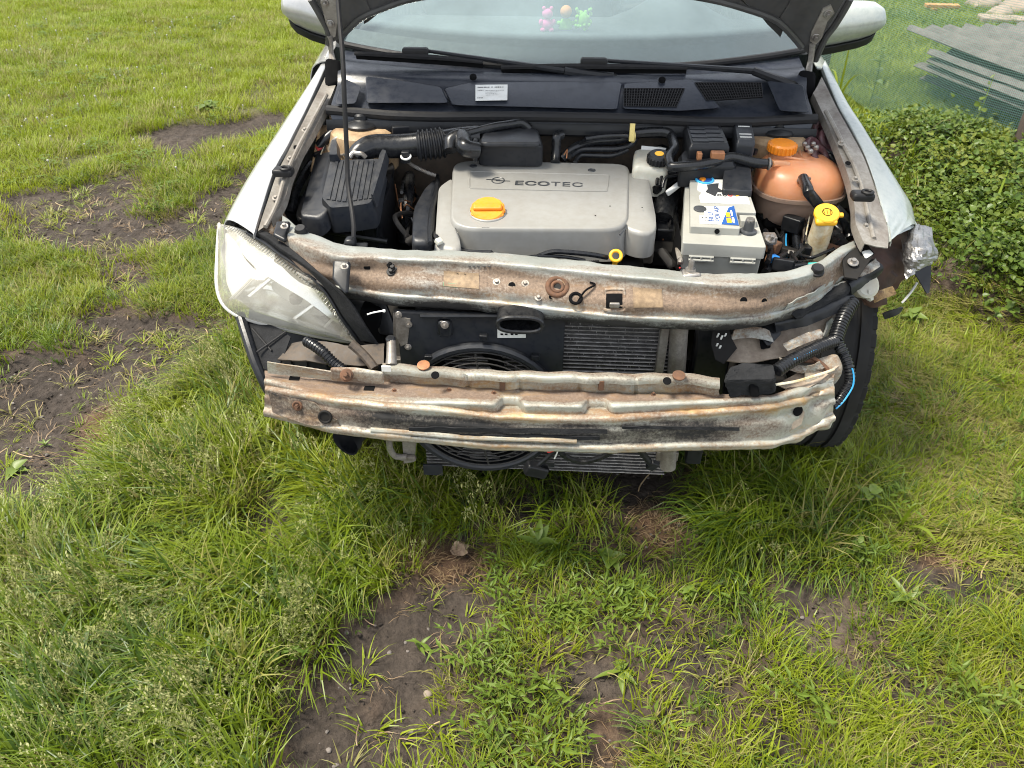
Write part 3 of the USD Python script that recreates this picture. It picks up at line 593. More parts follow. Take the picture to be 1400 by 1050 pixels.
# crinkled foil tape on the torn corner
foil0 = [(1254, 306, .72), (1262, 308, .722), (1272, 313, .715)], [(1238, 334, .70), (1260, 336, .715), (1279, 335, .70)], [(1234, 356, .675), (1256, 358, .69), (1284, 350, .68)], [(1239, 384, .645), (1250, 372, .66), (1268, 362, .665)]
foil = skin([P3(r) for r in foil0], 0.0012, 6, 8, dent=lambda G: .004-np.abs(meshkit.fbm(G*38, 2, 9)-0.5)*0.035)
obj('foil_tape', foil, L['tape'], fr, smooth=10)
foil2 = skin([P3(r) for r in ([(1208, 266, .79), (1232, 258, .78)], [(1214, 296, .765), (1246, 286, .745)], [(1217, 325, .745), (1252, 310, .717)])], 0.001, 8, 8, dent=lambda G: 0.004+(meshkit.fbm(G*60, 3, 19)-0.5)*0.012)
obj('clear_tape', foil2, L['paint_green'], fr)
obj('torn_flap', skin([P3([(1246, 370, .655), (1271, 359, .66)]), P3([(1256, 384, .63), (1272, 376, .64)]), P3([(1266, 402, .605), (1269, 400, .605)])], 0.003, 4, 3), L['black_plastic'], fr)
obj('fender_lip', tube(P3([(1233, 414, .56), (1245, 400, .585), (1254, 386, .61)]), 0.003, 6), L['label_white'], fr)
# rusty cavity of the wheel house behind the torn corner
cav = [P3([(1176, 352, .70), (1202, 340, .72), (1226, 330, .72), (1250, 325, .70)]), P3([(1176, 380, .66), (1204, 372, .67), (1232, 362, .66), (1250, 365, .645)]), P3([(1180, 408, .60), (1208, 405, .61), (1234, 398, .60), (1246, 392, .60)]), P3([(1188, 428, .56), (1206, 432, .55), (1222, 420, .555), (1236, 412, .56)])]
for r in cav: r[:, 1] += 0.05
obj('wheel_house', skin(cav, 0.004, 4, 4, dent=lambda G: (meshkit.fbm(G*26, 3, 3)-0.5)*0.055), L['rust_inner'], car)
for y0, y1 in ((0.34, 1.02),):
    for s in (-1, 1):
        rows = [[(X0+s*x, 0.66-0.37*math.cos(a), 0.30+0.38*math.sin(a)) for x in (0.60, 0.70, 0.80)] for a in np.linspace(0.35 if s < 0 else 1.25, math.pi-0.1, 12)]
        obj('wheel_arch_liner', skin(rows, 0.003, 1, 1, flip=s > 0), L['rust_inner'] if s > 0 else L['black_plastic'], car)

# ---- fender rails (bolted flange inside each fender) and bay sides
def rail(I, O, nm):
    I, O = P3(I), P3(O)
    rows = [[b+np.array([0, 0, -0.004]), (a+b)/2+np.array([0, 0, -0.004]), a, a+np.array([np.sign(X0-a[0])*0.002, 0, -0.02])] for a, b in zip(I, O)]
    return obj('fender_rail', skin(rows, 0.0025, 4, 2, sv=False), L['rail'], car, label=nm)
RLi = [(371, 300, .775), (390, 270, .795), (398, 240, .818), (410, 211, .838), (430, 176, .868), (449, 140, .895), (462, 108, .925)]
r1 = rail(RLi, [(352, 314, .765), (364, 277, .797), (378, 236, .826), (399, 194, .86), (421, 150, .893), (440, 112, .923), (452, 86, .945)], None)
RRi = [(1182, 334, .760), (1170, 307, .775), (1168, 280, .795), (1161, 246, .825), (1146, 204, .862), (1130, 166, .893), (1112, 128, .925)]
r2 = rail(RRi, [(1214, 338, .752), (1211, 302, .768), (1198, 262, .803), (1182, 217, .847), (1162, 178, .887), (1141, 139, .921), (1124, 104, .95)], None)
for (a, b, z), r in ((((377, 271, .80)), r1), ((397, 217, .84), r1), (((417, 178, .872)), r1), ((1183, 309, .77), r2), ((1169, 245, .832), r2), ((1150, 196, .875), r2), ((428, 203, .0), None)):
    if r: obj('bolt', bolt(P(a, b, z=z), (0, -0.35, 0.94), 0.008, h=0.004), L['rail'], r)
for R_i, r in (([(1196, 322, .768), (1188, 290, .788), (1182, 262, .812), (1170, 226, .848), (1150, 186, .886), (1130, 148, .92)], r2), ([(362, 306, .78), (378, 274, .803), (389, 238, .83), (405, 202, .858), (426, 163, .888), (446, 126, .917)], r1)):
    obj('rail_ridge', tube([p+np.array([0, 0, -.0075]) for p in P3(R_i)], .0055, 8), L['rail'], r)
for (a, b), r in (((388, 238), r1), ((1178, 271), r2)):
    c = P(a, b, z=.832); obj('rubber_stop', cat_([put(rbox((0.05, 0.034, 0.020), 0.007, 12), c+np.array([0, 0, 0.006])), put(ring(0.011, 0.004, 18, 6), c+np.array([0.008, -0.004, 0.017]))]), L['rubber'], r)
for (a, b, z), r in (((404, 202, .85), r1), ((1159, 224, .85), r2)):
    obj('slot', put(lathe([(0, 0), (0.007, 0), (0.007, 0.001), (0, 0.001)], 12), P(a, b, z=z-0.002)+np.array([0, 0, 0.0015]), (0, -.35, .94)), L['ink'], r)
bay = []
for s in (-1, 1):
    rows = [[(X0+s*0.665, y, 0.74+.06*min(1, max(0, (y-.55)/.2))), (X0+s*0.655, y, 0.70), (X0+s*0.62, y, 0.62), (X0+s*0.55, y, 0.56), (X0+s*0.54, y, 0.28)] for y in (0.52, 0.62, 0.74, 0.86)]
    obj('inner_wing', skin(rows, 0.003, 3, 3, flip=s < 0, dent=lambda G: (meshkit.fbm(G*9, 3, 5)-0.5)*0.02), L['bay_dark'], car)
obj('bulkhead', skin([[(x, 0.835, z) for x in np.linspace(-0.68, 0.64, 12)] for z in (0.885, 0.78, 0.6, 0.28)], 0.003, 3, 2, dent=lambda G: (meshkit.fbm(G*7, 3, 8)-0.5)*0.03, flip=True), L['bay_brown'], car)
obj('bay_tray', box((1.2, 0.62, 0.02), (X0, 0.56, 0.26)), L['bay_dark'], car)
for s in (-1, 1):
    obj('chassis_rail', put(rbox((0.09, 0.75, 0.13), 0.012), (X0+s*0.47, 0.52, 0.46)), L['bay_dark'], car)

# ---- strut towers
for px, py, s in ((494, 168, -1), (1063, 177, 1)):
    c = P(px, py, z=.865)
    t = obj('strut_tower', put(lathe([(0.092, -0.12), (0.094, -0.08), (0.094, -0.045), (0.086, -0.02), (0.070, -0.010), (0.0, -0.010)], 28), c), L['tower'], car)
    obj('strut_cap', put(lathe([(0.0, -0.008), (0.044, -0.008), (0.046, -0.002), (0.040, 0.004), (0.022, 0.009), (0.018, 0.012), (0.017, 0.022), (0.012, 0.027), (0, 0.028)], 28), c), L['black_plastic'], t)
    obj('wing_gusset', hull([c+np.array([s*0.04, 0.03, -0.03]), c+np.array([s*0.12, 0.03, -0.03]), c+np.array([s*0.12, -0.10, -0.10]), c+np.array([s*0.07, -0.06, -0.11]), c+np.array([s*0.13, 0.03, -0.12])], 0.012), L['tower'], t)

# ---- bonnet
hp0, hn = np.array([0, 1.10, 0.98]), np.array([0, -0.866, -0.5])
def HP(px, py): return PL(px, py, hp0, hn)
hu = np.array([0, -0.5, 0.866])
rearL = [HP(*q) for q in ((456, 58), (466, 50), (480, 36), (494, 24), (524, 11), (556, 0))]; rearR = [HP(*q) for q in ((1112, 80), (1096, 64), (1083, 48), (1060, 27), (1020, 12), (976, 0))]
def arcmid(a, b): return [a*(1-t)+b*t+hu*0.05*math.sin(math.pi*t) for t in np.linspace(0, 1, 7)[1:-1]]
rear = rearL + arcmid(rearL[-1], rearR[-1]) + rearR[::-1]
oL = [HP(*q) for q in ((449, 62), (447, 42), (439, 26), (424, 0))]; oR = [HP(*q) for q in ((1115, 84), (1128, 55), (1142, 36), (1163, 0))]
fl, fr_ = np.array([X0-0.60, 0.58, 1.88]), np.array([X0+0.60, 0.58, 1.88])
front = [fl*(1-t)+fr_*t+hu*0.10*math.sin(math.pi*t) for t in np.linspace(0, 1, 11)]
sideL = oL+[np.array([X0-0.715, 0.9, 1.326]), np.array([X0-0.68, 0.72, 1.64])]; sideR = oR+[np.array([X0+0.715, 0.9, 1.326]), np.array([X0+0.68, 0.72, 1.64])]
poly = rear + sideR + front[::-1] + sideL[::-1]
pn = -hn
outer = plate([p+pn*0.018 for p in poly], pn, 0.006, 0.004)
bn = obj('bonnet', outer, L['paint'], car, label='open silver bonnet seen from below')
inner_c = np.mean(poly, 0)
obj('bonnet_frame', plate([p+(inner_c-p)*0.02+pn*0.0115 for p in poly], pn, 0.008, 0.0, holes=[[inner_c+(p-inner_c)*0.80 for p in poly]]), L['hood_under'], bn)
obj('bonnet_liner', plate([inner_c+(p-inner_c)*0.83+pn*0.011 for p in poly], pn, 0.004), L['hood_under'], bn)
obj('bonnet_edge_fold', tube([p-pn*0.001 for p in (rear[1:-1])], 0.009, 8, 4), L['hood_under'], bn)
for side in (oL, oR): obj('bonnet_edge_fold', tube([p+pn*0.004 for p in side], 0.009, 8, 4), L['hood_under'], bn)
for side, pts, blts, foot in ((-1, [(436, -6), (462, -6), (462, 24), (459, 50), (454, 52), (446, 34)], [(452, 31), (444, 3)], [(451, 48), (453, 72), (456, 92)]),
                              (1, [(1125, 12), (1136, 7), (1141, 18), (1131, 30), (1124, 52), (1115, 62), (1107, 56), (1109, 44)], [(1132, 18), (1115, 50)], [(1111, 60), (1108, 84), (1103, 108)])):
    h = obj('bonnet_hinge', cat_([plate([HP(*q)-pn*0.001 for q in pts], -pn, 0.006, 0.002), tube([HP(*foot[0]), P(*foot[1], y=1.10), P(*foot[2], y=1.04)], [0.009, 0.008, 0.012], 8)]), L['rail'], car)
    for q in blts: obj('bolt', bolt(HP(*q)-pn*0.0015, -pn, 0.010, h=0.005), L['steel'], h)
    obj('hinge_bracket', hull([P(foot[2][0]-6, foot[2][1]-6, y=1.02), P(foot[2][0]+6, foot[2][1]-4, y=1.02), P(foot[2][0]-6, foot[2][1]+24, y=.99), P(foot[2][0]+5, foot[2][1]+20, y=.99)], 0.012), L['ink'], h)
B = P(483, 334, z=.745); R_ = P(462, 0, y=.60); Tp = B+(R_-B)*1.0
tt = ((hp0-B) @ hn)/((R_-B) @ hn); Tp = B+(R_-B)*tt
M1 = P(470, 110, y=B[1]+(R_[1]-B[1])*0.62)
pr = obj('prop_rod', tube([B+np.array([0.0, 0.004, 0.004]), P(484, 320, z=.765), P(475, 240, y=.43), M1, R_, Tp], 0.0055, 10, 5), L['rubber'], car)
obj('rod_bracket', cat_([put(rbox((0.058, 0.040, 0.006), 0.003), B+np.array([0.004, -0.004, -0.006]), rz=0.1), put(rbox((0.026, 0.03, 0.022), 0.009, 12), B+np.array([-0.006, 0, 0.006]))]), L['black_plastic'], pr)

# ---- mirrors
def mirror(top, s, nm, mt):
    # housing: loft across its width, drawn as stacked sections from inner to outer end
    xs, zt, zb, yc, d = top
    lv = []
    for x, a, b, y in zip(xs, zt, zb, yc):
        lv.append([(x, y-d*0.15, b), (x, y-d, b+(a-b)*0.45), (x, y-d*0.75, a), (x, y+d*0.5, a+0.002), (x, y+d*0.55, b)])
    m = blockloft(lv, round_=0.03)
    h = obj('mirror', m, L[mt], car, smooth=50)
    lw = []
    for x, a, b, y in zip(xs, zt, zb, yc):
        lw.append([(x, y-d*0.12, b-0.026), (x, y-d*0.30, b+0.004), (x, y+d*0.45, b+0.004), (x, y+d*0.45, b-0.024)])
    obj('mirror_base', cat_([blockloft(lw, round_=0.008), hull([(xs[0], yc[0], zb[0]-0.01), (X0+s*0.74, yc[0]+0.0, 0.99), (X0+s*0.76, yc[0]+0.06, 0.98), (xs[0], yc[0]+0.05, zb[0]+0.05)], 0.018)]), L['black_plastic'], h)
    obj('mirror_glass', plate([(xs[0]+s*0.01, yc[0]+d*0.57, zb[0]+0.01), (xs[-1]-s*0.02, yc[-1]+d*0.57, zb[-1]+0.015), (xs[-1]-s*0.02, yc[-1]+d*0.57, zt[-1]-0.015), (xs[0]+s*0.01, yc[0]+d*0.57, zt[0]-0.015)], (0, 1, 0), 0.003), L['reflector'], h)
def mz(px, py, y): return P(px, py, y=y)
ym = 1.40
XR = [(1128, 4, 67, .02), (1150, 4, 63, .02), (1180, 5, 57, .025), (1194, 7, 53, .033), (1201, 11, 49, .042), (1205, 18, 43, .055)]
mirror(([mz(a, 40, ym)[0] for a, b, c, d in XR], [mz(a, b, ym)[2] for a, b, c, d in XR], [mz(a, c, ym)[2] for a, b, c, d in XR], [ym+d for a, b, c, d in XR], 0.085), 1, None, 'paint_green')
mirror(([mz(446, 30, ym)[0], mz(420, 20, ym)[0], mz(398, 10, ym)[0], mz(388, 10, ym)[0]], [mz(446, -8, ym)[2], mz(420, -14, ym)[2], mz(398, -12, ym)[2], mz(389, -4, ym)[2]], [mz(446, 54, ym)[2], mz(420, 46, ym)[2], mz(398, 37, ym)[2], mz(389, 29, ym)[2]], [ym+0.02, ym+0.02, ym+0.03, ym+0.05], 0.085), -1, None, 'paint')

# ---- wheels
def wheel(c, steer, nm):
    tp = [(0.195, -0.085), (0.215, -0.098), (0.265, -0.100), (0.292, -0.092), (0.302, -0.075)]
    for gx in (-0.045, 0.0, 0.045):
        tp += [(0.3045, gx-0.006), (0.297, gx-0.004), (0.297, gx+0.004), (0.3045, gx+0.006)]
    tp += [(0.302, 0.075), (0.292, 0.092), (0.265, 0.100), (0.215, 0.098), (0.195, 0.085)]
    parts = [lathe(tp, 64)]
    for k in range(40):                                            # shoulder blocks
        a = k/40*2*math.pi
        for sx in (-1, 1):
            parts.append(put(rbox((0.012, 0.036, 0.030), 0.003, 6), (0.2930*math.cos(a), 0.2930*math.sin(a), sx*0.078), rz=a))
    M = trimesh.transformations.euler_matrix(0, math.pi/2, 0); S = trimesh.transformations.rotation_matrix(steer, (0, 0, 1)); S[:3, 3] = c
    def tf(m): m = m.copy(); m.apply_transform(S @ M); return m
    w = obj('wheel', tf(cat_(parts)), L['tyre'], car, label=nm)
    obj('rim', tf(lathe([(0.06, 0.03), (0.15, 0.045), (0.185, 0.06), (0.197, 0.085), (0.200, 0.07), (0.19, -0.085), (0.17, -0.06), (0.06, -0.02)], 40)), L['alloy'], w)
    obj('hub', tf(lathe([(0, -0.06), (0.075, -0.06), (0.08, 0.03), (0.05, 0.055), (0, 0.06)], 24)), L['bay_dark'], w)
wheel((0.715, 0.65, 0.295), -0.10, None); wheel((X0-0.715, 0.70, 0.295), -0.05, None)
wheel((X0-0.735, 3.27, 0.295), 0, None); wheel((X0+0.735, 3.27, 0.295), 0, None)

# ================================================================ ENGINE BAY
# ---- engine block masses low in the bay (dark)
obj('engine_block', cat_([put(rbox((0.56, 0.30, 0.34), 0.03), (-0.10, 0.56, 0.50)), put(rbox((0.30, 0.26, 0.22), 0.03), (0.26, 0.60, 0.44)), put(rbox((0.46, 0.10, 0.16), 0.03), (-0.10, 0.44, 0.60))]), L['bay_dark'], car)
# ---- silver cover: main hood, end cap, skirt
zc0, zc1 = 0.772, 0.800
def PC(px, py): # top plane of the engine cover, tipped slightly forward
    return PL(px, py, (-0.15, 0.42, 0.772), (0, -0.085, 0.996))
top = [PC(*q) for q in ((618, 302), (621, 224), (640, 219), (858, 224), (857, 300), (842, 311), (640, 311))]
nC = np.array([0, -0.085, 0.996])
def lower(p, dz, g=0.0, cx=None): q = p-nC*dz; return q
c0 = np.mean(top, 0)
base = []
for p in top:
    q = p+(p-c0)*np.array([0.05, 0.06, 0])-np.array([0, 0, 0.085]); base.append(q)
mid = [p+(p-c0)*np.array([0.028, 0.03, 0])-nC*0.012 for p in top]
low = [p+(p-c0)*np.array([0.035, 0.045, 0])-nC*0.05 for p in top]
t1 = [p+(c0-p)*0.012 for p in top]
cov = obj('engine_cover', blockloft([base, low, mid, [p+(p-c0)*0.012-nC*0.003 for p in top], t1], round_=0.035), L['cover_silver'], car, smooth=50)
# recessed name plate drawn as a raised frame, emblem and lettering
fr4 = [PC(*q) for q in ((643, 235), (832, 240), (829, 262), (643, 258))]
obj('name_frame', tube(fr4+[fr4[0]], 0.0022, 6, 6, closed=False), L['cover_silver'], cov)
obj('name_panel', plate([p+nC*0.0012 for p in fr4], nC, 0.003), L['cover_silver'], cov)
xd = PC(804, 251)-PC(702, 248); xd /= np.linalg.norm(xd); ydv = np.cross(nC, xd)
o = PC(702, 253.5)+nC*0.0016; hcap = 0.0215
m1 = text_on('ECO', hcap, o, xd, nC, 0.0010, True, sx=1.50); w1 = (m1.vertices @ xd).max()-(o @ xd)
obj('lettering', m1, L['letter_grey'], cov, smooth=False)
tx = text_on('TEC', hcap, o+xd*(w1+0.0015), xd, nC, 0.0010, False, sx=1.46)
wt = (tx.vertices @ xd).max()-(o @ xd); want = np.linalg.norm(PC(804, 251)-PC(702, 248))
obj('lettering', tx, L['letter_grey'], cov, smooth=False)
ec = PC(681, 247.5)+nC*0.0018; FRM = np.eye(4); FRM[:3, 0], FRM[:3, 1], FRM[:3, 2], FRM[:3, 3] = xd, ydv, nC, ec
emb = ring(0.0125, 0.0013, 32, 6)
bolt_poly = Polygon([(-0.024, 0.0022), (0.004, 0.0022), (0.0015, -0.0006), (0.024, -0.0022), (-0.004, -0.0022), (-0.0015, 0.0006)]).buffer(0.0004)
emb = cat_([emb, trimesh.creation.extrude_polygon(bolt_poly, 0.0012, engine='earcut')]); emb.vertices *= np.array([1.28, 1.28, 1]); emb.apply_transform(FRM)
obj('emblem', emb, L['letter_grey'], cov, smooth=False)
# holes for the fixing bolts
for q in ((647, 227), (809, 233)):
    obj('fixing_hole', cat_([put(ring(0.0085, 0.002, 20, 6), PC(*q)+nC*0.0002, nC), put(lathe([(0, 0), (0.008, 0), (0.008, 0.0006), (0, 0.0006)], 18), PC(*q), nC)]), L['letter_grey'], cov)
# oil filler recess and cap
oc = PC(667, 291)+np.array([0, 0, 0.0])
cN = np.array([0, -.34, .94]); cN = cN/np.linalg.norm(cN)
obj('filler_rim', put(cat_([ring(0.041, 0.004, 36, 8), lathe([(0, 0.0005), (0.039, 0.0005), (0.039, -0.004), (0, -0.004)], 32)]), oc, nC), L['cover_silver'], cov)
cap = [(0, 0.0), (0.039, 0.0), (0.0405, 0.003), (0.0405, 0.008), (0.038, 0.011), (0, 0.011)]
cp = put(lathe(cap, 36), oc+nC*.004, cN)
ocp = obj('oil_filler_cap', cat_([cp, put(rbox((0.070, 0.020, 0.010), 0.0045, 12), oc+nC*.004+cN*0.0145, cN, rz=0.05)] + [put(rbox((0.006, 0.010, 0.010), 0.002, 6), oc+nC*.004+cN*0.006+frame(cN)[:3, :3] @ np.array([0.0395*math.cos(a), 0.0395*math.sin(a), -.003]), cN, rz=a) for a in np.linspace(0, 2*math.pi, 14, endpoint=False)]), L['orange'], cov)
sl = [PC(*q) for q in ((659, 309), (669, 309))]; lo = [P(660, 337, z=.70), P(669, 337, z=.70)]
obj('drain_groove', skin([[sl[0]+np.array([0, -0.004, 0.0]), sl[1]+np.array([0, -0.004, 0])], [a+(b-a)*0.3+np.array([0, -0.010, 0]) for a, b in zip(sl, lo)], [a+np.array([0, -0.006, 0]) for a in lo]], 0.002, 4, 1), L['cover_silver'], cov)
# right-hand end cap of the cover
e_top = [PC(*q)-nC*0.007 for q in ((853, 306), (855, 229), (886, 232), (899, 296), (898, 310), (880, 314))]
ce = np.mean(e_top, 0)
obj('cover_end', blockloft([[p-np.array([0, 0, 0.07]) for p in e_top], [p-np.array([0, 0, 0.014]) for p in e_top], [p+(ce-p)*0.07 for p in e_top]], round_=0.03), L['cover_silver'], car, smooth=50)
# front skirt of the cover, left foot and timing belt cover
s_top = [PC(*q)-nC*0.012 for q in ((592, 332), (598, 246), (618, 232), (622, 305), (630, 322), (630, 334))]
cs = np.mean(s_top, 0)
obj('cover_shoulder', blockloft([[p-np.array([0, 0, 0.09]) for p in s_top], [p-np.array([0, 0, 0.02]) for p in s_top], [p+(cs-p)*0.10 for p in s_top]], round_=0.02), L['cover_silver'], car, smooth=50)
t_top = [P(a, b, z=.752) for a, b in ((562, 330), (564, 285), (580, 256), (596, 240), (598, 262), (592, 330))]
ct = np.mean(t_top, 0)
tc = obj('timing_belt_cover', blockloft([[p-np.array([0, 0, 0.25]) for p in t_top], [p-np.array([0, 0, 0.015]) for p in t_top], [p+(ct-p)*0.12 for p in t_top]], round_=0.02), L['grey_plastic'], car, smooth=50)
obj('cover_seam', tube([P(a, b, z=.757) for a, b in ((588, 333), (590, 290), (597, 262), (598, 240))], 0.006, 8), L['black_plastic'], tc)
obj('pump_cover', put(lathe([(0, 0), (0.075, 0), (0.085, -0.01), (0.085, -0.04), (0, -0.04)], 30), P(628, 343, z=.725)+np.array([0, 0.05, -0.01]), (0, -0.2, 1)), L['grey_plastic'], car)
# dipstick ring
dc = P(842, 350, z=.72)
obj('dipstick', cat_([put(ring(0.0125, 0.0042, 24, 8), dc, (0, -0.75, 0.65)), tube([dc+np.array([0, 0.004, -0.013]), dc+np.array([0.0, 0.02, -0.08])], [0.0055, 0.007], 8)]), L['yellow'], car)
# exhaust shields, alternator odds under the cover front
for (a, b, z, w, h, d, mt) in ((690, 348, .69, .06, .03, .03, 'alloy'), (735, 352, .68, .05, .03, .03, 'rust'), (805, 352, .69, .05, .03, .03, 'rust'), (770, 349, .69, .04, .025, .03, 'bay_dark'), (868, 345, .68, .045, .07, .05, 'black_plastic'), (885, 348, .66, .04, .05, .05, 'alloy'), (908, 352, .64, .06, .05, .05, 'bay_dark'), (910, 330, .66, .05, .08, .05, 'black_plastic')):
    obj('engine_bracket', box((w, d, h), P(a, b, z=z)+np.array([0, 0.04, -0.01]), rz=0.1*math.sin(a), rx=0.1), L[mt], car)
for i in range(6): obj('stud', bolt(P(676+i*24, 346+2*math.sin(i), z=.70)+np.array([0, 0.03, -0.012]), (0, -0.8, 0.6), 0.008), L['steel'], car)
obj('wiring_hose', tube([P(735, 351, z=.72), P(760, 344, z=.735), P(800, 347, z=.73), P(830, 352, z=.71)], 0.006, 8), L['hose'], car)
obj('wiring_hose', tube([P(700, 354, z=.72), P(740, 350, z=.725), P(800, 356, z=.71)], 0.004, 8), L['hose'], car)

# ---- air filter box
def P3l(l): return P3(l)
abb = [[(414, 313, .655), (408, 290, .70), (432, 228, .735), (458, 198, .75), (530, 206, .75), (545, 230, .75), (552, 300, .70), (530, 331, .655), (470, 322, .655)],
       [(407, 297, .715), (406, 288, .72), (432, 222, .76), (458, 196, .775), (530, 205, .775), (538, 230, .77), (520, 285, .735), (508, 293, .72), (447, 299, .715)]]
box_top = P3(abb[1]); box_bot = box_top.copy(); cb = box_top.mean(0)
box_bot = cb+(box_top-cb)*np.array([0.9, 0.92, 1]); box_bot[:, 2] = 0.48
af = obj('air_filter_box', blockloft([box_bot, cb+(box_top-cb)*np.array([0.97, 0.98, 1])-np.array([0, 0, 0.10]), box_top-np.array([0, 0, 0.012]), box_top+(cb-box_top)*np.array([-0.03, -0.03, 0])-np.array([0, 0, 0.006]), box_top], round_=0.02), L['black_plastic'], car, smooth=50)
lidA = P3([(411, 292, .755), (432, 212, .800), (452, 207, .810), (448, 284, .768), (437, 294, .758)])
cl = lidA.mean(0)
obj('filter_lid_shoulder', blockloft([cl+(lidA-cl)*1.10-np.array([0, 0, 0.05]), cl+(lidA-cl)*1.04-np.array([0, 0, 0.012]), lidA], round_=0.012), L['grey_plastic'], af, smooth=60)
lp0 = P(480, 283, z=.778); lp1 = P(484, 220, z=.830); ldir = lp1-lp0
ln = np.cross([1, 0, 0], ldir); ln /= np.linalg.norm(ln)
def LP(px, py): return PL(px, py, lp0, ln)
ribp = [LP(*q) for q in ((440, 270), (452, 219), (519, 217), (509, 272), (505, 278), (478, 282), (452, 284))]
cr = np.mean(ribp, 0)
obj('filter_lid', blockloft([[cr+(p-cr)*1.13-ln*0.075 for p in ribp], [cr+(p-cr)*1.05-ln*0.012 for p in ribp], ribp], round_=0.008), L['grey_plastic'], af, smooth=60)
for i in range(9):
    t = i/9+0.06; a = LP(442+66*t, 273+5*min(1, max(0, 1-abs(t-.45)*2))); b = LP(455+62*t, 220)
    a2, b2 = LP(442+66*(t+.085), 273+5*min(1, max(0, 1-abs(t+.085-.45)*2))), LP(455+62*(t+.085), 220)
    obj('lid_rib', plate([a+ln*0.0028+(b-a)*0.02, a2+ln*0.0028+(b2-a2)*0.02+(a-a2)*0.12, b2+ln*0.0028+(b-b2)*0.12, b+ln*0.0028], ln, 0.004, 0.001), L['grey_plastic'], af)
obj('lid_horn', blockloft([[LP(*q)-ln*0.01 for q in ((450, 221), (455, 198), (463, 197), (466, 220))], [LP(*q)+ln*0.02 for q in ((452, 220), (456, 200), (462, 200), (463, 220))]], round_=0.004), L['grey_plastic'], af)
obj('lid_horn', blockloft([[LP(*q)-ln*0.02 for q in ((507, 274), (520, 216), (524, 208), (531, 210), (524, 240), (514, 276))], [LP(*q)+ln*0.014 for q in ((508, 271), (520, 217), (524, 210), (529, 212), (521, 240), (511, 273))]], round_=0.004), L['grey_plastic'], af)
for q in ((434, 305), (450, 308), (474, 312), (498, 316), (516, 320)):
    a = P(q[0], q[1], z=.675)
    obj('box_rib', tube([a+np.array([0, -0.0, 0.05]), a+np.array([0, -0.004, -0.06])], 0.004, 6), L['black_plastic'], af)
obj('box_ledge', tube(P3([(412, 306, .70), (434, 313, .69), (470, 320, .68), (505, 326, .67), (530, 330, .665)]), 0.007, 8), L['black_plastic'], af)
obj('box_clip', cat_([box((0.03, 0.02, 0.012), P(418, 311, z=.705)), tube(P3([(408, 300, .715), (418, 306, .715), (430, 312, .70)]), 0.003, 6)]), L['black_plastic'], af)
obj('battery_clip', box((0.02, 0.03, 0.02), P(437, 205, z=.80), rz=0.5), L['ink_red'], car)

# ---- intake pipe, corrugated sleeve, resonator
obj('intake_pipe', tube(P3([(484, 216, .825), (494, 206, .838), (512, 200, .842), (540, 200, .840), (575, 197, .845)]), [0.022, 0.030, 0.031, 0.031, 0.031], 18), L['hose'], car)
obj('pipe_sleeve', tube(P3([(570, 199, .845), (590, 197, .847), (608, 194, .85)]), 0.040, 20, 8, corr=0.006, pitch=0.011), L['black_plastic'], car)
obj('intake_pipe', tube(P3([(604, 194, .85), (625, 190, .853), (655, 187, .855)]), 0.030, 16), L['hose'], car)
obj('breather_pipe', tube(P3([(606, 190, .865), (640, 182, .872), (690, 171, .885), (712, 168, .885), (724, 176, .87)]), 0.011, 12), L['hose'], car)
obj('pipe_clamp', tube(P3([(478, 216, .835), (484, 209, .845), (493, 210, .845), (500, 215, .835)]), 0.006, 8), L['steel'], car)
obj('elbow_hose', tube(P3([(616, 206, .845), (616, 195, .86), (630, 187, .870), (638, 203, .862), (652, 205, .855)]), [0.018, 0.022, 0.023, 0.022, 0.021], 14), L['hose'], car)
rs = P3([(652, 222, .815), (742, 223, .815), (741, 196, .83), (735, 180, .845), (662, 180, .845), (654, 196, .83)])
crs = rs.mean(0)
ra = P3([(654, 221, .81), (742, 222, .81), (740, 190, .81), (656, 190, .81)]); rb_ = P3([(655, 198, .862), (740, 198, .862), (735, 178, .868), (664, 178, .868)])
rz_ = P3([(652, 205, .845), (743, 206, .845), (738, 186, .845), (657, 186, .845)])
rsn = obj('resonator_box', blockloft([ra-np.array([0, 0, 0.01]), rz_-np.array([0, 0, 0.004]), rz_+np.array([0, 0, 0.006]), rb_], round_=0.02), L['black_plastic'], car, smooth=50)
obj('resonator_lid', blockloft([rb_-np.array([0, 0, 0.004]), rb_+np.array([0, 0, 0.003]), rb_.mean(0)+(rb_-rb_.mean(0))*0.93+np.array([0, 0, 0.006])], round_=0.02), L['grey_plastic'], rsn, smooth=50)
obj('hose_collar', put(ring(0.024, 0.006, 20, 8), P(650, 205, z=.85), (1, 0, 0)), L['black_plastic'], rsn)
obj('sensor_plug', cat_([tube(P3([(552, 222, .80), (553, 212, .82), (557, 204, .83)]), 0.011, 10), box((0.022, 0.02, 0.03), P(555, 214, z=.825))]), L['black_plastic'], car)
obj('plug_sleeve', tube(P3([(555, 219, .81), (566, 227, .79), (580, 234, .78), (596, 240, .77)]), 0.0055, 8, corr=0.0012, pitch=0.004), L['steel'], car)
obj('sensor_collar', put(ring(0.012, 0.003, 16, 6), P(555, 214, z=.828), (0, -.3, .95)), L['label_white'], car)
obj('vent_elbow', tube(P3([(759, 222, .80), (760, 205, .825), (761, 188, .855), (768, 184, .858)]), 0.0125, 12), L['hose'], car)
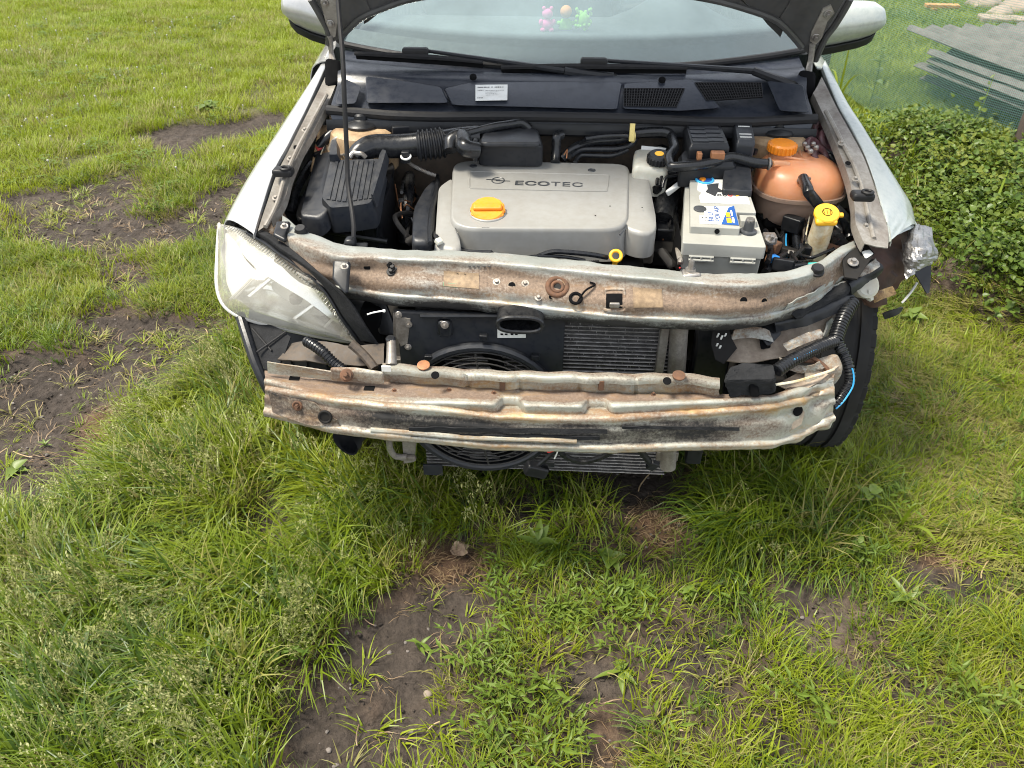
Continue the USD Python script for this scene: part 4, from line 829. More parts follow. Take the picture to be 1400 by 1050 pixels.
# hoses along the bulkhead
H = [([(768, 218, .80), (790, 200, .825), (815, 193, .83), (850, 190, .84), (872, 182, .86), (905, 180, .865), (917, 184, .86), (922, 200, .85), (914, 218, .84), (918, 228, .835), (942, 227, .84), (975, 222, .845), (1000, 215, .85), (1034, 223, .84), (1052, 224, .835)], .0125),
     ([(778, 214, .815), (800, 204, .82), (838, 204, .82), (862, 198, .83), (870, 188, .845)], .008), ([(786, 222, .80), (796, 212, .81), (830, 213, .81), (858, 205, .82)], .006),
     ([(800, 190, .85), (830, 186, .855), (860, 186, .86)], .007), ([(1098, 244, .815), (1105, 262, .81), (1116, 276, .78), (1126, 288, .72)], .0135),
     ([(1142, 285, .76), (1154, 298, .74), (1160, 318, .70), (1162, 326, .69)], .013), ([(1112, 207, .83), (1130, 212, .82), (1142, 222, .81), (1146, 240, .79), (1140, 262, .77)], .014),
     ([(1012, 214, .83), (1020, 206, .84), (1034, 208, .84)], .009), ([(896, 260, .76), (914, 248, .77), (926, 240, .78)], .012), ([(898, 252, .78), (905, 234, .80), (922, 232, .80)], .004), ([(902, 254, .78), (909, 237, .80), (924, 236, .80)], .004), ([(906, 256, .78), (913, 241, .80), (926, 240, .80)], .004),
     ([(436, 200, .81), (448, 188, .83), (464, 176, .845)], .014), ([(452, 205, .81), (460, 190, .84), (480, 184, .845), (516, 186, .84), (530, 190, .83)], .007), ([(429, 212, .80), (444, 207, .80), (470, 204, .80)], .006),
     ([(905, 300, .70), (912, 270, .73), (918, 255, .74)], .03), ([(500, 196, .80), (540, 186, .82), (552, 178, .85)], .008)]
for pts, r in H:
    mt = 'rail' if pts[0][0] == 452 else 'hose'
    obj('hose', tube(P3(pts), r, 12), L[mt], car)
obj('hose_clip', cat_([box((0.014, 0.012, 0.045), P(864, 181, z=.885), rx=-0.2), put(ring(0.015, 0.003, 18, 6), P(865, 186, z=.865), (1, 0.3, 0))]), L['brass'], car)
obj('hose_clamp', put(ring(0.0135, 0.003, 18, 6), P(1051, 224, z=.836), (1, 0, 0)), L['steel'], car)
obj('hose_clamp', put(ring(0.0145, 0.003, 18, 6), P(1099, 246, z=.812), (0.1, -0.6, -0.6)), L['steel'], car)
obj('heat_shield_plate', plate(P3([(800, 166, .87), (850, 164, .875), (850, 174, .855), (800, 176, .85)]), (0, -0.8, 0.6), 0.003), L['bay_brown'], car)
obj('bracket_clip', box((0.05, 0.03, 0.03), P(548, 178, z=.85), rz=0.3), L['black_plastic'], car)

# ---- brake fluid reservoir
bf = P3([(864, 236, .80), (866, 212, .80), (905, 206, .80), (918, 222, .80), (912, 240, .80)]); cbf = bf.mean(0)
br = obj('brake_fluid_reservoir', blockloft([bf-np.array([0, 0, 0.06]), bf, bf+(cbf-bf)*0.05+np.array([0, 0, 0.014]), bf+(cbf-bf)*0.2+np.array([0, 0, 0.02])], round_=0.014), L['white_plastic'], car, smooth=50)
bcp = P(901, 214, z=.838)
obj('reservoir_cap', put(cat_([lathe([(0, -0.015), (0.028, -0.015), (0.029, 0.003), (0.025, 0.008), (0, 0.008)], 24)]+[put(rbox((0.004, 0.006, 0.018), 0.0015, 4), (0.029*math.cos(a), 0.029*math.sin(a), -0.006), rz=a) for a in np.linspace(0, 6.283, 20, endpoint=False)]), bcp, (0, -.15, 1)), L['black_plastic'], br)
obj('cap_mark', put(lathe([(0, 0), (0.012, 0), (0.011, 0.0012), (0, 0.0012)], 20), bcp+np.array([0, -.001, 0.0082]), (0, -.15, 1)), L['yellow'], br)
obj('reservoir_label', plate(P3([(877, 200, .825), (911, 202, .825), (908, 210, .815), (876, 208, .815)]), (0, -0.6, 0.8), 0.002), L['label_white'], br)
obj('brake_servo', put(lathe([(0.11, -0.08), (0.12, -0.02), (0.10, 0.03), (0.05, 0.045), (0, 0.045)], 32), P(868, 214, z=.77)+np.array([0, 0.08, -0.02]), (0, -0.9, 0.3)), L['bay_dark'], car)
# ---- fuse boxes
def lidbox(q, z, h, nm, mt, lab=None):
    t = P3([(a, b, z) for a, b in q]); c = t.mean(0)
    o = obj(nm, blockloft([c+(t-c)*1.03-np.array([0, 0, h]), c+(t-c)*1.06-np.array([0, 0, 0.018]), c+(t-c)*1.06-np.array([0, 0, 0.010]), t-np.array([0, 0, 0.006]), c+(t-c)*0.95], round_=0.008), L[mt], car, smooth=40)
    return o, t, c
fb, t, c = lidbox([(937, 171), (985, 169), (997, 196), (944, 197)], .882, .08, 'fuse_box', 'black_plastic')
for u in (0.28, 0.68):
    for v in (0.2, 0.42, 0.64, 0.84):
        q = t[0]*(1-u)*(1-v)+t[1]*u*(1-v)+t[2]*u*v+t[3]*(1-u)*v; obj('lid_boss', box((0.040, 0.020, 0.003), q+np.array([0, 0, 0.001])), L['grey_plastic'], fb)
rl, t, c = lidbox([(1004, 166), (1027, 165), (1033, 192), (1008, 192)], .885, .09, 'relay_box', 'grey_plastic')
for v in (0.15, 0.3, 0.7, 0.85): obj('relay_print', box((0.03, 0.004, 0.0012), (t[0]+t[1])/2*(1-v)+(t[2]+t[3])/2*v+np.array([0, 0, 0.0008])), L['label_white'], rl)
ub, t, c = lidbox([(930, 212), (935, 205), (996, 206), (1008, 212), (1004, 222), (932, 224)], .845, .06, 'connector_block', 'black_plastic')
obj('orange_connector', box((0.034, 0.02, 0.018), P(981, 212, z=.862)), L['copper'], ub)
obj('orange_connector', box((0.012, 0.02, 0.018), P(956, 213, z=.86)), L['copper'], ub)

# ---- battery
zB = .775
btop = P3([(937, 246, zB+.012), (1017, 247, zB+.012), (1048, 338, zB-.012), (933, 332, zB-.012)])
def bq(u, v, h=0.0):                                              # point on the battery top: u across, v from the back to the front
    a = btop[0]*(1-u)*(1-v)+btop[1]*u*(1-v)+btop[2]*u*v+btop[3]*(1-u)*v; return a+np.array([0, 0, h])
cbt = btop.mean(0); dn = np.array([0, 0, 1.0])
bcase = obj('battery', blockloft([cbt+(btop-cbt)*np.array([.93, .95, 1])-dn*0.18, cbt+(btop-cbt)*np.array([.95, .965, 1])-dn*0.030], round_=0.006), L['battery_case'], car, smooth=40)
obj('battery_lid', blockloft([btop-dn*0.030, btop-dn*0.002, cbt+(btop-cbt)*0.985], round_=0.006), L['battery_case'], bcase, smooth=40)
raise_ = [bq(*q) for q in ((0.06, 0.02), (0.97, 0.02), (0.97, 0.62), (0.70, 0.62), (0.70, 0.86), (0.08, 0.86))]
cr_ = np.mean(raise_, 0)
obj('battery_top', blockloft([[p for p in raise_], [p+dn*0.016 for p in raise_], [p+(cr_-p)*0.015+dn*0.018 for p in raise_]], round_=0.004), L['battery_case'], bcase, smooth=40)
def bl(pts, h, nm, mt, th=0.0012, lab=None): return obj(nm, plate([bq(u, v, h) for u, v in pts], np.cross(btop[1]-btop[0], btop[0]-btop[3]), th), L[mt], bcase, label=lab)
bl([(.20, .03), (.34, .03), (.42, .10), (.60, .12), (.66, .18), (.92, .18), (.92, .50), (.22, .50), (.20, .40), (.24, .34), (.18, .30)], .0195, 'battery_label', 'label_white', lab='torn white label')
bl([(.33, .21), (.44, .19), (.52, .18), (.50, .26), (.60, .33), (.48, .33), (.44, .40), (.36, .36), (.30, .33), (.34, .28)], .0203, 'scraped_patch', 'letter_grey')
bl([(.26, .56), (.68, .54), (.69, .82), (.20, .82), (.20, .70), (.26, .70)], .0195, 'name_label', 'label_white')
bl([(.60, .57), (.68, .54), (.69, .825), (.47, .82)], .0203, 'blue_corner', 'label_blue')
bx = (bq(.6, .7)-bq(.2, .7)); bx /= np.linalg.norm(bx); bnrm = np.cross(btop[1]-btop[0], btop[0]-btop[3]); bnrm /= np.linalg.norm(bnrm)
up_ = bq(.4, .55)-bq(.4, .82); up_ /= np.linalg.norm(up_)
for s_, u, v, h_, mt, w in (('BLU', .375, .79, .011, 'label_blue', False), ('POLAR', .46, .79, .011, 'label_blue', False)):
    obj('printed_text', text_on(s_, h_, bq(u, v, .0208), up_, bnrm, 0.0004, w, sx=1.5), L[mt], bcase, smooth=False)
for i_, (u0_, u1_, v0_, v1_, mt) in enumerate(((.545, .60, .65, .72, 'yellow'), (.545, .605, .735, .80, 'yellow'), (.615, .637, .62, .70, 'label_white'), (.618, .645, .72, .80, 'label_white'))): bl([(u0_, v0_), (u1_, v0_), (u1_, v1_), (u0_, v1_)], .0210, 'printed_block', mt)
for u in (.235, .285): obj('printed_mark', box((0.005, 0.003, 0.0005), bq(u, .735, .0202)), L['letter_grey'], bcase)
for u in (.235, .27, .305): obj('printed_mark', box((0.004, 0.002, 0.0005), bq(u, .775, .0202)), L['letter_grey'], bcase)
for i, (u, v, mt) in enumerate(((.66, .24, 'ink_red'), (.76, .25, 'yellow'), (.66, .31, 'label_blue'), (.76, .31, 'label_blue'), (.66, .38, 'ink_red'), (.76, .38, 'yellow'), (.58, .38, 'letter_grey'), (.50, .38, 'letter_grey'))):
    obj('warning_mark', put(ring(0.0045, 0.0012, 14, 4) if mt != 'yellow' else lathe([(0.0055, 0), (0.0055, 0.0006), (0, 0.0006)], 3), bq(u, v, .0205), bnrm), L[mt], bcase)
obj('round_sticker', put(ring(0.021, 0.0032, 32, 6), bq(.30, .125, .0205), bnrm), L['label_cyan'], bcase)
obj('sticker_face', put(lathe([(0.019, 0), (0.019, 0.0008), (0, 0.0008)], 24), bq(.30, .125, .0205), bnrm), L['label_blue'], bcase)
obj('sticker_figure', put(hull([(-0.008, 0, 0), (0.0, 0.010, 0), (-0.002, -0.010, 0), (0.004, 0, 0)], 0.003), bq(.28, .125, .0215), bnrm), L['orange'], bcase)
obj('vent_plug', put(lathe([(0, -0.002), (0.0155, -0.002), (0.0155, 0.0015), (0.012, 0.003), (0, 0.003)], 24), bq(.21, .60, .0185), bnrm), L['letter_grey'], bcase)
obj('vent_hole', put(lathe([(0, 0), (0.006, 0), (0.006, 0.0012), (0, 0.0012)], 16), (bq(.42, .865)+dn*0.009), (0, -1, 0.2)), L['ink'], bcase)
obj('terminal', put(lathe([(0, 0), (0.020, 0), (0.019, 0.004), (0.0125, 0.006), (0.0105, 0.030), (0.009, 0.032), (0, 0.032)], 24), bq(.83, .80, 0), (0, 0, 1)), L['letter_grey'], bcase)
obj('terminal_post', put(lathe([(0.0118, 0.010), (0.0105, 0.030), (0.0092, 0.0330), (0, 0.0335)], 20), bq(.83, .80, 0.0005), (0, 0, 1)), L['steel'], bcase)
obj('lid_block', blockloft([[bq(u, v, 0) for u, v in ((.74, .64), (.95, .64), (.95, .74), (.74, .74))], [bq(u, v, .014) for u, v in ((.74, .64), (.95, .64), (.95, .73), (.74, .73))]], round_=0.003), L['battery_case'], bcase)
for u0, u1 in ((.10, .40), (.60, .90)):
    g = [bq(u0, 1, -.032), bq(u1, 1, -.032)]
    obj('carry_lug', cat_([tube([p+np.array([0, -0.003, -.008]) for p in g], 0.0035, 6), tube([p+np.array([0, -0.001, 0.0]) for p in g], 0.003, 6)]+[tube([g[0]*(1-t)+g[1]*t+np.array([0, -0.003, 0.001]), g[0]*(1-t)+g[1]*t+np.array([0, -0.003, -.010])], 0.0025, 6) for t in (0.1, 0.5, 0.9)]), L['battery_case'], bcase)
obj('side_label', plate([bq(-0.002, v)*1.0+np.array([-0.0035, 0, -z]) for v, z in ((.5, .035), (.97, .035), (.97, .10), (.5, .12))], (-1, 0, 0.05), 0.002), L['ink'], bcase)
obj('terminal_strap', hull(P3([(912, 262, .77), (930, 248, .785), (932, 252, .785), (914, 266, .76)]), 0.004), L['label_white'], car)
fl_top = P3([(995, 215, .838), (1026, 216, .838), (1029, 261, .812), (988, 259, .812), (990, 232, .826)])
obj('terminal_cover', blockloft([fl_top-dn*0.016, fl_top-dn*0.003, fl_top.mean(0)+(fl_top-fl_top.mean(0))*0.95], round_=0.008), L['grey_plastic'], car, smooth=50)
obj('battery_clamp', cat_([box((0.03, 0.03, 0.02), P(1052, 326, z=.74)), bolt(P(1052, 328, z=.752), (0.3, -.3, .9), 0.011, h=0.008)]), L['steel'], car)

# ---- coolant expansion tank
ctk = P(1092, 246, z=.775)
def ovals(levels, n=32):
    return [np.array([(ctk[0]+dx+rx*np.sign(math.cos(a))*abs(math.cos(a))**0.8, ctk[1]+dy+ry*np.sign(math.sin(a))*abs(math.sin(a))**0.8, z) for a in np.linspace(0, 2*math.pi, n, endpoint=False)]) for z, rx, ry, dx, dy in levels]
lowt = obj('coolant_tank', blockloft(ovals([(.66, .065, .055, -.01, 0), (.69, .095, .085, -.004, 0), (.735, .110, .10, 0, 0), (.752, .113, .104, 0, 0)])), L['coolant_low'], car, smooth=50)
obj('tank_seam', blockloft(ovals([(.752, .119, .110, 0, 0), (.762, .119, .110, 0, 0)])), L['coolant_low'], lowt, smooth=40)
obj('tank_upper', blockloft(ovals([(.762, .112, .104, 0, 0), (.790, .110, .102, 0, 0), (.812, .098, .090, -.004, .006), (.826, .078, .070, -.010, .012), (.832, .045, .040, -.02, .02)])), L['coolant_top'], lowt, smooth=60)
nk = P(1068, 207, z=.842)
obj('tank_neck', put(lathe([(0.034, -0.05), (0.030, -0.01), (0.030, 0), (0, 0)], 24), nk), L['coolant_top'], lowt)
obj('tank_cap', put(cat_([lathe([(0, 0.0), (0.034, 0), (0.0355, 0.004), (0.0345, 0.019), (0.030, 0.023), (0, 0.023)], 32)]+[put(rbox((0.005, 0.0055, 0.019), 0.0018, 6), (0.0352*math.cos(a), 0.0352*math.sin(a), 0.0105), rz=a) for a in np.linspace(0, 6.283, 22, endpoint=False)]), nk+np.array([0, 0, 0.001]), (0, -.05, 1)), L['orange'], lowt)
for a, b in (((1093, 206, .835), (1100, 226, .825)), ((1072, 214, .84), (1106, 220, .83))): obj('mould_line', tube([P(*a[:2], z=a[2]), P(*b[:2], z=b[2])], 0.003, 6), L['coolant_top'], lowt)
obj('tank_nozzle', tube(P3([(1056, 224, .833), (1070, 224, .830), (1078, 226, .826)]), 0.008, 10), L['coolant_top'], lowt)
obj('vent_nozzle', tube(P3([(1097, 240, .82), (1100, 248, .81)]), 0.009, 10), L['steel'], lowt)
# ---- washer bottle filler
wb0, wb1 = P(1110, 360, z=.63), P(1129, 294, z=.778)
wn = obj('washer_filler', tube([wb0-(wb1-wb0)*0.4, wb0, wb0*0.4+wb1*0.6, wb1], [0.036, 0.034, 0.026, 0.024], 20, 4), L['washer_neck'], car)
wax = (wb1-wb0)/np.linalg.norm(wb1-wb0)+np.array([0, -.35, .3])
obj('washer_cap', cat_([put(lathe([(0, -0.004), (0.026, -0.004), (0.0295, 0.0), (0.0295, 0.006), (0.027, 0.009), (0, 0.009)], 30), wb1+np.array([0, -0.002, 0.002]), wax), put(rbox((0.05, 0.03, 0.016), 0.006), wb1+np.array([-0.002, -0.014, -0.006]), wax), put(rbox((0.02, 0.012, 0.008), 0.003), wb1+np.array([0.034, 0.006, -0.002]), wax)]), L['yellow'], wn)
fm = frame(wax)
wc0 = wb1+np.array([0, -0.002, 0.002])+fm[:3, 2]*0.0092
obj('cap_symbol', cat_([put(ring(0.011, 0.0011, 20, 4), wc0, wax)]+[tube([wc0+fm[:3, :3] @ np.array([x, -0.006, 0]), wc0+fm[:3, :3] @ np.array([x*1.4, 0.007, 0])], 0.0008, 4) for x in (-0.006, 0, 0.006)]), L['ink'], wn)
obj('filler_sleeve', tube([wb0+(wb1-wb0)*0.10, wb0-(wb1-wb0)*0.6], [0.040, 0.046], 18, 2), L['ink'], car)
obj('retaining_wire', put(ring(0.037, 0.002, 24, 6), wb0+(wb1-wb0)*0.16, wax), L['copper'], wn)
obj('teal_clip', box((0.03, 0.012, 0.008), P(1114, 362, z=.70), rz=0.2), L['teal_clip'], car)
# ---- loose wiring between battery and wing
W = [([(1072, 318, .66), (1074, 345, .65), (1082, 370, .64)], .012, .002), ([(1088, 318, .67), (1092, 345, .66), (1096, 362, .65)], .012, .002), ([(1046, 372, .68), (1060, 358, .68), (1074, 348, .68)], .009, 0), ([(1060, 372, .67), (1085, 352, .68), (1098, 340, .69)], .006, 0),
     ([(1090, 345, .68), (1110, 352, .70), (1130, 344, .70), (1140, 340, .70)], .004, 0), ([(1120, 318, .70), (1140, 322, .70), (1150, 336, .70)], .018, 0), ([(1134, 300, .70), (1144, 312, .69), (1160, 322, .68)], .012, 0), ([(1040, 290, .70), (1060, 300, .68), (1090, 305, .68), (1110, 312, .67)], .014, 0),
     ([(1044, 280, .70), (1064, 288, .69), (1100, 300, .69)], .009, 0)]
for pts, r, cr2 in W: obj('cable_conduit', tube(P3(pts), r, 12, 8, corr=cr2), L['hose'], car)
obj('blue_connector', box((0.02, 0.022, 0.016), P(1058, 354, z=.695), rz=0.5), L['blue_clip'], car)
obj('cable_stripe', tube(P3([(1075, 320, .674), (1077, 345, .664), (1085, 368, .655)]), 0.002, 5), L['cyan_stripe'], car)
for (a, b, z, sz, mt) in ((1070, 362, .69, (.05, .025, .03), 'black_plastic'), (1092, 368, .68, (.04, .03, .03), 'black_plastic'), (1066, 300, .68, (.09, .05, .03), 'ink'), (1084, 306, .70, (.05, .03, .04), 'black_plastic'), (1058, 338, .68, (.03, .03, .03), 'rust'), (1142, 340, .69, (.03, .03, .02), 'rust'), (1100, 342, .68, (.03, .02, .03), 'black_plastic'), (1080, 345, .67, (.05, .03, .02), 'bay_dark')):
    obj('wiring_connector', box(sz, P(a, b, z=z), rz=rnd.uniform(-.8, .8), rx=rnd.uniform(-.4, .4)), L[mt], car)
# ---- horn-like ribbed hose at the wing and loose fittings
for k in range(4):
    c = P(1122-5*k+14*(k % 2), 181+11*k, z=.85-.008*k); obj('ribbed_grommet', cat_([put(ring(0.024, 0.009, 22, 8), c, (0.5, -.5, .6)), put(lathe([(0, -0.02), (0.02, -0.02), (0.02, -0.004), (0, -.004)], 16), c, (0.5, -.5, .6))]), L['burgundy'], car)
obj('wing_hump', hull(P3([(1098, 196, .82), (1140, 176, .85), (1146, 226, .80), (1120, 240, .78)]), 0.02), L['burgundy'], car)
for k in range(5): obj('fitting', put(rbox((0.012, 0.012, 0.012), 0.004), P(1100+4*k, 197+5*(k % 3), z=.855), rz=k), L['steel'], car)
for (pts, r) in (([(905, 205, .80), (900, 240, .76), (902, 275, .72), (905, 320, .66)], .02), ([(912, 240, .74), (918, 290, .70), (920, 350, .60)], .018), ([(560, 240, .72), (556, 290, .68), (552, 330, .60)], .015), ([(425, 225, .76), (405, 260, .74), (398, 290, .70)], .012)):
    obj('hose', tube(P3(pts), r, 10), L['hose'], car)
obj('front_tray', box((0.10, 0.22, 0.02), (0.24, 0.42, 0.55)), L['bay_dark'], car)

# ---- loose cables, small hoses, clips and dirt that fill the gaps of the bay
cr3 = random.Random(21)
for (x0, x1, y0, y1, z0, z1, n_) in ((540, 600, 228, 330, .62, .76, 9), (896, 930, 250, 366, .60, .74, 10), (1046, 1150, 292, 366, .62, .71, 16), (770, 862, 188, 226, .74, .83, 8), (424, 470, 166, 212, .76, .82, 6), (1100, 1150, 210, 330, .64, .72, 10), (640, 830, 338, 362, .66, .71, 8), (1000, 1060, 200, 250, .76, .82, 5)):
    for k in range(n_):
        a = [cr3.uniform(x0, x1), cr3.uniform(y0, y1), cr3.uniform(z0, z1)]; pts = [a]
        for q in range(3): a = [min(x1, max(x0, a[0]+cr3.uniform(-.45, .45)*(x1-x0))), min(y1, max(y0, a[1]+cr3.uniform(-.4, .4)*(y1-y0))), cr3.uniform(z0, z1)]; pts.append(a)
        r_ = cr3.choice([.0022, .003, .003, .0045, .007]) if k % 5 else .0018; big = r_ > .004
        obj('cable', tube(P3(pts), r_, 7, 6, corr=.001 if big and k % 2 else 0), L[cr3.choice(['hose', 'hose', 'rubber', 'rubber', 'bay_brown', 'rail'])] if k % 5 else L[cr3.choice(['red_wire', 'washer_neck', 'steel', 'copper'])], car)
        if k % 3 == 0:
            p_ = P3([pts[1]])[0]; obj('cable_clip', box((.016, .014, .012), p_, rz=cr3.uniform(0, 3), rx=cr3.uniform(-.5, .5)), L[cr3.choice(['black_plastic', 'black_plastic', 'steel', 'bay_brown', 'white_plastic'])], car)
for pts in ([(560, 330, .70), (575, 322, .71)], [(905, 345, .70), (918, 362, .69)]): obj('engine_bracket', hull(P3(pts), .012), L['bay_dark'], car)
# cover seams and moulded details
obj('cover_seam', tube([PC(*q)-nC*.010 for q in ((859, 232), (859, 300), (848, 316))], .0022, 6), L['letter_grey'], cov)
for q in ((834, 282), (814, 295), (878, 284)): obj('cover_pit', put(lathe([(0, 0), (.0018, 0), (.0018, .0006), (0, .0006)], 8), PC(*q)+nC*.0003, nC), L['ink'], cov)

# ================================================================ FRONT END
def lines(xs, n):                                                # denser stations along px
    return np.linspace(xs[0], xs[-1], n)
def wearfield(keys, rowvals, post=None):
    """per-vertex wear colours: nearest row of key points -> (dirt, rust, soot)"""
    pts = np.vstack(keys); vals = np.vstack([np.repeat(np.asarray(v, float)[None], len(k), 0) for k, v in zip(keys, rowvals)])
    t = cKDTree(pts)
    def fn(v):
        d, i = t.query(v, k=6); w = 1/(d+0.004)**2; o = (vals[i]*w[..., None]).sum(1)/w.sum(1)[:, None]; return post(v, o) if post else o
    return {'wear': fn}

# ---- slam panel: upper cross member, swept across the nose
SX = np.array([386, 409, 440, 463, 509, 537, 600, 680, 760, 840, 900, 940, 991, 1040, 1097, 1126, 1149, 1169])
ST = np.array([289, 317, 326, 337, 340, 343, 344, 348, 355, 364, 369, 374, 377, 376, 369, 357, 337, 327])      # rear top edge
SF = np.array([320, 338, 350, 358, 358, 360, 362, 367, 374, 383, 388, 392, 397, 396, 384, 371, 352, 338])      # front edge of the rim
SB = np.array([352, 372, 386, 393, 400, 405, 408, 415, 424, 433, 436, 438, 439, 434, 418, 402, 384, 372])      # bright lower lip
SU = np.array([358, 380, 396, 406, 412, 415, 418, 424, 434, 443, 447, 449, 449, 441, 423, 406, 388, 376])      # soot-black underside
n = 90; xs = np.linspace(386, 1169, n)
it = lambda Y: gaussian_filter(np.interp(xs, SX, Y), 1.2)
zt = 0.755-0.020*np.clip((xs-1040)/130, 0, 1)-0.0*xs+0.018*np.clip((470-xs)/80, 0, 1)
shift = np.interp(xs, [386, 470, 620, 1000, 1169], [-10, -4, 0, 0, 6])
def rowpx(dx, Y, Z): return np.array([P(a+dx_, b, z=c) for a, dx_, b, c in zip(xs, np.broadcast_to(dx, xs.shape), Y, Z)])
yT, yF, yB, yU = it(ST), it(SF), it(SB), it(SU)
wob = (meshkit.fbm(np.c_[xs/40, 0*xs, 0*xs], 3, 2)-0.5)
Rr = rowpx(0, yT+3, zt-0.012); R0 = rowpx(0, yT, zt); R1 = rowpx(shift*0.3, yT*0.35+yF*0.65+wob*3, zt+0.001); R2 = rowpx(shift*0.5, yF, zt-0.010)
R3 = rowpx(shift*0.6, yF*0.75+yB*0.25+wob*5, zt-0.028); R4 = rowpx(shift*0.8, yF*0.35+yB*0.65+wob*6, zt-0.048); R5 = rowpx(shift, yB-4, zt-0.070); R6 = rowpx(shift, yB, zt-0.073)
R7 = R6+np.array([0, 0.004, -0.012]); R8 = R6+np.array([0, 0.012, -0.030]); R9 = R6+np.array([0, 0.07, -0.040])
rows = [Rr, R0, R1, R2, R3, R4, R5, R6, R7, R8, R9]
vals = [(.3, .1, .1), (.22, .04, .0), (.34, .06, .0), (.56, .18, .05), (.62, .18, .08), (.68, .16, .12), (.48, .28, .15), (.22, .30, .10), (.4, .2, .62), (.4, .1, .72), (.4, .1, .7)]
def slamdent(G):
    b = 0.007*(meshkit.fbm(G*np.array([18, 18, 18]), 3, 6)-0.5)+.0035*(meshkit.fbm(G*60, 2, 16)-.5)
    r = np.clip((G[..., 0]-0.30)/0.25, 0, 1); return b+r*0.018*(meshkit.fbm(G*24, 3, 12)-0.5)
slam = obj('upper_cross_member', skin(rows, 0.002, 3, 1, dent=slamdent, su=True), L['panel_metal'], car, smooth=55, attr=wearfield(rows, vals), label='grimy rusted cross member above the radiator')
# where the front face of the member lies (for bolts, holes and stickers)
slam_cast = caster(skin(rows, 0, 3, 1, dent=slamdent))
def SP(px, py): return slam_cast(px, py)[0]
sn = np.array([0, -0.55, 0.83])
def hole(px, py, r, parent=None, rim=True, mt='ink'):
    p, m = slam_cast(px, py); p = p+m*.0012
    obj('hole', put(lathe([(0, 0), (r, 0), (r, 0.0012), (0, 0.0012)], 20), p, m), L[mt], slam)
    if rim: obj('hole_rim', put(ring(r*1.12, r*0.16, 22, 6), p, m), L['beam_metal'], slam, attr={'wear': lambda v: np.tile((.5, .4, .1), (len(v), 1))})
for q, r in (((502, 365), .0075), ((700, 391), .008), ((837, 394), .0), ((1016, 411), .008), ((1044, 412), .007), ((815, 405), .0), ((754, 406), .0055)):
    if r: hole(q[0], q[1], r, rim=q[0] > 600)
hole(762, 393, .016, mt='bay_dark'); obj('latch_seat', put(cat_([ring(0.021, 0.006, 28, 8), ring(0.012, 0.004, 24, 8)]), SP(762, 393)+sn*0.003, sn), L['rust'], slam)
obj('latch_spring', cat_([put(ring(0.012, 0.0035, 24, 8), SP(787, 409)+sn*0.004, sn), tube([SP(790, 414)+sn*0.004, SP(802, 399)+sn*0.012, SP(813, 390)+sn*0.004, SP(806, 387)+sn*0.004], 0.0022, 6)]), L['ink'], slam)
obj('lock_slot', decal(slam_cast, ((829, 402), (851, 402), (851, 421), (829, 421)), .0012, 4), L['ink'], slam)
obj('slot_frame', tube([SP(*q)+sn*0.002 for q in ((827, 397), (853, 397), (854, 424), (827, 424), (827, 397))], 0.004, 8, 4), L['panel_metal'], slam, attr={'wear': lambda v: np.tile((.5, .25, .1), (len(v), 1))})
obj('slot_pawl', put(rbox((0.022, 0.008, 0.012), 0.003), SP(840, 418)+sn*0.004), L['steel'], slam)
for q in ((679, 386), (718, 388), (736, 407), (534, 362)): obj('rivet', bolt(SP(*q)+sn*0.001, sn, .0075, h=.004), L['alloy' if q[0] > 600 else 'ink'], slam)
for q, r in (((412, 318), .013), ((1116, 372), .0135)): obj('rubber_buffer', put(lathe([(0, 0), (r*1.2, 0), (r*1.2, .004), (r, .006), (r, .013), (r*.85, .016), (0, .016)], 24), SP(*q)+np.array([0, 0, .0]), (0, -.3, 1)), L['rubber'], slam)
for q in ((537, 367), (535, 372), (1165, 362)): obj('bolt', bolt(SP(*q)+sn*0.001, sn, .009, h=.006), L['rubber'], slam)
obj('sticker', decal(slam_cast, ((607, 370), (655, 374), (655, 395), (607, 391))), L['label_old'], slam, label='brown worn paper sticker')
obj('green_sticker', decal(slam_cast, ((606, 386), (625, 387), (625, 393), (606, 391)), lift=.002), L['label_green'], slam)
obj('sticker_drawing', cat_([put(ring(0.004, .0007, 12, 4), SP(*q)+sn*.002, sn) for q in ((627, 373), (637, 374))]+[tube([SP(*q)+sn*.0022 for q in l], .0007, 4) for l in ([(627, 376), (633, 381), (630, 386)], [(637, 377), (635, 382), (634, 387)])]), L['ink'], slam)
obj('sticker', decal(slam_cast, ((865, 393), (905, 395), (906, 420), (866, 420))), L['label_old'], slam, label='brown worn paper sticker')
for a in (642, 648, 654, 662, 669): obj('stamped_mark', box((0.006, 0.008, 0.0008), SP(a, 363.5+(a-642)*.02)+np.array([0, 0, .001])), L['letter_grey'], slam)
obj('slot', plate([SP(*q)+np.array([0, 0, .001]) for q in ((756, 359), (774, 360), (773, 362), (757, 361))], (0, 0, 1), 0.002), L['ink'], slam)
obj('battery_stay', cat_([hull([SP(935, 372)+np.array([0, 0, .004]), SP(955, 378)+np.array([0, 0, .004]), SP(936, 378)+np.array([0, 0, .0])], .005), bolt(SP(943, 366)+np.array([0, 0, .004]), (0, 0, 1), .010, h=.016)]), L['steel'], slam)
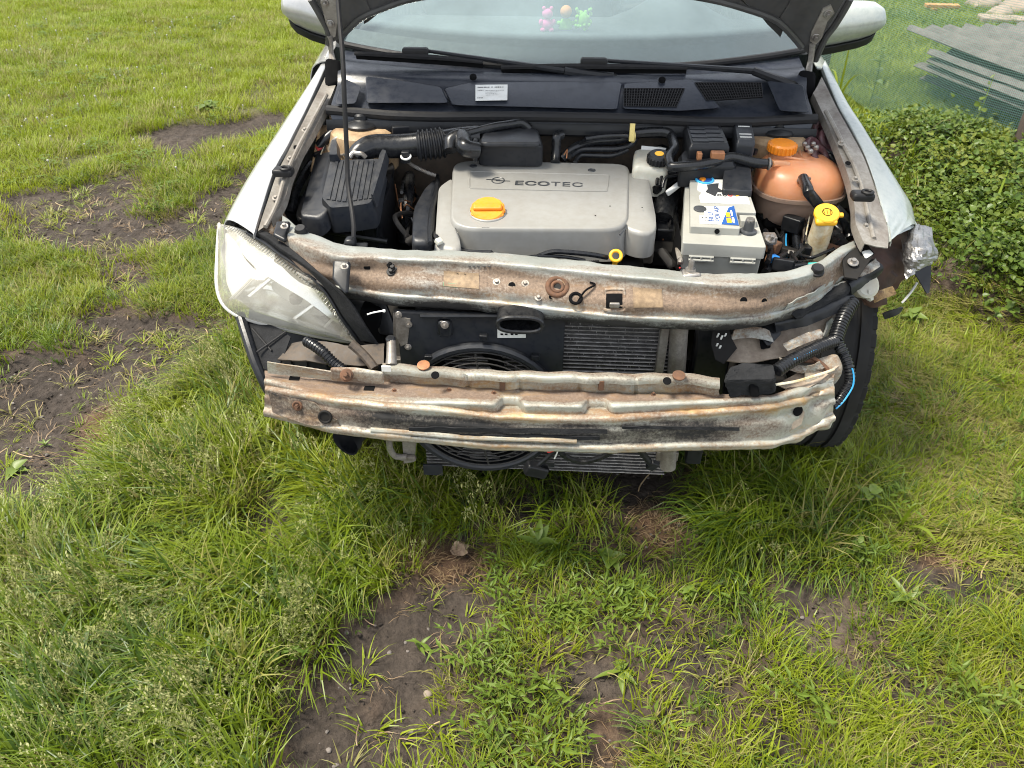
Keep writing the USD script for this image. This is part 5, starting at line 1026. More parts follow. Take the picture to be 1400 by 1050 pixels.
# fold of torn paint along the right-hand end
obj('torn_edge', skin([[SP(1072, 425)+sn*.004, SP(1100, 412)+sn*.004, SP(1126, 398)+sn*.004, SP(1150, 385)+sn*.004], [SP(1075, 418)+sn*.010, SP(1102, 406)+sn*.012, SP(1128, 392)+sn*.012, SP(1152, 379)+sn*.010]], .002, 4, 6, dent=lambda G: (meshkit.fbm(G*60, 3, 2)-.5)*.01), L['panel_metal'], slam, attr={'wear': lambda v: np.tile((.25, .2, .0), (len(v), 1))})
obj('corner_bracket', plate([P(a, b, z=.725) for a, b in ((1150, 352), (1180, 340), (1194, 350), (1176, 374), (1158, 372))], (0, -.3, .95), .004, .001), L['bay_dark'], car)
obj('bolt', bolt(P(1166, 359, z=.727), (0, -.3, .95), .011, h=.006), L['steel'], car)
obj('paint_flake', hull(P3([(1180, 345, .735), (1188, 343, .735), (1184, 352, .73), (1192, 347, .732)]), .003), L['label_white'], car)
# wing stay behind the left end
obj('side_panel_stay', skin([P3([(352, 312, .742), (371, 300, .748), (388, 290, .752)]), P3([(368, 330, .725), (392, 326, .732), (408, 316, .742)]), P3([(398, 356, .705), (430, 350, .715), (440, 330, .735)])], .003, 4, 4), L['panel_metal'], car, attr={'wear': lambda v: np.tile((.68, .22, .1), (len(v), 1))})

# ---- bumper beam
bx_ = np.array([364, 451, 523, 594, 674, 754, 834, 960, 1061, 1105, 1140])
bA = np.array([507, 517, 523, 526, 532, 534, 539, 540, 541, 520, 510]); bB = np.array([519, 543, 549, 549, 551, 554, 554, 549, 543, 530, 518])
bD = np.array([533, 548, 557, 561, 571, 574, 574, 566, 558, 547, 534]); bE = np.array([556, 578, 587, 594, 602, 604, 606, 602, 601, 585, 562])
n = 230; xb = np.linspace(362, 1140, n); ib = lambda Y: gaussian_filter(np.interp(xb, bx_, Y), 1.5)
A, Bq, D, E = ib(bA), ib(bB), ib(bD), ib(bE)
notch = np.zeros(n)
for a, b in ((679, 716), (797, 836)): notch = np.maximum(notch, np.clip(np.minimum(xb-a, b-xb)/6, 0, 1))
notch = gaussian_filter(notch, 0.5); crush = np.clip((xb-1040)/100, 0, 1)
zA = np.full(n, .535)
pA = np.array([P(x, y, z=z) for x, y, z in zip(xb, A, zA)]); pB = np.array([P(x, y-1, z=.538) for x, y in zip(xb, Bq)]); yb_ = pB[:, 1].copy()
pB2 = pB+np.array([0, -.006, -.004]); pC = np.array([P(x, y, y=yy) for x, y, yy in zip(xb, np.minimum(Bq+13, D-2), yb_-.005)])
for arr in (pB, pB2, pC): arr[:, 1] += notch*.030; 
pB[:, 2] -= notch*.008; pB2[:, 2] -= notch*.016; pC[:, 2] -= notch*.004
pD = np.array([P(x, y, y=yy) for x, y, yy in zip(xb, D, yb_-.018)]); pD2 = pD+np.array([0, .012, .004]); pE = np.array([P(x, y, y=yy) for x, y, yy in zip(xb, E, yb_-.022)])
pM = (pD+pE)/2+np.array([0, -.002, 0]); pM1 = pD*.72+pE*.28+np.array([0, .003, 0]); pF = pE+np.array([0, -.012, -.005]); pF2 = pE+np.array([0, -.010, -.018]); pG = pE+np.array([0, .05, -.020])
rows = [pA+np.array([0, .004, -.02]), pA, (pA+pB)/2+np.array([0, 0, -.003]), pB, pB2, pC, pD2, pD, pM1, pM, pE, pF, pF2, pG]
vals = [(.7, .2, .2), (.74, .26, .1), (.74, .25, .05), (.44, .28, .0), (.16, .22, .0), (.40, .38, .1), (.50, .50, .05), (.24, .44, .0), (.46, .20, .46), (.48, .16, .54), (.44, .18, .48), (.26, .42, .05), (.28, .36, .1), (.5, .3, .4)]
def beamdent(G):
    k = np.clip((G[..., 0]-.42)/.15, 0, 1); return .005*(meshkit.fbm(G*np.array([10, 20, 20]), 3, 31)-.5)+k*.036*(meshkit.fbm(G*24, 3, 14)-.5)+.010*(meshkit.fbm(G*np.array([60, 60, 60]), 2, 8)-.5)*.35
def beam_post(v, o):
    x = v[:, 0]; o = o.copy(); w = np.clip((x+.52)/.12, 0, 1)*np.clip((.40-x)/.10, 0, 1); o[:, 2] *= .25+.75*w; o[:, 0] -= .18*np.clip((x-.42)/.1, 0, 1); o[:, 0] += .12*np.clip((-.45-x)/.1, 0, 1); return np.clip(o, 0, 1)
beam = obj('bumper_beam', skin(rows, .002, 3, 1, dent=beamdent), L['beam_metal'], car, smooth=55, attr=wearfield(rows, vals, beam_post), label='dented rusty bumper beam, its right end torn')
beam_cast = caster(skin(rows, 0, 3, 1, dent=beamdent))
def BP(px, py): return beam_cast(px, py)[0]
bn_up = np.array([0, -.25, .97])
for q in ((403, 518), (505, 532)): obj('square_hole', decal(beam_cast, [(q[0]+a, q[1]+b) for a, b in ((-6, -3), (8, -2.5), (6, 3.5), (-8, 3))], .0012, 4), L['ink'], beam)
for q in ((614, 534), (893, 540), (539, 535), (675, 538)): obj('bolt', bolt(BP(*q)+bn_up*.001, bn_up, .005, h=.004), L['rust'], beam)
fnv = np.array([0, -.95, .3])
obj('beam_end_plate', skin([[BP(368, 533)+fnv*.004, BP(400, 543)+fnv*.005, BP(430, 548)+fnv*.005, BP(445, 562)+fnv*.004, BP(462, 572)+fnv*.003], [BP(373, 553)+fnv*.006, BP(405, 562)+fnv*.010, BP(428, 568)+fnv*.010, BP(448, 574)+fnv*.006, BP(464, 578)+fnv*.003], [BP(374, 562)+fnv*.004, BP(400, 572)+fnv*.006, BP(426, 580)+fnv*.006, BP(446, 581)+fnv*.005, BP(466, 582)+fnv*.003]], .003, 4, 4, dent=lambda G: (meshkit.fbm(G*30, 3, 5)-.5)*.008), L['beam_metal'], beam, attr={'wear': lambda v: np.tile((.55, .34, .42), (len(v), 1))})
obj('bolt', cat_([bolt(BP(409, 552)+fnv*.010, fnv, .008, h=.006), put(ring(.009, .003, 16, 6), BP(409, 552)+fnv*.012, fnv)]), L['rust'], beam)
obj('towing_hole', put(cat_([ring(.018, .004, 28, 8), lathe([(0, -.002), (.018, -.002), (.018, 0), (0, 0)], 24)]), BP(446, 568)+fnv*.009, fnv, s=.72), L['bay_dark'], beam)
obj('left_flange', skin([P3([(366, 494, .575), (400, 499, .575), (453, 507, .57)]), P3([(367, 509, .545), (400, 513, .545), (453, 518, .54)])], .003, 2, 4), L['beam_metal'], beam, attr={'wear': lambda v: np.tile((.36, .34, .05), (len(v), 1))})
obj('mounting_block', cat_([hull(P3([(455, 505, .575), (485, 505, .575), (522, 511, .57), (522, 522, .55), (455, 518, .545)]), .005)]), L['beam_metal'], beam, attr={'wear': lambda v: np.tile((.46, .30, .05), (len(v), 1))})
obj('mounting_nut', cat_([bolt(P(474, 513, z=.572), (0, -.7, .7), .010, h=.008), put(ring(.012, .0035, 18, 6), P(474, 513, z=.568), (0, -.7, .7))]), L['rust'], beam)
obj('tear_hole', put(lathe([(0, 0), (.012, 0), (.012, .001), (0, .001)], 16), BP(1090, 561)+fnv*.004, (.3, -.9, .3)), L['ink'], beam)
obj('end_pocket', plate([BP(*q)+np.array([.25, -.9, .3])*.0035 for q in ((1077, 578), (1083, 565), (1094, 556), (1098, 562), (1093, 578), (1082, 587))], (.25, -.9, .3), .003), L['inner_beige'], beam)
obj('torn_corner', skin([P3([(1098, 505, .555), (1122, 490, .565), (1140, 486, .565), (1148, 496, .55)]), P3([(1100, 522, .54), (1126, 512, .545), (1142, 508, .54), (1150, 512, .53)]), P3([(1098, 548, .50), (1118, 540, .50), (1134, 530, .50), (1140, 526, .50)])], .003, 5, 5, dent=lambda G: (meshkit.fbm(G*32, 3, 5)-.5)*.016), L['beam_metal'], beam, attr={'wear': lambda v: np.tile((.40, .34, .1), (len(v), 1))})
obj('torn_rust', cat_([hull(P3([(1094, 492, .57), (1104, 486, .575), (1114, 494, .565)]), .006), tube(P3([(1106, 488, .575), (1126, 500, .56), (1133, 508, .55)]), .006, 6)]), L['rust'], beam)
obj('end_flange', plate(P3([(1062, 525, .54), (1098, 505, .55), (1130, 492, .555), (1148, 500, .55), (1120, 522, .54), (1092, 538, .535)]), (0, -.2, .97), .003), L['inner_beige'], beam)
# soot stripes stuck along the front face (old foam strips)
for ya, yb2, xa, xb2 in ((582, 588, 560, 830), (591, 596, 562, 820), (580, 584, 850, 1010)):
    xx = np.linspace(xa, xb2, 14); obj('adhesive_strip', skin([[BP(x, ya+6*(x-xa)/(xb2-xa)*.6)+fnv*(.004+.002*math.sin(x)) for x in xx], [BP(x, yb2+6*(x-xa)/(xb2-xa)*.6)+fnv*(.004+.0015*math.cos(x*1.3)) for x in xx]], .003, 2, 3, dent=lambda G: (meshkit.fbm(G*60, 3, 7)-.5)*.006), L['foam'], beam)
obj('lower_edge_strip', tube([BP(x, np.interp(x, [500, 660, 790], [585, 597, 601]))+fnv*.008 for x in (508, 560, 660, 740, 788)], .006, 8), L['beam_metal'], beam, attr={'wear': lambda v: np.tile((.12, .40, .05), (len(v), 1))})

# ---- radiator support, lower rail
LX = np.array([523, 566, 600, 640, 680, 720, 780, 850, 900, 939, 984]); LT = np.array([500, 504, 506, 509, 511, 512, 513, 515, 515, 515, 521])
n = 80; xl = np.linspace(523, 984, n); lt_ = np.interp(xl, LX, LT)+.8*np.sin(xl/9)
seam = np.zeros(n)
for a in (639, 711, 793, 868, 940): seam = np.maximum(seam, np.exp(-((xl-a)/2.5)**2))
T0 = np.array([P(x, y-3, z=.572) for x, y in zip(xl, lt_)]); T1 = np.array([P(x, y+3, z=.576-s*.006) for x, y, s in zip(xl, lt_, seam)]); T2 = np.array([P(x, y+9, z=.566-s*.006) for x, y, s in zip(xl, lt_, seam)])
T3_ = T2+np.array([0, .012, -.004]); T4 = np.array([P(x, y+24, y=yy) for x, y, yy in zip(xl, lt_, T3_[:, 1])])
rows = [T0, T1, T2, T3_, T4]; vals = [(.55, .2, .2), (.34, .2, .15), (.22, .3, .05), (.45, .42, .1), (.30, .46, .0)]
lr = obj('radiator_support', skin(rows, .003, 3, 1), L['beam_metal'], car, smooth=45, attr=wearfield(rows, vals))
for a in (687, 822): obj('support_rib', box((.012, .016, .026), P(a, 525, y=T3_[40][1]-.004)), L['rust'], lr)
for q, mt in (((579, 500), 'copper'), ((928, 514), 'rust')): obj('washer', put(lathe([(.006, 0), (.014, 0), (.014, .003), (.006, .004), (0, .003)], 22), P(q[0], q[1], z=.584), (0, -.2, 1)), L[mt], lr)
for q in ((595, 513), (912, 521)): obj('support_hole', put(lathe([(0, 0), (.009, 0), (.009, .001), (0, .001)], 16), P(q[0], q[1], z=.579), (0, -.5, .86)), L['ink'], lr)
obj('paper_tag', box((.02, .004, .014), P(528, 504, z=.585)), L['label_white'], lr)

# ---- fan and shroud
yf = .190
def FY(px, py, y=yf): return P(px, py, y=y)
sh = [FY(*q) for q in ((572, 432), (760, 432), (758, 512), (757, 650), (745, 668), (590, 668), (572, 640))]
fc = FY(660, 557); Rf = .188
hole_ = [fc+Rf*.96*np.array([math.cos(a), 0, math.sin(a)]) for a in np.linspace(0, 2*math.pi, 40, endpoint=False)]
x0s, x1s = FY(572, 450)[0], FY(759, 450)[0]; zt_, zb_ = FY(660, 431)[2], FY(660, 668)[2]
x0s = min(x0s, fc[0]-Rf-.004); x1s = max(x1s, fc[0]+Rf+.004); zb_ = min(zb_, fc[2]-Rf-.004)
shroud = obj('fan_shroud', plate([(x0s, yf, fc[2]-.045), (x1s, yf, fc[2]-.045), (x1s, yf, zt_), (x0s, yf, zt_)][::1], (0, -1, 0), .012, .002, holes=[[(p[0], p[1], max(p[2], fc[2]-.040)) for p in hole_]]), L['grey_plastic'], car)
def vring(R, r, c=fc, n=48): return put(ring(R, r, n, 8), c, (0, -1, 0))
obj('fan_ring', cat_([vring(Rf, .011, fc+np.array([0, -.012, 0])), put(lathe([(Rf-.006, -.03), (Rf+.004, -.03), (Rf+.004, .012), (Rf-.006, .012)], 48), fc, (0, -1, 0))]), L['grey_plastic'], car)
gr = [vring(R, .0021, fc+np.array([0, -.016-.02*(1-R/Rf), 0])) for R in (.176, .162, .148, .134, .120, .106, .092, .078, .064)]
for a in np.linspace(0, 2*math.pi, 6, endpoint=False)+.35: gr.append(tube([fc+np.array([.04*math.cos(a), -.034, .04*math.sin(a)]), fc+np.array([(Rf)*math.cos(a+.25), -.014, (Rf)*math.sin(a+.25)])], .003, 6))
gr.append(put(lathe([(0, .0), (.048, 0), (.048, .012), (.036, .018), (0, .018)], 30), fc+np.array([0, -.02, 0]), (0, -1, 0)))
obj('fan_grille', gr, L['fins'], car)
bl_ = []
for k in range(7):
    a = k/7*2*math.pi; rr = np.linspace(.045, .176, 5)
    bl_.append(skin([[fc+np.array([r*math.cos(a+.5*(r-.045)/.1+d), .018*sgn+.012, r*math.sin(a+.5*(r-.045)/.1+d)]) for r in rr] for d, sgn in ((-.18, -.5), (.18, .5))], .003, 2, 2))
obj('fan_blade', cat_(bl_), L['ink'], car, kind='stuff')
for (a, b) in ((608, 447),): obj('shroud_boss', put(cat_([rbox((.034, .02, .045), .01, 12)]), FY(608, 448, yf-.004)), L['black_plastic'], shroud)
obj('bolt', bolt(FY(608, 444, yf-.014), (0, -1, .1), .008), L['steel'], shroud)
obj('shroud_top_bar', tube([FY(575, 432, yf-.004), FY(758, 432, yf-.004)], .006, 8), L['black_plastic'], shroud)
for q in ((661, 461), (586, 489), (732, 488)): obj('shroud_clip', box((.018, .012, .014), FY(q[0], q[1], yf-.016)), L['black_plastic'], shroud)
obj('spec_plate', plate([FY(*q, y=yf-.002) for q in ((680, 449), (719, 455), (719, 462), (680, 462))], (0, -1, 0), .0015), L['label_white'], shroud)
for i, a in enumerate((686, 692, 700, 706)): obj('plate_print', box((.006, .001, .004), FY(a, 457, yf-.003)), L['ink'], shroud)
# oval air duct mouth above the shroud
dcx = FY(711, 444, .135)
ov = [dcx+np.array([.049*np.sign(math.cos(a))*abs(math.cos(a))**.7, 0, .0185*np.sign(math.sin(a))*abs(math.sin(a))**.8]) for a in np.linspace(0, 2*math.pi, 36, endpoint=False)]
ovb = [p+np.array([0, .12, .02]) for p in ov]
obj('air_duct', cat_([tube(ov, .005, 8, raw=True, closed=True), skin([ov+[ov[0]], ovb+[ovb[0]]], .003, 2, 1)]), L['hose'], car)
obj('duct_inside', plate([p+np.array([0, .05, 0]) for p in ov], (0, -1, 0), .003), L['ink'], car)
# condenser and radiator
yc_ = .215
c0_, c1_ = FY(566, 433, yc_), FY(909, 640, yc_)
obj('radiator_core', plate([(c0_[0], yc_+.025, FY(700, 645, yc_)[2]), (c1_[0], yc_+.025, FY(700, 645, yc_)[2]), (c1_[0], yc_+.025, c0_[2]+.02), (c0_[0], yc_+.025, c0_[2]+.02)], (0, -1, 0), .03), L['fins'], car)
core = obj('condenser_core', plate([(c0_[0], yc_, FY(700, 640, yc_)[2]), (c1_[0], yc_, FY(700, 640, yc_)[2]), (c1_[0], yc_, c0_[2]+.01), (c0_[0], yc_, c0_[2]+.01)], (0, -1, 0), .018), L['fins'], car)
zz = np.arange(FY(700, 640, yc_)[2]+.004, c0_[2], .0105)
for z in zz: obj('cooling_tube', put(rbox((c1_[0]-c0_[0], .006, .0022), .0009, 4), ((c0_[0]+c1_[0])/2, yc_-.003, z)), L['fin_edge'], core)
fr = np.random.default_rng(5); bits = []
for k in range(420):
    z = fr.choice(zz)+fr.uniform(.001, .009); x = fr.uniform(FY(757, 470, yc_)[0], c1_[0]); bits.append(put(rbox((.0018, .0015, fr.uniform(.003, .008)), .0006, 4), (x, yc_-.0012, z)))
obj('fin_dirt', bits, L['fin_edge'], core, kind='stuff')
tk = obj('condenser_tank', tube([FY(929, 432, .20), FY(927, 470, .20), FY(924, 514, .20), FY(918, 560, .20), FY(913, 638, .20)], .021, 18), L['alloy'], car)
obj('tank_bracket', box((.02, .02, .26), FY(906, 470, .205)), L['alloy'], tk); obj('tank_bracket', box((.055, .015, .03), FY(912, 622, .20)), L['alloy'], tk)
lb = obj('condenser_header', cat_([plate([FY(*q, y=.205) for q in ((537, 428), (566, 430), (566, 500), (538, 492))], (0, -1, 0), .02, .003), box((.02, .02, .05), FY(545, 500, .20))]), L['alloy'], car)
for q in ((559, 443), (558, 474), (545, 430)): obj('bolt', bolt(FY(q[0], q[1], .19), (0, -1, .1), .007), L['steel'], lb)
obj('header_plate', plate([FY(*q, y=.188) for q in ((541, 433), (561, 436), (557, 470), (548, 474), (541, 460))], (0, -1, 0), .004, .001), L['alloy'], lb)
obj('pressure_switch', cat_([tube(P3([(535, 499, .575), (535, 480, .595), (535, 466, .61)]), [.013, .011, .010], 12)]), L['alloy'], car)
obj('switch_cap', put(lathe([(0, 0), (.011, 0), (.011, .016), (.008, .019), (0, .019)], 18), P(535, 470, z=.60), (0, -.1, 1)), L['black_plastic'], car)
obj('condenser_pipe', tube([FY(531, 590, .15), FY(533, 612, .15), FY(542, 624, .15), FY(556, 625, .15)], .008, 10), L['alloy'], car)
obj('lower_bracket', cat_([plate([FY(*q, y=.16) for q in ((549, 594), (570, 594), (566, 632), (552, 634)) ], (0, -1, 0), .012, .002), box((.04, .012, .012), FY(558, 626, .152))]), L['alloy'], car)
obj('shroud_foot', box((.05, .006, .035), FY(592, 642, .17)), L['grey_plastic'], shroud); obj('shroud_foot', box((.06, .006, .016), FY(742, 634, .17)), L['grey_plastic'], shroud)
# wires hanging below the beam
obj('hanging_cable', tube([FY(762, 604, .10), FY(770, 622, .12), FY(795, 631, .13), FY(820, 626, .12), FY(845, 609, .10)], .007, 10), L['hose'], car)
obj('cable_plug', cat_([tube([FY(868, 606, .09), FY(880, 622, .09), FY(890, 634, .09)], .008, 8), put(rbox((.022, .016, .03), .004), FY(892, 636, .09), (.5, -.2, .8))]), L['black_plastic'], car)
obj('cable_plug', cat_([put(rbox((.06, .03, .035), .008), FY(733, 642, .12), rz=.2, ry=.4), tube([FY(730, 640, .12), FY(748, 626, .12), FY(764, 612, .11)], .006, 8)]), L['black_plastic'], car)
obj('wire', tube([FY(748, 618, .10), FY(758, 616, .10), FY(764, 612, .10), FY(762, 605, .10)], .002, 6), L['red_wire'], car)
obj('wire', tube([FY(758, 627, .10), FY(762, 618, .10), FY(764, 610, .10)], .002, 6), L['label_white'], car)
hn_ = obj('horn', cat_([put(lathe([(0, -.022), (.036, -.022), (.044, -.010), (.044, -.003), (.028, .010), (0, .012)], 26), FY(492, 580, .10), (-.2, -.6, -.5)), put(ring(.040, .004, 26, 6), FY(492, 580, .095), (-.2, -.6, -.5))]), L['black_plastic'], car)
obj('horn_trumpet', tube([FY(500, 590, .10), FY(488, 597, .08), FY(474, 604, .05), FY(472, 606, .045)], [.014, .018, .032, .036], 18, 4, caps=False), L['black_plastic'], hn_)
for i, (a, b) in enumerate(((985, 500), (1004, 599))): obj('blue_plug', box((.012, .01, .01), P(a if i else 1004, 600, y=.11)), L['blue_clip'], car) if i else None

# ---- dark structure right of the radiator, foam block, apron, corrugated looms
obj('radiator_side_duct', cat_([box((.085, .05, .33), FY(965, 520, .25)), box((.04, .03, .05), FY(948, 620, .22))]), L['black_plastic'], car)
ap = [P3([(975, 446, .60), (1002, 444, .60), (1060, 446, .60), (1120, 428, .61), (1140, 436, .60)]), P3([(980, 470, .575), (1012, 470, .575), (1066, 466, .58), (1122, 448, .585), (1138, 452, .58)]), P3([(992, 494, .55), (1024, 496, .55), (1064, 490, .555), (1112, 474, .56), (1132, 470, .56)])]
obj('wing_apron', skin(ap, .004, 5, 5, dent=lambda G: (meshkit.fbm(G*18, 3, 3)-.5)*.022), L['inner_beige'], car)
obj('apron_plate', plate(P3([(974, 450, .607), (996, 448, .612), (1000, 462, .60), (1008, 476, .59), (990, 498, .565), (978, 492, .565), (972, 470, .59)]), (-.2, -.8, .55), .006, .002), L['bay_dark'], car, smooth=40)
obj('chalk_mark', cat_([box((.004, .002, .018), P(981+k*5, 458+(k % 2)*3, z=.607)+np.array([0, -.004, .002]), rx=.5) for k in range(3)]+[box((.004, .002, .012), P(980+k*4, 471+(k % 2)*3, z=.595)+np.array([0, -.004, .002]), rx=.5) for k in range(2)]), L['label_white'], car)
for (q0, q1, r, mt) in (([(1050, 434, .635), (1085, 424, .64), (1120, 412, .645), (1160, 400, .65)], [(1060, 452, .615), (1092, 446, .615), (1126, 434, .62), (1164, 413, .63)], 0, 'black_plastic'),
                        ([(1060, 430, .65), (1100, 414, .655), (1140, 396, .665), (1172, 374, .68)], [(1090, 432, .64), (1120, 420, .645), (1150, 404, .65), (1186, 384, .665)], 0, 'foam'), ([(1152, 382, .675), (1172, 366, .69), (1196, 358, .695)], [(1160, 402, .655), (1182, 388, .665), (1204, 372, .68)], 0, 'black_plastic')):
    obj('broken_bracket', skin([P3(q0), (P3(q0)+P3(q1))/2+np.array([0, -.012, .008]), P3(q1)], .006, 4, 5, dent=lambda G: (meshkit.fbm(G*26, 3, 3)-.5)*.022), L[mt], car)
obj('broken_bracket', hull(P3([(1030, 440, .62), (1062, 436, .625), (1064, 456, .60), (1050, 470, .59), (1044, 452, .60)]), .006), L['black_plastic'], car)
obj('apron_strap', hull(P3([(1038, 455, .60), (1048, 453, .60), (1052, 474, .58), (1042, 476, .58)]), .003), L['ink'], car)
obj('apron_fold', skin([P3([(1137, 434, .60), (1136, 452, .585), (1128, 466, .57)]), P3([(1130, 440, .605), (1124, 458, .59), (1112, 470, .575)])], .004, 3, 4), L['panel_metal'], car, attr={'wear': lambda v: np.tile((.30, .15, .1), (len(v), 1))})
fbt = P3([(990, 520, .590), (996, 503, .602), (1012, 496, .606), (1034, 497, .606), (1059, 498, .602), (1061, 519, .590)]); fbb = P3([(996, 543, .542), (999, 512, .56), (1012, 506, .56), (1034, 506, .56), (1057, 508, .56), (1061, 537, .542)])
fbm_ = man(m3.Manifold.of_triangles(blockloft([fbb, fbt])) ) if False else blockloft([fbb, fbt-np.array([0, 0, .006]), fbt.mean(0)+(fbt-fbt.mean(0))*.95], round_=.006)
fbm_ = fbm_.subdivide_to_size(.008); fbm_.merge_vertices(); fbm_.vertices += fbm_.vertex_normals*((meshkit.fbm(fbm_.vertices*70, 3, 3)-.5)*.009)[:, None]
obj('foam_block', fbm_, L['foam'], car, smooth=25)
obj('foam_notch', hull(P3([(1026, 526, .572), (1034, 525, .572), (1036, 540, .55), (1028, 540, .55)]), .004), L['ink'], car)
for pts, r in (([(1166, 412, .64), (1156, 428, .625), (1148, 446, .605), (1142, 466, .585)], .0175), ([(1142, 466, .585), (1120, 474, .59), (1090, 489, .59), (1062, 507, .58)], .0155), ([(1142, 464, .585), (1148, 474, .575), (1152, 482, .565)], .014), ([(1150, 478, .565), (1160, 500, .54), (1162, 520, .51), (1152, 540, .48), (1138, 555, .46), (1126, 558, .45)], .0125)):
    lm = obj('corrugated_loom', tube(P3(pts), r, 14, 8, corr=.0022, pitch=.0075), L['hose'], car)
obj('loom_stripe', tube([p+np.array([-.003, -.016, .008]) for p in P3([(1128, 471, .585), (1105, 480, .59), (1082, 491, .59)])], .0022, 6), L['cyan_stripe'], car)
obj('loom_stripe', tube([p+np.array([.004, -.0125, .002]) for p in P3([(1160, 500, .54), (1162, 520, .51), (1152, 540, .48), (1138, 555, .46)])], .002, 6), L['cyan_stripe'], car)
obj('loose_wire', tube(P3([(1060, 526, .555), (1085, 522, .555), (1120, 512, .56), (1140, 505, .56)]), .003, 6), L['washer_neck'], car)
obj('lamp_socket', cat_([put(lathe([(0, -.03), (.026, -.03), (.031, -.008), (.031, 0), (.025, .004), (0, 0)], 24), P(1186, 390, z=.645), (.2, -.75, .6)), hull([P(1182, 402, z=.62), P(1190, 408, z=.615), P(1186, 400, z=.63)], .008)]), L['white_plastic'], car)
obj('cavity_trim', skin([P3([(1206, 428, .57), (1220, 423, .575), (1232, 419, .575)]), P3([(1208, 434, .555), (1222, 431, .56), (1230, 424, .565)])], .006, 3, 3), L['black_plastic'], car)
obj('liner_tongue', hull(P3([(1118, 565, .44), (1136, 570, .43), (1134, 582, .41), (1122, 576, .42)]), .008), L['black_plastic'], car)
obj('spring_strut', tube([(0.50, .66, .30), (0.53, .70, .80)], .035, 14, 2), L['bay_dark'], car)

# ---- headlight (left in the photo)
HLo = [(300, 306, .735), (297, 350, .69), (297, 395, .645), (306, 418, .62), (330, 434, .60), (380, 448, .575), (430, 459, .555), (488, 467, .535), (491, 466, .537)]   # lower outline
HLu = [(300, 306, .735), (330, 313, .738), (352, 325, .735), (380, 343, .725), (410, 362, .705), (440, 390, .668), (462, 424, .615), (482, 458, .552), (491, 466, .537)]   # upper outline
lo_, up2 = P3(HLo), P3(HLu)
rowsL = []
for t in np.linspace(0, 1, 9):
    bul = 4*t*(1-t); rowsL.append([a*(1-t)+b*t+np.array([-.004, -.040, .010])*bul*(.35+.65*math.sin(math.pi*min(1, i/8))) for i, (a, b) in enumerate(zip(lo_, up2))])
lens_m = skin(rowsL, 0, 3, 4)
nn = np.mean(lens_m.face_normals, 0)
if nn[1] > 0 or nn[2] < 0: lens_m.invert()
hl = obj('headlight', skin([[p+np.array([.01, .11, -.03]) for p in r] for r in (rowsL[0], rowsL[4], rowsL[8])], .004, 3, 3), L['lens_back'], car, label='cloudy yellowed headlight')
obj('headlight_lens', lens_m, L['lens'], hl, smooth=True)
bk = np.array([.006, .022, -.008])
def HR(i, t): # point inside the lamp: i along (0..8), t from lower to upper outline
    i0 = min(int(i), 7); w = i-i0
    f = lambda k: lo_[k]*(1-t)+up2[k]*t
    return f(i0)*(1-w)+f(i0+1)*w
obj('reflector_bezel', skin([[HR(i, t)+bk*(.2+.5*math.sin(math.pi*min(i, 8)/8)) for i in np.linspace(.15, 7.6, 14)] for t in (.60, .74, .88, .985)], .002, 3, 2), L['reflector'], hl)
obj('reflector_side', skin([[HR(i, t)+bk*.9 for i in np.linspace(.3, 3.0, 6)] for t in (.08, .3, .55)], .002, 3, 3), L['lens_back'], hl)
obj('reflector_bowl', skin([[HR(i, t)+bk*(1+3.6*math.sin(math.pi*(t-.1)/.52)*math.sin(math.pi*(i-2.6)/4.9)**.6 if 2.6 < i < 7.5 else 1) for i in np.linspace(2.6, 7.5, 16)] for t in (.10, .2, .3, .42, .54, .62)], .002, 3, 3), L['reflector'], hl)
obj('lamp_divider', cat_([tube([HR(2.9, t)+bk*.6 for t in (.06, .35, .64)], .0035, 6), tube([HR(5.9, t)+bk*2.0 for t in (.12, .35, .62)], .0035, 6)]), L['lens_back'], hl)
bc_ = HR(4.5, .46)+bk*2.6
obj('bulb_shield', put(lathe([(0, 0), (.014, 0), (.016, .02), (.010, .034), (0, .034)], 20), bc_, (0, -1, .2)), L['letter_grey'], hl)
bw_ = HR(6.4, .36)+bk*1.8
obj('inner_reflector', hull([bw_+np.array([-.012, 0, -.022]), bw_+np.array([.018, 0, .004]), bw_+np.array([0.006, -.006, .020])], .004), L['reflector'], hl)
for i, t in ((3.2, .40), (5.0, .44)): obj('inner_reflector', tube([HR(i, .12)+bk*2.0, HR(i+.1, .5)+bk*2.2], .006, 6), L['reflector'], hl)
fl_ = []
for i in np.linspace(.3, 7.7, 60):
    fl_.append(tube([HR(i, .965)+np.array([0, -.006, .004]), HR(i, .90)+np.array([0, -.016, .006])], .0012, 4, 1))
obj('lens_flute', fl_, L['lens_back'], hl, kind='stuff')
ru = [up2[k]+np.array([.004, .012, .006]) for k in range(2, 9)]
gk = P3([(350, 312, .752), (374, 322, .755), (402, 344, .748), (438, 374, .725), (470, 403, .695), (498, 446, .625), (515, 470, .575)]); gi = [up2[k]+np.array([.003, .0, .006]) for k in (2, 3, 3, 4, 5, 6, 7)]
gi = P3([(341, 318, .738), (362, 330, .738), (388, 349, .728), (416, 368, .708), (446, 397, .668), (472, 438, .602), (493, 467, .545)])
obj('headlight_gasket', skin([gi, (gi+gk)/2+np.array([-.002, -.010, .010]), gk, gk+np.array([.006, .015, -.02])], .006, 5, 5), L['foam'], hl, smooth=50)
obj('gasket_lip', tube([p+np.array([-.002, -.006, .002]) for p in gi], .0045, 8, 5), L['black_plastic'], hl)
obj('headlight_rim', tube(list(lo_), .0045, 8, 5), L['lens_back'], hl)
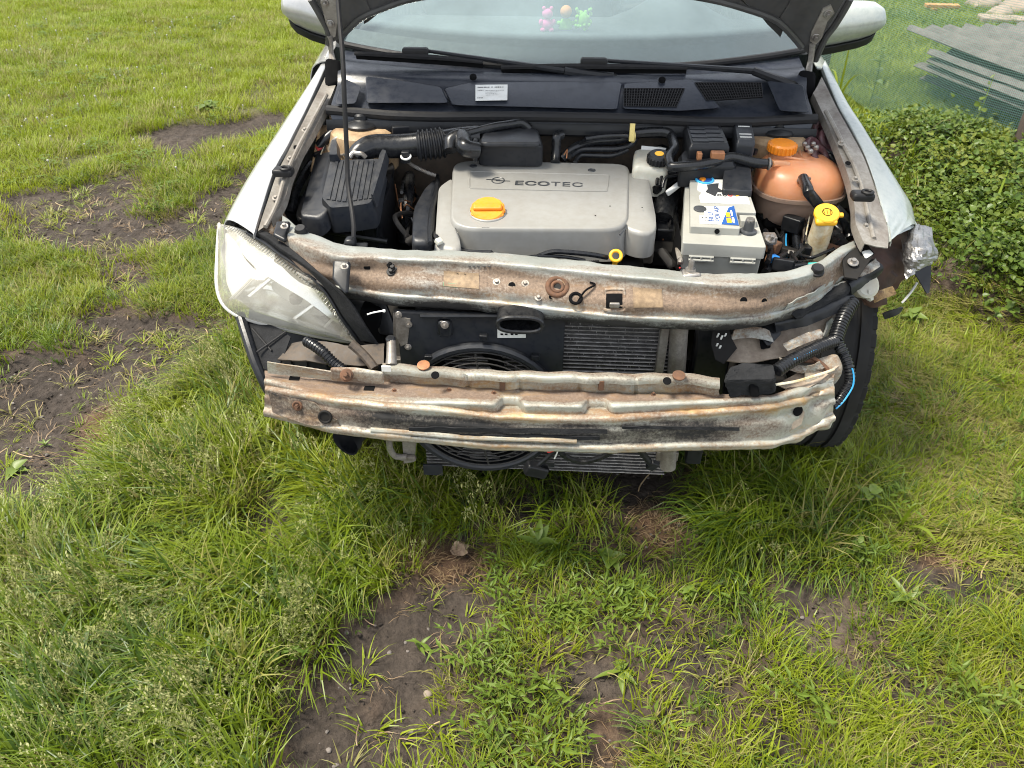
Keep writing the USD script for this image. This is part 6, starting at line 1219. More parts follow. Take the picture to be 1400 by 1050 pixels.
for (q, n_) in (([(377, 322, .772), (381, 306, .782), (394, 306, .782), (389, 328, .766)], 0), ([(458, 380, .728), (459, 360, .748), (476, 361, .748), (473, 398, .708)], 1)):
    lg = obj('headlight_bracket', hull(P3(q), .006), L['black_plastic'], hl); obj('bolt', bolt(P(q[2][0]-5, q[2][1]+4, z=q[2][2]+.010), (0, -.3, 1), .008), L['steel'], lg)
obj('headlight_back', hull([HR(i, t)+np.array([.02, .10, -.01]) for i in (2.5, 6.5) for t in (.15, .8)], .03), L['black_plastic'], hl)
# left of the beam: liner, frame and hoses behind the headlight
ln0 = [P3([(332, 432, .59), (344, 440, .585), (372, 446, .58), (398, 462, .57)]), P3([(346, 470, .555), (356, 474, .555), (376, 476, .555), (392, 480, .555)]), P3([(362, 504, .52), (366, 505, .52), (374, 506, .525), (380, 508, .525)])]
ln_ = obj('front_liner', skin(ln0, .004, 4, 4), L['foam'], car)
for a, b in (((346, 448), (372, 478)), ((392, 452), (352, 480))): obj('liner_rib', tube([P(*a, z=.582)+np.array([0, -.004, 0]), P(*b, z=.556)+np.array([0, -.004, .0])], .0025, 6), L['rubber'], ln_)
obj('liner_edge', tube(P3([(328, 430, .60), (338, 462, .57), (350, 498, .53), (364, 528, .49), (374, 545, .46)]), .012, 10), L['black_plastic'], car)
obj('inner_panel', skin([P3([(398, 470, .56), (440, 468, .57), (480, 474, .57), (525, 470, .57)]), P3([(380, 494, .545), (420, 496, .545), (470, 500, .55), (525, 498, .55)])], .004, 4, 5, dent=lambda G: (meshkit.fbm(G*24, 3, 3)-.5)*.02), L['bay_brown'], car)
obj('corrugated_loom', tube(P3([(418, 466, .60), (440, 480, .59), (456, 496, .57), (470, 506, .56)]), .013, 12, 8, corr=.002, pitch=.007), L['hose'], car)
obj('hose', tube(P3([(480, 470, .60), (498, 486, .58), (512, 504, .56)]), .011, 10), L['bay_brown'], car)
obj('cable_tie', cat_([tube(P3([(502, 430, .66), (512, 427, .662), (524, 425, .665)]), .0018, 6), put(trimesh.creation.icosphere(1, .004), P(525, 425, z=.665))]), L['label_white'], car)
obj('headlight_frame', hull([p+np.array([.02, .07, -.02]) for p in P3([(476, 390, .68), (494, 400, .68), (522, 470, .58), (500, 466, .58)])], .006), L['black_plastic'], car)
obj('radiator_side_duct', box((.05, .05, .22), FY(515, 470, .26)), L['ink'], car)
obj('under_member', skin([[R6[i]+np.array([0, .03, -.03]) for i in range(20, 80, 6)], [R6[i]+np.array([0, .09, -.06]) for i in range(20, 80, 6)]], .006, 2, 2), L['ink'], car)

# bent, torn sheet metal in the empty lamp bay
for k, (q, wr) in enumerate((([[(1004, 452, .62), (1030, 447, .625), (1052, 452, .62)], [(1000, 466, .60), (1028, 462, .605), (1058, 468, .60)]], (.5, .3, .1)), ([[(1072, 470, .60), (1096, 458, .61), (1122, 450, .615)], [(1078, 480, .585), (1100, 470, .595), (1126, 460, .60)]], (.4, .35, .05)),
    ([[(1064, 488, .575), (1092, 500, .57), (1120, 494, .575)], [(1068, 500, .56), (1096, 510, .555), (1128, 503, .56)]], (.3, .4, .1)), ([[(1160, 372, .70), (1182, 364, .71), (1200, 352, .715)], [(1166, 382, .685), (1188, 374, .695), (1206, 362, .70)]], (.45, .2, .25)), ([[(1112, 404, .66), (1136, 392, .675), (1158, 384, .68)], [(1116, 410, .65), (1140, 400, .66), (1160, 391, .67)]], (.25, .3, .05)), ([[(1192, 404, .62), (1206, 396, .63), (1222, 392, .63)], [(1196, 414, .60), (1210, 408, .61), (1226, 402, .61)]], (.8, .75, .4)))):
    obj('torn_metal', skin([P3(r) for r in q], .002, 7, 7, dent=lambda G, k=k: .003+(meshkit.fbm(G*42, 3, 50+k)-.5)*.022), L['panel_metal'], car, smooth=20, attr={'wear': lambda v, w=wr: np.tile(w, (len(v), 1))})

# ================================================================ GROUND AND PLANTS
def G2(pts): return np.array([P(a, b, z=0)[:2] for a, b in pts])
GX0, GX1, GY0, GY1, GS = -8.0, 6.5, -1.2, 10.0, 0.02
gxx = np.arange(GX0, GX1, GS); gyy = np.arange(GY0, GY1, GS); RX, RY = np.meshgrid(gxx, gyy)
def raster(polys, blur=0.03, grow=0.0):
    m = np.zeros(RX.shape)
    for p in polys:
        q = Polygon(G2(p)).buffer(grow); m[contains_xy(q, RX, RY)] = 1
    return gaussian_filter(m, blur/GS)
def sample(m, x, y):
    i = np.clip((np.asarray(y)-GY0)/GS, 0, m.shape[0]-1.001); j = np.clip((np.asarray(x)-GX0)/GS, 0, m.shape[1]-1.001)
    i0 = i.astype(int); j0 = j.astype(int); a, b = i-i0, j-j0
    return m[i0, j0]*(1-a)*(1-b)+m[i0+1, j0]*a*(1-b)+m[i0, j0+1]*(1-a)*b+m[i0+1, j0+1]*a*b
RN = np.stack([RX, RY, 0*RX], -1)
n_mid = meshkit.fbm(RN*5.0, 4, 3)-.5; n_fine = meshkit.fbm(RN*16.0, 3, 17)-.5; n_big = meshkit.fbm(RN*1.1, 3, 23)-.5
soil_polys = [[(14, 270), (80, 258), (150, 246), (185, 236), (205, 262), (170, 290), (240, 300), (305, 250), (335, 228), (340, 262), (300, 310), (240, 330), (180, 335), (110, 345), (40, 330), (20, 300)],
    [(165, 185), (235, 172), (300, 166), (400, 148), (395, 170), (330, 190), (280, 196), (270, 214), (235, 215), (200, 195)],
    [(128, 430), (200, 436), (285, 442), (290, 470), (245, 500), (235, 530), (180, 532), (150, 505), (118, 470)], [(0, 500), (60, 492), (118, 505), (155, 540), (150, 575), (128, 610), (140, 640), (100, 670), (40, 696), (-30, 705), (-60, 560)],
    [(150, 350), (200, 372), (190, 400), (150, 392)], [(385, 940), (430, 905), (480, 872), (520, 850), (575, 838), (620, 842), (640, 870), (606, 900), (596, 960), (622, 1010), (560, 1060), (450, 1080), (420, 1020), (395, 990)],
    [(905, 885), (945, 862), (985, 848), (1020, 870), (1030, 890), (985, 898), (1010, 925), (985, 935), (930, 905)], [(1212, 905), (1240, 900), (1248, 945), (1220, 955)], [(1045, 1000), (1085, 990), (1095, 1025), (1050, 1040)],
    [(870, 700), (918, 684), (938, 720), (918, 770), (890, 785), (866, 750)], [(590, 750), (650, 736), (664, 790), (640, 838), (600, 840)], [(700, 680), (744, 676), (740, 716), (706, 716)], [(1085, 815), (1140, 808), (1150, 850), (1100, 866)], [(1240, 770), (1300, 740), (1360, 750), (1352, 800), (1290, 812)],
    [(790, 920), (852, 915), (868, 1000), (850, 1060), (790, 1070), (800, 990)], [(360, 700), (395, 690), (400, 735), (372, 740)], [(906, 960), (930, 970), (920, 990)], [(740, 640), (900, 640), (930, 690), (800, 660)]]
straw_polys = [[(500, 730), (600, 726), (640, 770), (610, 800), (520, 770)], [(790, 925), (850, 925), (866, 1000), (860, 1060), (790, 1060), (812, 985)], [(100, 560), (180, 540), (160, 640), (110, 640)], [(640, 740), (690, 730), (680, 780), (640, 790)], [(860, 700), (930, 690), (935, 760), (880, 790)], [(1200, 540), (1300, 540), (1360, 640), (1330, 770), (1240, 770), (1190, 640)], [(420, 730), (470, 720), (460, 760)]]
S = raster(soil_polys, .022, .022); n_patch = meshkit.fbm(RN*9.0, 3, 61)-.5; SOIL = np.clip((S+(1.5*n_mid+1.3*n_patch)*(.16+.75*S)+.5*n_fine*S-.27)/.16, 0, 1); SOILD = np.clip(gaussian_filter(SOIL, 2.2)*2.2, 0, 1)
STRAW = np.clip((raster(straw_polys, .05)+.8*n_mid-.3)/.4, 0, 1)
TALL0 = raster([[(210, 500), (330, 455), (380, 560), (420, 640), (560, 660), (620, 760), (600, 850), (500, 870), (400, 930), (380, 1100), (-80, 1100), (-80, 720), (60, 680), (170, 620)], [(540, 640), (1180, 610), (1220, 680), (1120, 800), (900, 780), (700, 740), (560, 700)]], .06)
TALL = TALL0*(1-.8*np.clip(gaussian_filter(SOIL, 3), 0, 1))*(1-.45*STRAW)
HERB = raster([[(600, 800), (700, 770), (900, 780), (960, 830), (880, 900), (800, 910), (780, 1100), (600, 1100), (630, 1000), (620, 900)], [(930, 780), (1010, 790), (1000, 850), (930, 860)], [(200, 680), (300, 640), (260, 720), (200, 760)]], .06)
PALE = raster([[(1190, 420), (1300, 430), (1440, 470), (1440, 760), (1300, 740), (1180, 640)]], .08)
IVY = raster([[(1130, 172), (1185, 192), (1240, 202), (1290, 222), (1340, 240), (1420, 268), (1600, 340), (1700, 520), (1500, 500), (1400, 458), (1330, 425), (1280, 400), (1258, 340), (1240, 280), (1190, 205)]], .07)
LAWN = np.clip(raster([[(-900, -150), (430, -150), (430, 60), (300, 300), (200, 260), (0, 270), (-900, 340)]], .12)+np.where((RX < -1.0) & (RY > 3.0), 1, 0), 0, 1)
CARM = ((np.abs(RX-X0) < .80) & (RY > .95) & (RY < 4.0)).astype(float)
HG = .030*n_mid+.012*n_fine+.05*n_big-.018*SOIL+.20*IVY*(.75+n_mid)+.02*TALL
near_car = np.clip(1-(np.abs(RY-.65)/.35), 0, 1)*np.clip(1-np.abs(np.abs(RX-X0)-.76)/.3, 0, 1); HG = HG*(1-near_car)
def height(x, y): return sample(HG, x, y)
# the sheet: fine near the viewer, coarse out to the horizon
def axis(a, b, fine0, fine1, s, far):
    core = np.arange(fine0, fine1, s); d = np.geomspace(s, far, 46); return np.r_[(fine0-np.cumsum(np.diff(np.r_[0, d])))[::-1], core, core[-1]+np.cumsum(np.diff(np.r_[0, d]))]
ax_ = axis(0, 0, -2.8, 2.6, .016, 240.0); ay_ = axis(0, 0, -1.1, 3.4, .016, 240.0)
AX, AY = np.meshgrid(ax_, ay_, indexing='ij')
inr = (AX > GX0) & (AX < GX1-.05) & (AY > GY0) & (AY < GY1-.05)
AZ = np.where(inr, height(AX, AY), 0.0)
fineP = np.stack([AX, AY, 0*AX], -1); fine_on = (AX > -2.9) & (AX < 2.7) & (AY < 3.5)
AZ = AZ+np.where(fine_on, .022*(meshkit.fbm(fineP*34, 3, 41)-.5)*sample(SOIL+.3, AX, AY), 0)
gv = np.stack([AX, AY, AZ], -1).reshape(-1, 3)
gm = tomesh(gv, grid_faces(len(ax_), len(ay_), flip=False))
if np.mean(gm.face_normals[:, 2]) < 0: gm.invert()
def ground_attr(v):
    far = np.clip((np.hypot(v[:, 0], v[:, 1])-5)/4, 0, 1); s = sample(SOIL, v[:, 0], v[:, 1])
    return np.c_[np.clip(sample(STRAW, v[:, 0], v[:, 1])*.9+.25*(1-s)*(1-sample(IVY, v[:, 0], v[:, 1])), 0, 1), np.clip((1-s)*.45*sample(LAWN, v[:, 0], v[:, 1])+far*(1-s), 0, 1), 0*s]
gp = obj('ground', gm, L['soil'], None, smooth=True, attr={'ground': ground_attr})
tag(prim(gp), 'dark bare earth under the grass', 'ground', kind='structure')

# ---- blades and tufts
def blades(n, rad, h, w, lean, spread, r, segs=4, flat=0.0, droop=.6):
    """n grass blades rooted within rad; lean = bend towards +x, spread = outward bend."""
    V = []; Fc = []; k = 0
    for _ in range(n):
        a = r.uniform(0, 6.283); q = rad*math.sqrt(r.random()); b = np.array([q*math.cos(a), q*math.sin(a), -.008])
        L_ = r.uniform(*h); wd = r.uniform(*w); oa = a+r.uniform(-1.2, 1.2)
        dirn = np.array([math.cos(oa)*spread+lean*r.uniform(.4, 1.3), math.sin(oa)*spread+lean*r.uniform(-.45, .45)]); m = np.linalg.norm(dirn)+1e-6
        e0 = math.atan(m); ed = dirn/m; side = np.array([-ed[1], ed[0], 0])*math.cos(r.uniform(-.9, .9)); side[2] = r.uniform(-.3, .3)
        p = b.copy(); ang = math.pi/2-e0*.55-flat; pts = []
        for s in range(segs+1):
            t = s/segs; wi = wd*(1-t)**.7*(.75+.5*math.sin(math.pi*min(1, t*1.3+.2)))
            if s == segs: pts += [p]
            else: pts += [p-side*wi/2, p+side*wi/2]
            ang -= e0*droop*(.35+t)*1.1; st = L_/segs
            p = p+np.array([ed[0]*math.cos(ang), ed[1]*math.cos(ang), math.sin(ang)])*st
            p[2] = max(p[2], .003+.004*r.random())
        V += pts
        for s in range(segs-1):
            i = k+2*s; Fc += [(i, i+1, i+3), (i, i+3, i+2)]
        i = k+2*(segs-1); Fc += [(i, i+1, i+2)]; k += 2*segs+1
    return tomesh(np.array(V), np.array(Fc))
def leafm(L_, w, up=.2, fold=.15, r=rnd, heart=False, n=5, curl=.3):
    """one leaf along +x from the origin, rising by up, drooping by curl."""
    V = []; 
    for i in range(n+1):
        t = i/n; wi = w*math.sin(math.pi*min(1, (t*.9+.06)**(.55 if heart else .8)))*.5
        if i == n: wi = 0.0005
        x = L_*t; z = L_*(up*t-curl*t*t); V += [(x, -wi, z+wi*fold*2), (x, 0, z), (x, wi, z+wi*fold*2)]
    f = []
    for i in range(n):
        a = 3*i; f += [(a, a+1, a+4), (a, a+4, a+3), (a+1, a+2, a+5), (a+1, a+5, a+4)]
    return tomesh(V, f)
def tri_leaf(L_, w, r):                                            # cheap oval leaf: 4 triangles
    c = r.uniform(-.25, .1); return tomesh([(0, 0, 0), (L_*.35, -w/2, L_*.1), (L_*.45, 0, L_*.02), (L_*.35, w/2, L_*.1), (L_, 0, L_*c)], [(0, 1, 2), (0, 2, 3), (1, 4, 2), (2, 4, 3)])
def turned(m, az, tilt=0.0, pos=(0, 0, 0), roll=0.0):
    return put(m, pos, rz=0).copy().apply_transform(np.eye(4)) if False else _turn(m, az, tilt, pos, roll)
def _turn(m, az, tilt, pos, roll):
    M = trimesh.transformations.rotation_matrix(az, (0, 0, 1)) @ trimesh.transformations.rotation_matrix(-tilt, (0, 1, 0)) @ trimesh.transformations.rotation_matrix(roll, (1, 0, 0)); M[:3, 3] = pos
    m = m.copy(); m.apply_transform(M); return m
def seedhead(n, r):
    ms = []
    for _ in range(n):
        a = r.uniform(0, 6.283); h = r.uniform(.08, .17); ln_ = r.uniform(.01, .05); b = np.array([r.uniform(-.03, .03), r.uniform(-.03, .03), 0])
        tip = b+np.array([math.cos(a)*ln_, math.sin(a)*ln_, h]); ms.append(tube([b, (b+tip)/2+np.array([0, 0, .01]), tip], .0007, 3, 2, caps=False))
        for k in range(11):
            t = k/10; p = b+(tip-b)*(.72+.28*t); aa = r.uniform(0, 6.283); out = .018*(1-t)*r.uniform(.5, 1.1)+.002
            q = p+np.array([math.cos(aa)*out, math.sin(aa)*out, .006])
            ms.append(tomesh([p, p+np.array([.0006, 0, 0]), q], [(0, 1, 2)]))
            for s_ in range(2):
                q2 = q+np.array([r.uniform(-.003, .003), r.uniform(-.003, .003), r.uniform(-.002, .004)]); d = np.array([r.uniform(-1, 1), r.uniform(-1, 1), .8])*.0036
                ms.append(tomesh([q2-d, q2+np.array([.0013, -.0013, 0]), q2+d, q2-np.array([.0013, -.0013, 0])], [(0, 1, 2), (0, 2, 3)]))
    return cat_(ms)
def herbpatch(n, r, L0=.018, w0=.006, h=.03):
    ms = []
    for _ in range(n):
        a = r.uniform(0, 6.283); ln_ = r.uniform(.04, .10); hh = r.uniform(.2, 1)*h; p = np.array([0, 0, 0.0])
        for k in range(7):
            t = (k+1)/7; p = np.array([math.cos(a)*ln_*t, math.sin(a)*ln_*t, hh*math.sin(t*2.2)+.004])
            ms.append(_turn(tri_leaf(L0*r.uniform(.7, 1.4), w0*r.uniform(.8, 1.3), r), a+(.9 if k % 2 else -.9)+r.uniform(-.4, .4), r.uniform(-.1, .8), p, r.uniform(-.6, .6)))
        ms.append(tube([(0, 0, 0), p*.5+np.array([0, 0, .01]), p], .0008, 3, 2, caps=False))
    return cat_(ms)
def cloverpatch(n, r):
    ms = []
    for _ in range(n):
        p = np.array([r.gauss(0, .035), r.gauss(0, .035), r.uniform(.018, .05)]); a0 = r.uniform(0, 6.283)
        for k in range(3): ms.append(_turn(tomesh([(0, 0, 0), (.007, -.0055, .001), (.012, 0, 0), (.007, .0055, .001)], [(0, 1, 2), (0, 2, 3)]), a0+k*2.094, r.uniform(-.1, .3), p, 0))
    return cat_(ms)
def ivypatch(n, r):
    ms = []
    for _ in range(n):
        p = np.array([r.gauss(0, .05), r.gauss(0, .05), r.uniform(0, .06)]); L_ = r.uniform(.011, .026)
        ms.append(_turn(leafm(L_, L_*.95, .1, .12, r, True, 3, .2), r.uniform(0, 6.283), r.uniform(-.5, .5), p, r.uniform(-.5, .5)))
    return cat_(ms)

def instancer(name, protos, mats, pos, idx, yaw, tilt, tdir, scl, label, cat='grass', parent=None):
    path = numbered((parent or '/World')+'/'+name); pi = UsdGeom.PointInstancer.Define(stage, path); rel = []
    for k, (m, mt) in enumerate(zip(protos, mats)):
        pp = f'{path}/{name}_piece_{k:02d}'; ms = usdkit.mesh(stage, pp, m, mt, smooth=False); rel.append(pp)
    pi.CreatePrototypesRel().SetTargets([Sdf.Path(r) for r in rel])
    n = len(pos); q = np.zeros((n, 4))
    # yaw about z, then a tilt towards tdir
    cy2, sy2 = np.cos(yaw/2), np.sin(yaw/2); ct, st = np.cos(tilt/2), np.sin(tilt/2); ax, ay = -np.sin(tdir), np.cos(tdir)
    # q = qt * qy
    q[:, 0] = ct*cy2; q[:, 1] = st*ax*cy2+st*ay*sy2; q[:, 2] = st*ay*cy2-st*ax*sy2; q[:, 3] = ct*sy2
    pi.CreatePositionsAttr(Vt.Vec3fArray.FromNumpy(np.asarray(pos, np.float32))); pi.CreateProtoIndicesAttr(Vt.IntArray.FromNumpy(np.asarray(idx, np.int32)))
    pi.CreateOrientationsAttr(Vt.QuathArray([Gf.Quath(float(a), float(b), float(c), float(d)) for a, b, c, d in q]))
    sc = np.asarray(scl, np.float32); sc = np.repeat(sc[:, None], 3, 1) if sc.ndim == 1 else sc
    pi.CreateScalesAttr(Vt.Vec3fArray.FromNumpy(np.ascontiguousarray(sc)))
    tag(pi.GetPrim(), label, cat, None, 'stuff'); return path
def scatter(density, x0, x1, y0, y1, seed):
    g = np.random.default_rng(seed); n = int(density*(x1-x0)*(y1-y0)); return np.c_[g.uniform(x0, x1, n), g.uniform(y0, y1, n)], g
def flow(x, y):                                                   # which way the blades lie
    p = np.stack([x, y, 0*x], -1); return 3.9+5.0*(meshkit.fbm(p*1.5, 2, 77)-.5)+2.0*(meshkit.fbm(p*5, 2, 78)-.5)
rr_ = random.Random(3)
NEARBOX = (-2.6, 2.6, -.95, 2.6)
def m_(f, p): return sample(f, p[:, 0], p[:, 1])
def lift(p): return np.c_[p, height(p[:, 0], p[:, 1])]
# long grass
longP = [blades(18, .040, (.09, .20), (.0036, .0068), .9, .35, rr_, droop=.8) for _ in range(5)]+[blades(16, .032, (.07, .15), (.0034, .0062), .3, .6, rr_, droop=.7) for _ in range(4)]
mats_l = [L['grass_lush']]*3+[L['grass_dark']]*2+[L['grass_lush']]*3+[L['grass_pale']]
p, g = scatter(1300, *NEARBOX, 11)
soil, tall, ivy, lawn, herb, pale, car_m = [m_(f, p) for f in (SOIL, TALL, IVY, LAWN, HERB, PALE, CARM)]
clump = meshkit.fbm(np.c_[p*7, 0*p[:, 0]], 3, 5)
keep = g.random(len(p)) < np.clip((1-m_(SOILD, p))**1.5*(.55+.55*tall)*(.25+1.6*np.clip(clump-.22, 0, .6))*(1-.75*herb)*(1-lawn*.6)*(1-.8*ivy)*(1-.9*pale)*(1-car_m), 0, 1)*(soil < .35)
p, clump, tall, herb = p[keep], clump[keep], tall[keep], herb[keep]
fl = flow(p[:, 0], p[:, 1]); kind = g.integers(0, 9, len(p))
sc = 1.15*(.50+.50*tall)*g.uniform(.65, 1.2, len(p))*(.75+.5*clump)
instancer('long_grass', longP, mats_l, lift(p), kind, fl+g.normal(0, .55, len(p)), g.uniform(0, .25, len(p)), fl, sc, 'long fresh green grass lying over in tufts before the car')
# short turf everywhere else near
turfP = [blades(22, .05, (.03, .08), (.0028, .0050), .25, .7, rr_, 3) for _ in range(5)]
p, g = scatter(1500, *NEARBOX, 12)
soil, tall, ivy, lawn, herb, pale, car_m = [m_(f, p) for f in (SOIL, TALL, IVY, LAWN, HERB, PALE, CARM)]
cl2 = meshkit.fbm(np.c_[p*9, 0*p[:, 0]], 3, 15)
keep = g.random(len(p)) < np.clip((1-soil)**1.3*(1-.5*m_(SOILD, p))*(.15+1.1*cl2)*(1-.7*ivy)*(1-.35*herb)*(1-.5*pale)*(1-car_m)*(1-lawn*.3)*(1-.6*tall), 0, 1)
p = p[keep]; fl = flow(p[:, 0], p[:, 1])
instancer('turf', turfP, [L['grass_lush'], L['grass_lush'], L['grass_dark'], L['grass_lawn'], L['grass_pale']], lift(p), g.integers(0, 5, len(p)), fl+g.normal(0, 1.0, len(p)), 0*fl, fl, g.uniform(.7, 1.3, len(p)), 'short green turf between the long tufts')
# sparse sprigs on the bare soil
p, g = scatter(300, *NEARBOX, 13); soil = m_(SOIL, p); keep = (soil > .4) & (g.random(len(p)) < .8*np.clip(meshkit.fbm(np.c_[p*6, 0*p[:, 0]], 2, 33)*3-1.0, .15, 1)) & (m_(CARM, p) < .5); p = p[keep]; fl = flow(p[:, 0], p[:, 1])
instancer('sparse_sprigs', [blades(13, .02, (.03, .09), (.0026, .0046), .2, 1.1, rr_) for _ in range(3)], [L['grass_lush'], L['grass_lawn'], L['grass_pale']], lift(p), g.integers(0, 3, len(p)), g.uniform(0, 6.28, len(p)), 0*fl, fl, g.uniform(.6, 1.3, len(p)), 'thin grass sprigs scattered on the bare mud')
# lawn to the left and far
lawnP = [blades(40, .075, (.03, .08), (.003, .0055), .25, .6, rr_, 3) for _ in range(4)]
p, g = scatter(330, GX0+.1, GX1-.2, .2, GY1-.2, 14)
soil, lawn, ivy, car_m = [m_(f, p) for f in (SOIL, LAWN, IVY, CARM)]
out_near = ((p[:, 0] < NEARBOX[0]) | (p[:, 0] > NEARBOX[1]) | (p[:, 1] > NEARBOX[3])).astype(float)
keep = g.random(len(p)) < np.clip(np.maximum(lawn, out_near)*(1-soil)**1.3*(1-car_m)*(1-.8*ivy), 0, 1)
p = p[keep]; fl = flow(p[:, 0], p[:, 1]); right = p[:, 0] > .9
idx = np.where(right, g.integers(4, 8, len(p)), g.integers(0, 4, len(p)))
instancer('lawn', lawnP*2, [L['grass_lawn']]*3+[L['grass_pale']]+[L['grass_dark'], L['grass_lush'], L['grass_lush'], L['grass_lawn']], lift(p), idx, g.uniform(0, 6.28, len(p)), 0*fl, fl, g.uniform(.7, 1.35, len(p))*np.where(right, 1.5, 1), 'sunlit yellow green lawn on the open ground')
# flattened pale grass right of the car
p, g = scatter(1900, .85, 2.4, -.2, 1.7, 15); pale = m_(PALE, p); keep = g.random(len(p)) < pale*.8; p = p[keep]; fl = 2.7+1.6*(meshkit.fbm(np.c_[p*2.5, 0*p[:, 0]], 2, 4)-.5)
flatP = [blades(22, .045, (.08, .16), (.0022, .0042), 2.6, .3, rr_, droop=.55, flat=.35) for _ in range(4)]
instancer('flattened_grass', flatP, [L['grass_pale'], L['grass_lawn'], L['grass_pale'], L['grass_dry']], lift(p), g.choice(4, len(p), p=[.40, .32, .20, .08]), fl+g.normal(0, .5, len(p)), 0*fl, fl, g.uniform(.7, 1.2, len(p)), 'pale flattened grass beside the right front wheel')
# dry straw
p, g = scatter(420, *NEARBOX, 16); s_ = m_(STRAW, p); so = m_(SOIL, p); keep = g.random(len(p)) < np.clip(s_*.8+.16*so, 0, 1)*(1-.5*m_(PALE, p)); p = p[keep]; fl = flow(p[:, 0], p[:, 1])
instancer('dry_straw', [blades(12, .04, (.03, .08), (.0014, .0026), 3.0, 1.4, rr_, 3, flat=.6) for _ in range(3)], [L['grass_dry']]*3, lift(p)+np.array([0, 0, .004]), g.integers(0, 3, len(p)), g.uniform(0, 6.28, len(p)), 0*fl, fl, g.uniform(.6, 1.2, len(p)), 'dry straw litter on the brown soil')
# seed heads
p, g = scatter(600, *NEARBOX, 17); t_ = m_(TALL, p)*(1-m_(SOIL, p)); cl3 = meshkit.fbm(np.c_[p*4, 0*p[:, 0]], 3, 55); keep = g.random(len(p)) < np.clip(t_*np.clip((cl3-.40)*4, 0, 1)*np.where(p[:, 0] < .0, .62, .12), 0, 1)*(1-m_(CARM, p)); p = p[keep]; fl = flow(p[:, 0], p[:, 1])
instancer('grass_seed_heads', [seedhead(4, rr_) for _ in range(4)], [L['seed_head']]*4, lift(p), g.integers(0, 4, len(p)), g.uniform(0, 6.28, len(p)), g.uniform(.1, .7, len(p)), fl, g.uniform(.6, 1.05, len(p)), 'pale feathery seed heads above the long grass')
# low herbs (knotgrass, clover)
p, g = scatter(700, *NEARBOX, 18); h_ = m_(HERB, p); so = m_(SOIL, p); keep = g.random(len(p)) < np.clip(h_*.27+.02, 0, 1)*(1-so)**2*(1-m_(CARM, p))*(1-m_(IVY, p)); p = p[keep]; fl = flow(p[:, 0], p[:, 1])
instancer('low_herbs', [herbpatch(5, rr_, .026, .0065, .05) for _ in range(4)]+[cloverpatch(16, rr_) for _ in range(2)], [L['herb']]*6, lift(p), g.choice(6, len(p), p=[.25, .25, .25, .25, 0, 0]), g.uniform(0, 6.28, len(p)), 0*fl, fl, g.uniform(.7, 1.3, len(p)), 'low leafy knotgrass covering the trodden ground', 'herbs')
p, g = scatter(60, -7.5, -.9, 1.2, 9, 19); lw = m_(LAWN, p)*(1-m_(SOIL, p)); cl4 = meshkit.fbm(np.c_[p*1.2, 0*p[:, 0]], 2, 91); keep = g.random(len(p)) < lw*(.05+.7*np.clip((cl4-.45)*6, 0, 1)); p = p[keep]; fl = 0*p[:, 0]
flw = lambda: cat_([tube([(0, 0, 0), (0, 0, .06)], .0012, 3, 1, caps=False), put(trimesh.creation.icosphere(1, .0062), (0, 0, .066))])
instancer('clover_flowers', [flw(), cat_([_turn(flw(), 0, .3, (.02, 0, 0), 0), flw()]), cloverpatch(24, rr_)], [L['clover_flower'], L['clover_flower'], L['herb']], lift(p), g.choice(3, len(p), p=[.3, .15, .55]), g.uniform(0, 6.28, len(p)), fl, fl, g.uniform(.6, 1.1, len(p)), 'white clover in the lawn left of the car', 'clover')
# ivy mound
p, g = scatter(900, .8, 5.0, .6, 4.6, 20); iv = m_(IVY, p); keep = g.random(len(p)) < np.clip(iv*1.2-.15, 0, 1); p = p[keep]; fl = g.uniform(0, 6.28, len(p))
instancer('ivy_ground_cover', [ivypatch(18, rr_) for _ in range(6)], [L['ivy_leaf']]*3+[L['weed_leaf'], L['grass_dark'], L['grass_dark']], lift(p)+np.c_[0*p, g.uniform(-.01, .07, len(p))], g.integers(0, 6, len(p)), g.uniform(0, 6.28, len(p)), g.uniform(0, .9, len(p)), fl, g.uniform(.75, 1.35, len(p)), 'glossy creeping ivy mounded beside the car at the net fence', 'ivy')
p, g = scatter(70, .9, 3.4, .8, 3.6, 21); iv = m_(IVY, p); keep = (iv > .35) & (g.random(len(p)) < .7); p = p[keep]; fl = flow(p[:, 0], p[:, 1])
instancer('tall_grass_blades', [blades(5, .03, (.20, .42), (.005, .009), .7, .4, rr_, 6, droop=.9) for _ in range(4)], [L['grass_lush'], L['grass_lawn'], L['grass_lush'], L['grass_pale']], lift(p), g.integers(0, 4, len(p)), g.uniform(0, 6.28, len(p)), 0*fl, fl, g.uniform(.6, 1.05, len(p)), 'tall arching grass blades growing up through the ivy')
# pebbles and crumbs of earth
p, g = scatter(2600, *NEARBOX, 22); keep = g.random(len(p)) < m_(SOIL, p)*.55*(1-m_(CARM, p)); p = p[keep]; fl = 0*p[:, 0]
peb = []
for k in range(4):
    m = trimesh.creation.icosphere(1, .004); m.vertices *= np.array([1.2, .9, .55]); m.vertices *= (1+.5*(meshkit.noise(m.vertices*400+k*9)-.5))[:, None]; peb.append(m)
instancer('pebbles', peb, [L['pebble'], L['soil'], L['soil'], L['pebble']], lift(p), g.choice(4, len(p), p=[.10, .42, .40, .08]), g.uniform(0, 6.28, len(p)), fl, fl, np.clip(g.lognormal(-.3, .45, len(p)), .3, 1.5), 'small stones and crumbs of earth on the mud', 'pebbles')
p, g = scatter(60, *NEARBOX, 23); keep = g.random(len(p)) < np.clip(m_(SOIL, p)*.6+.05, 0, 1)*(1-m_(CARM, p)); p = p[keep]; fl = g.uniform(0, 6.28, len(p))
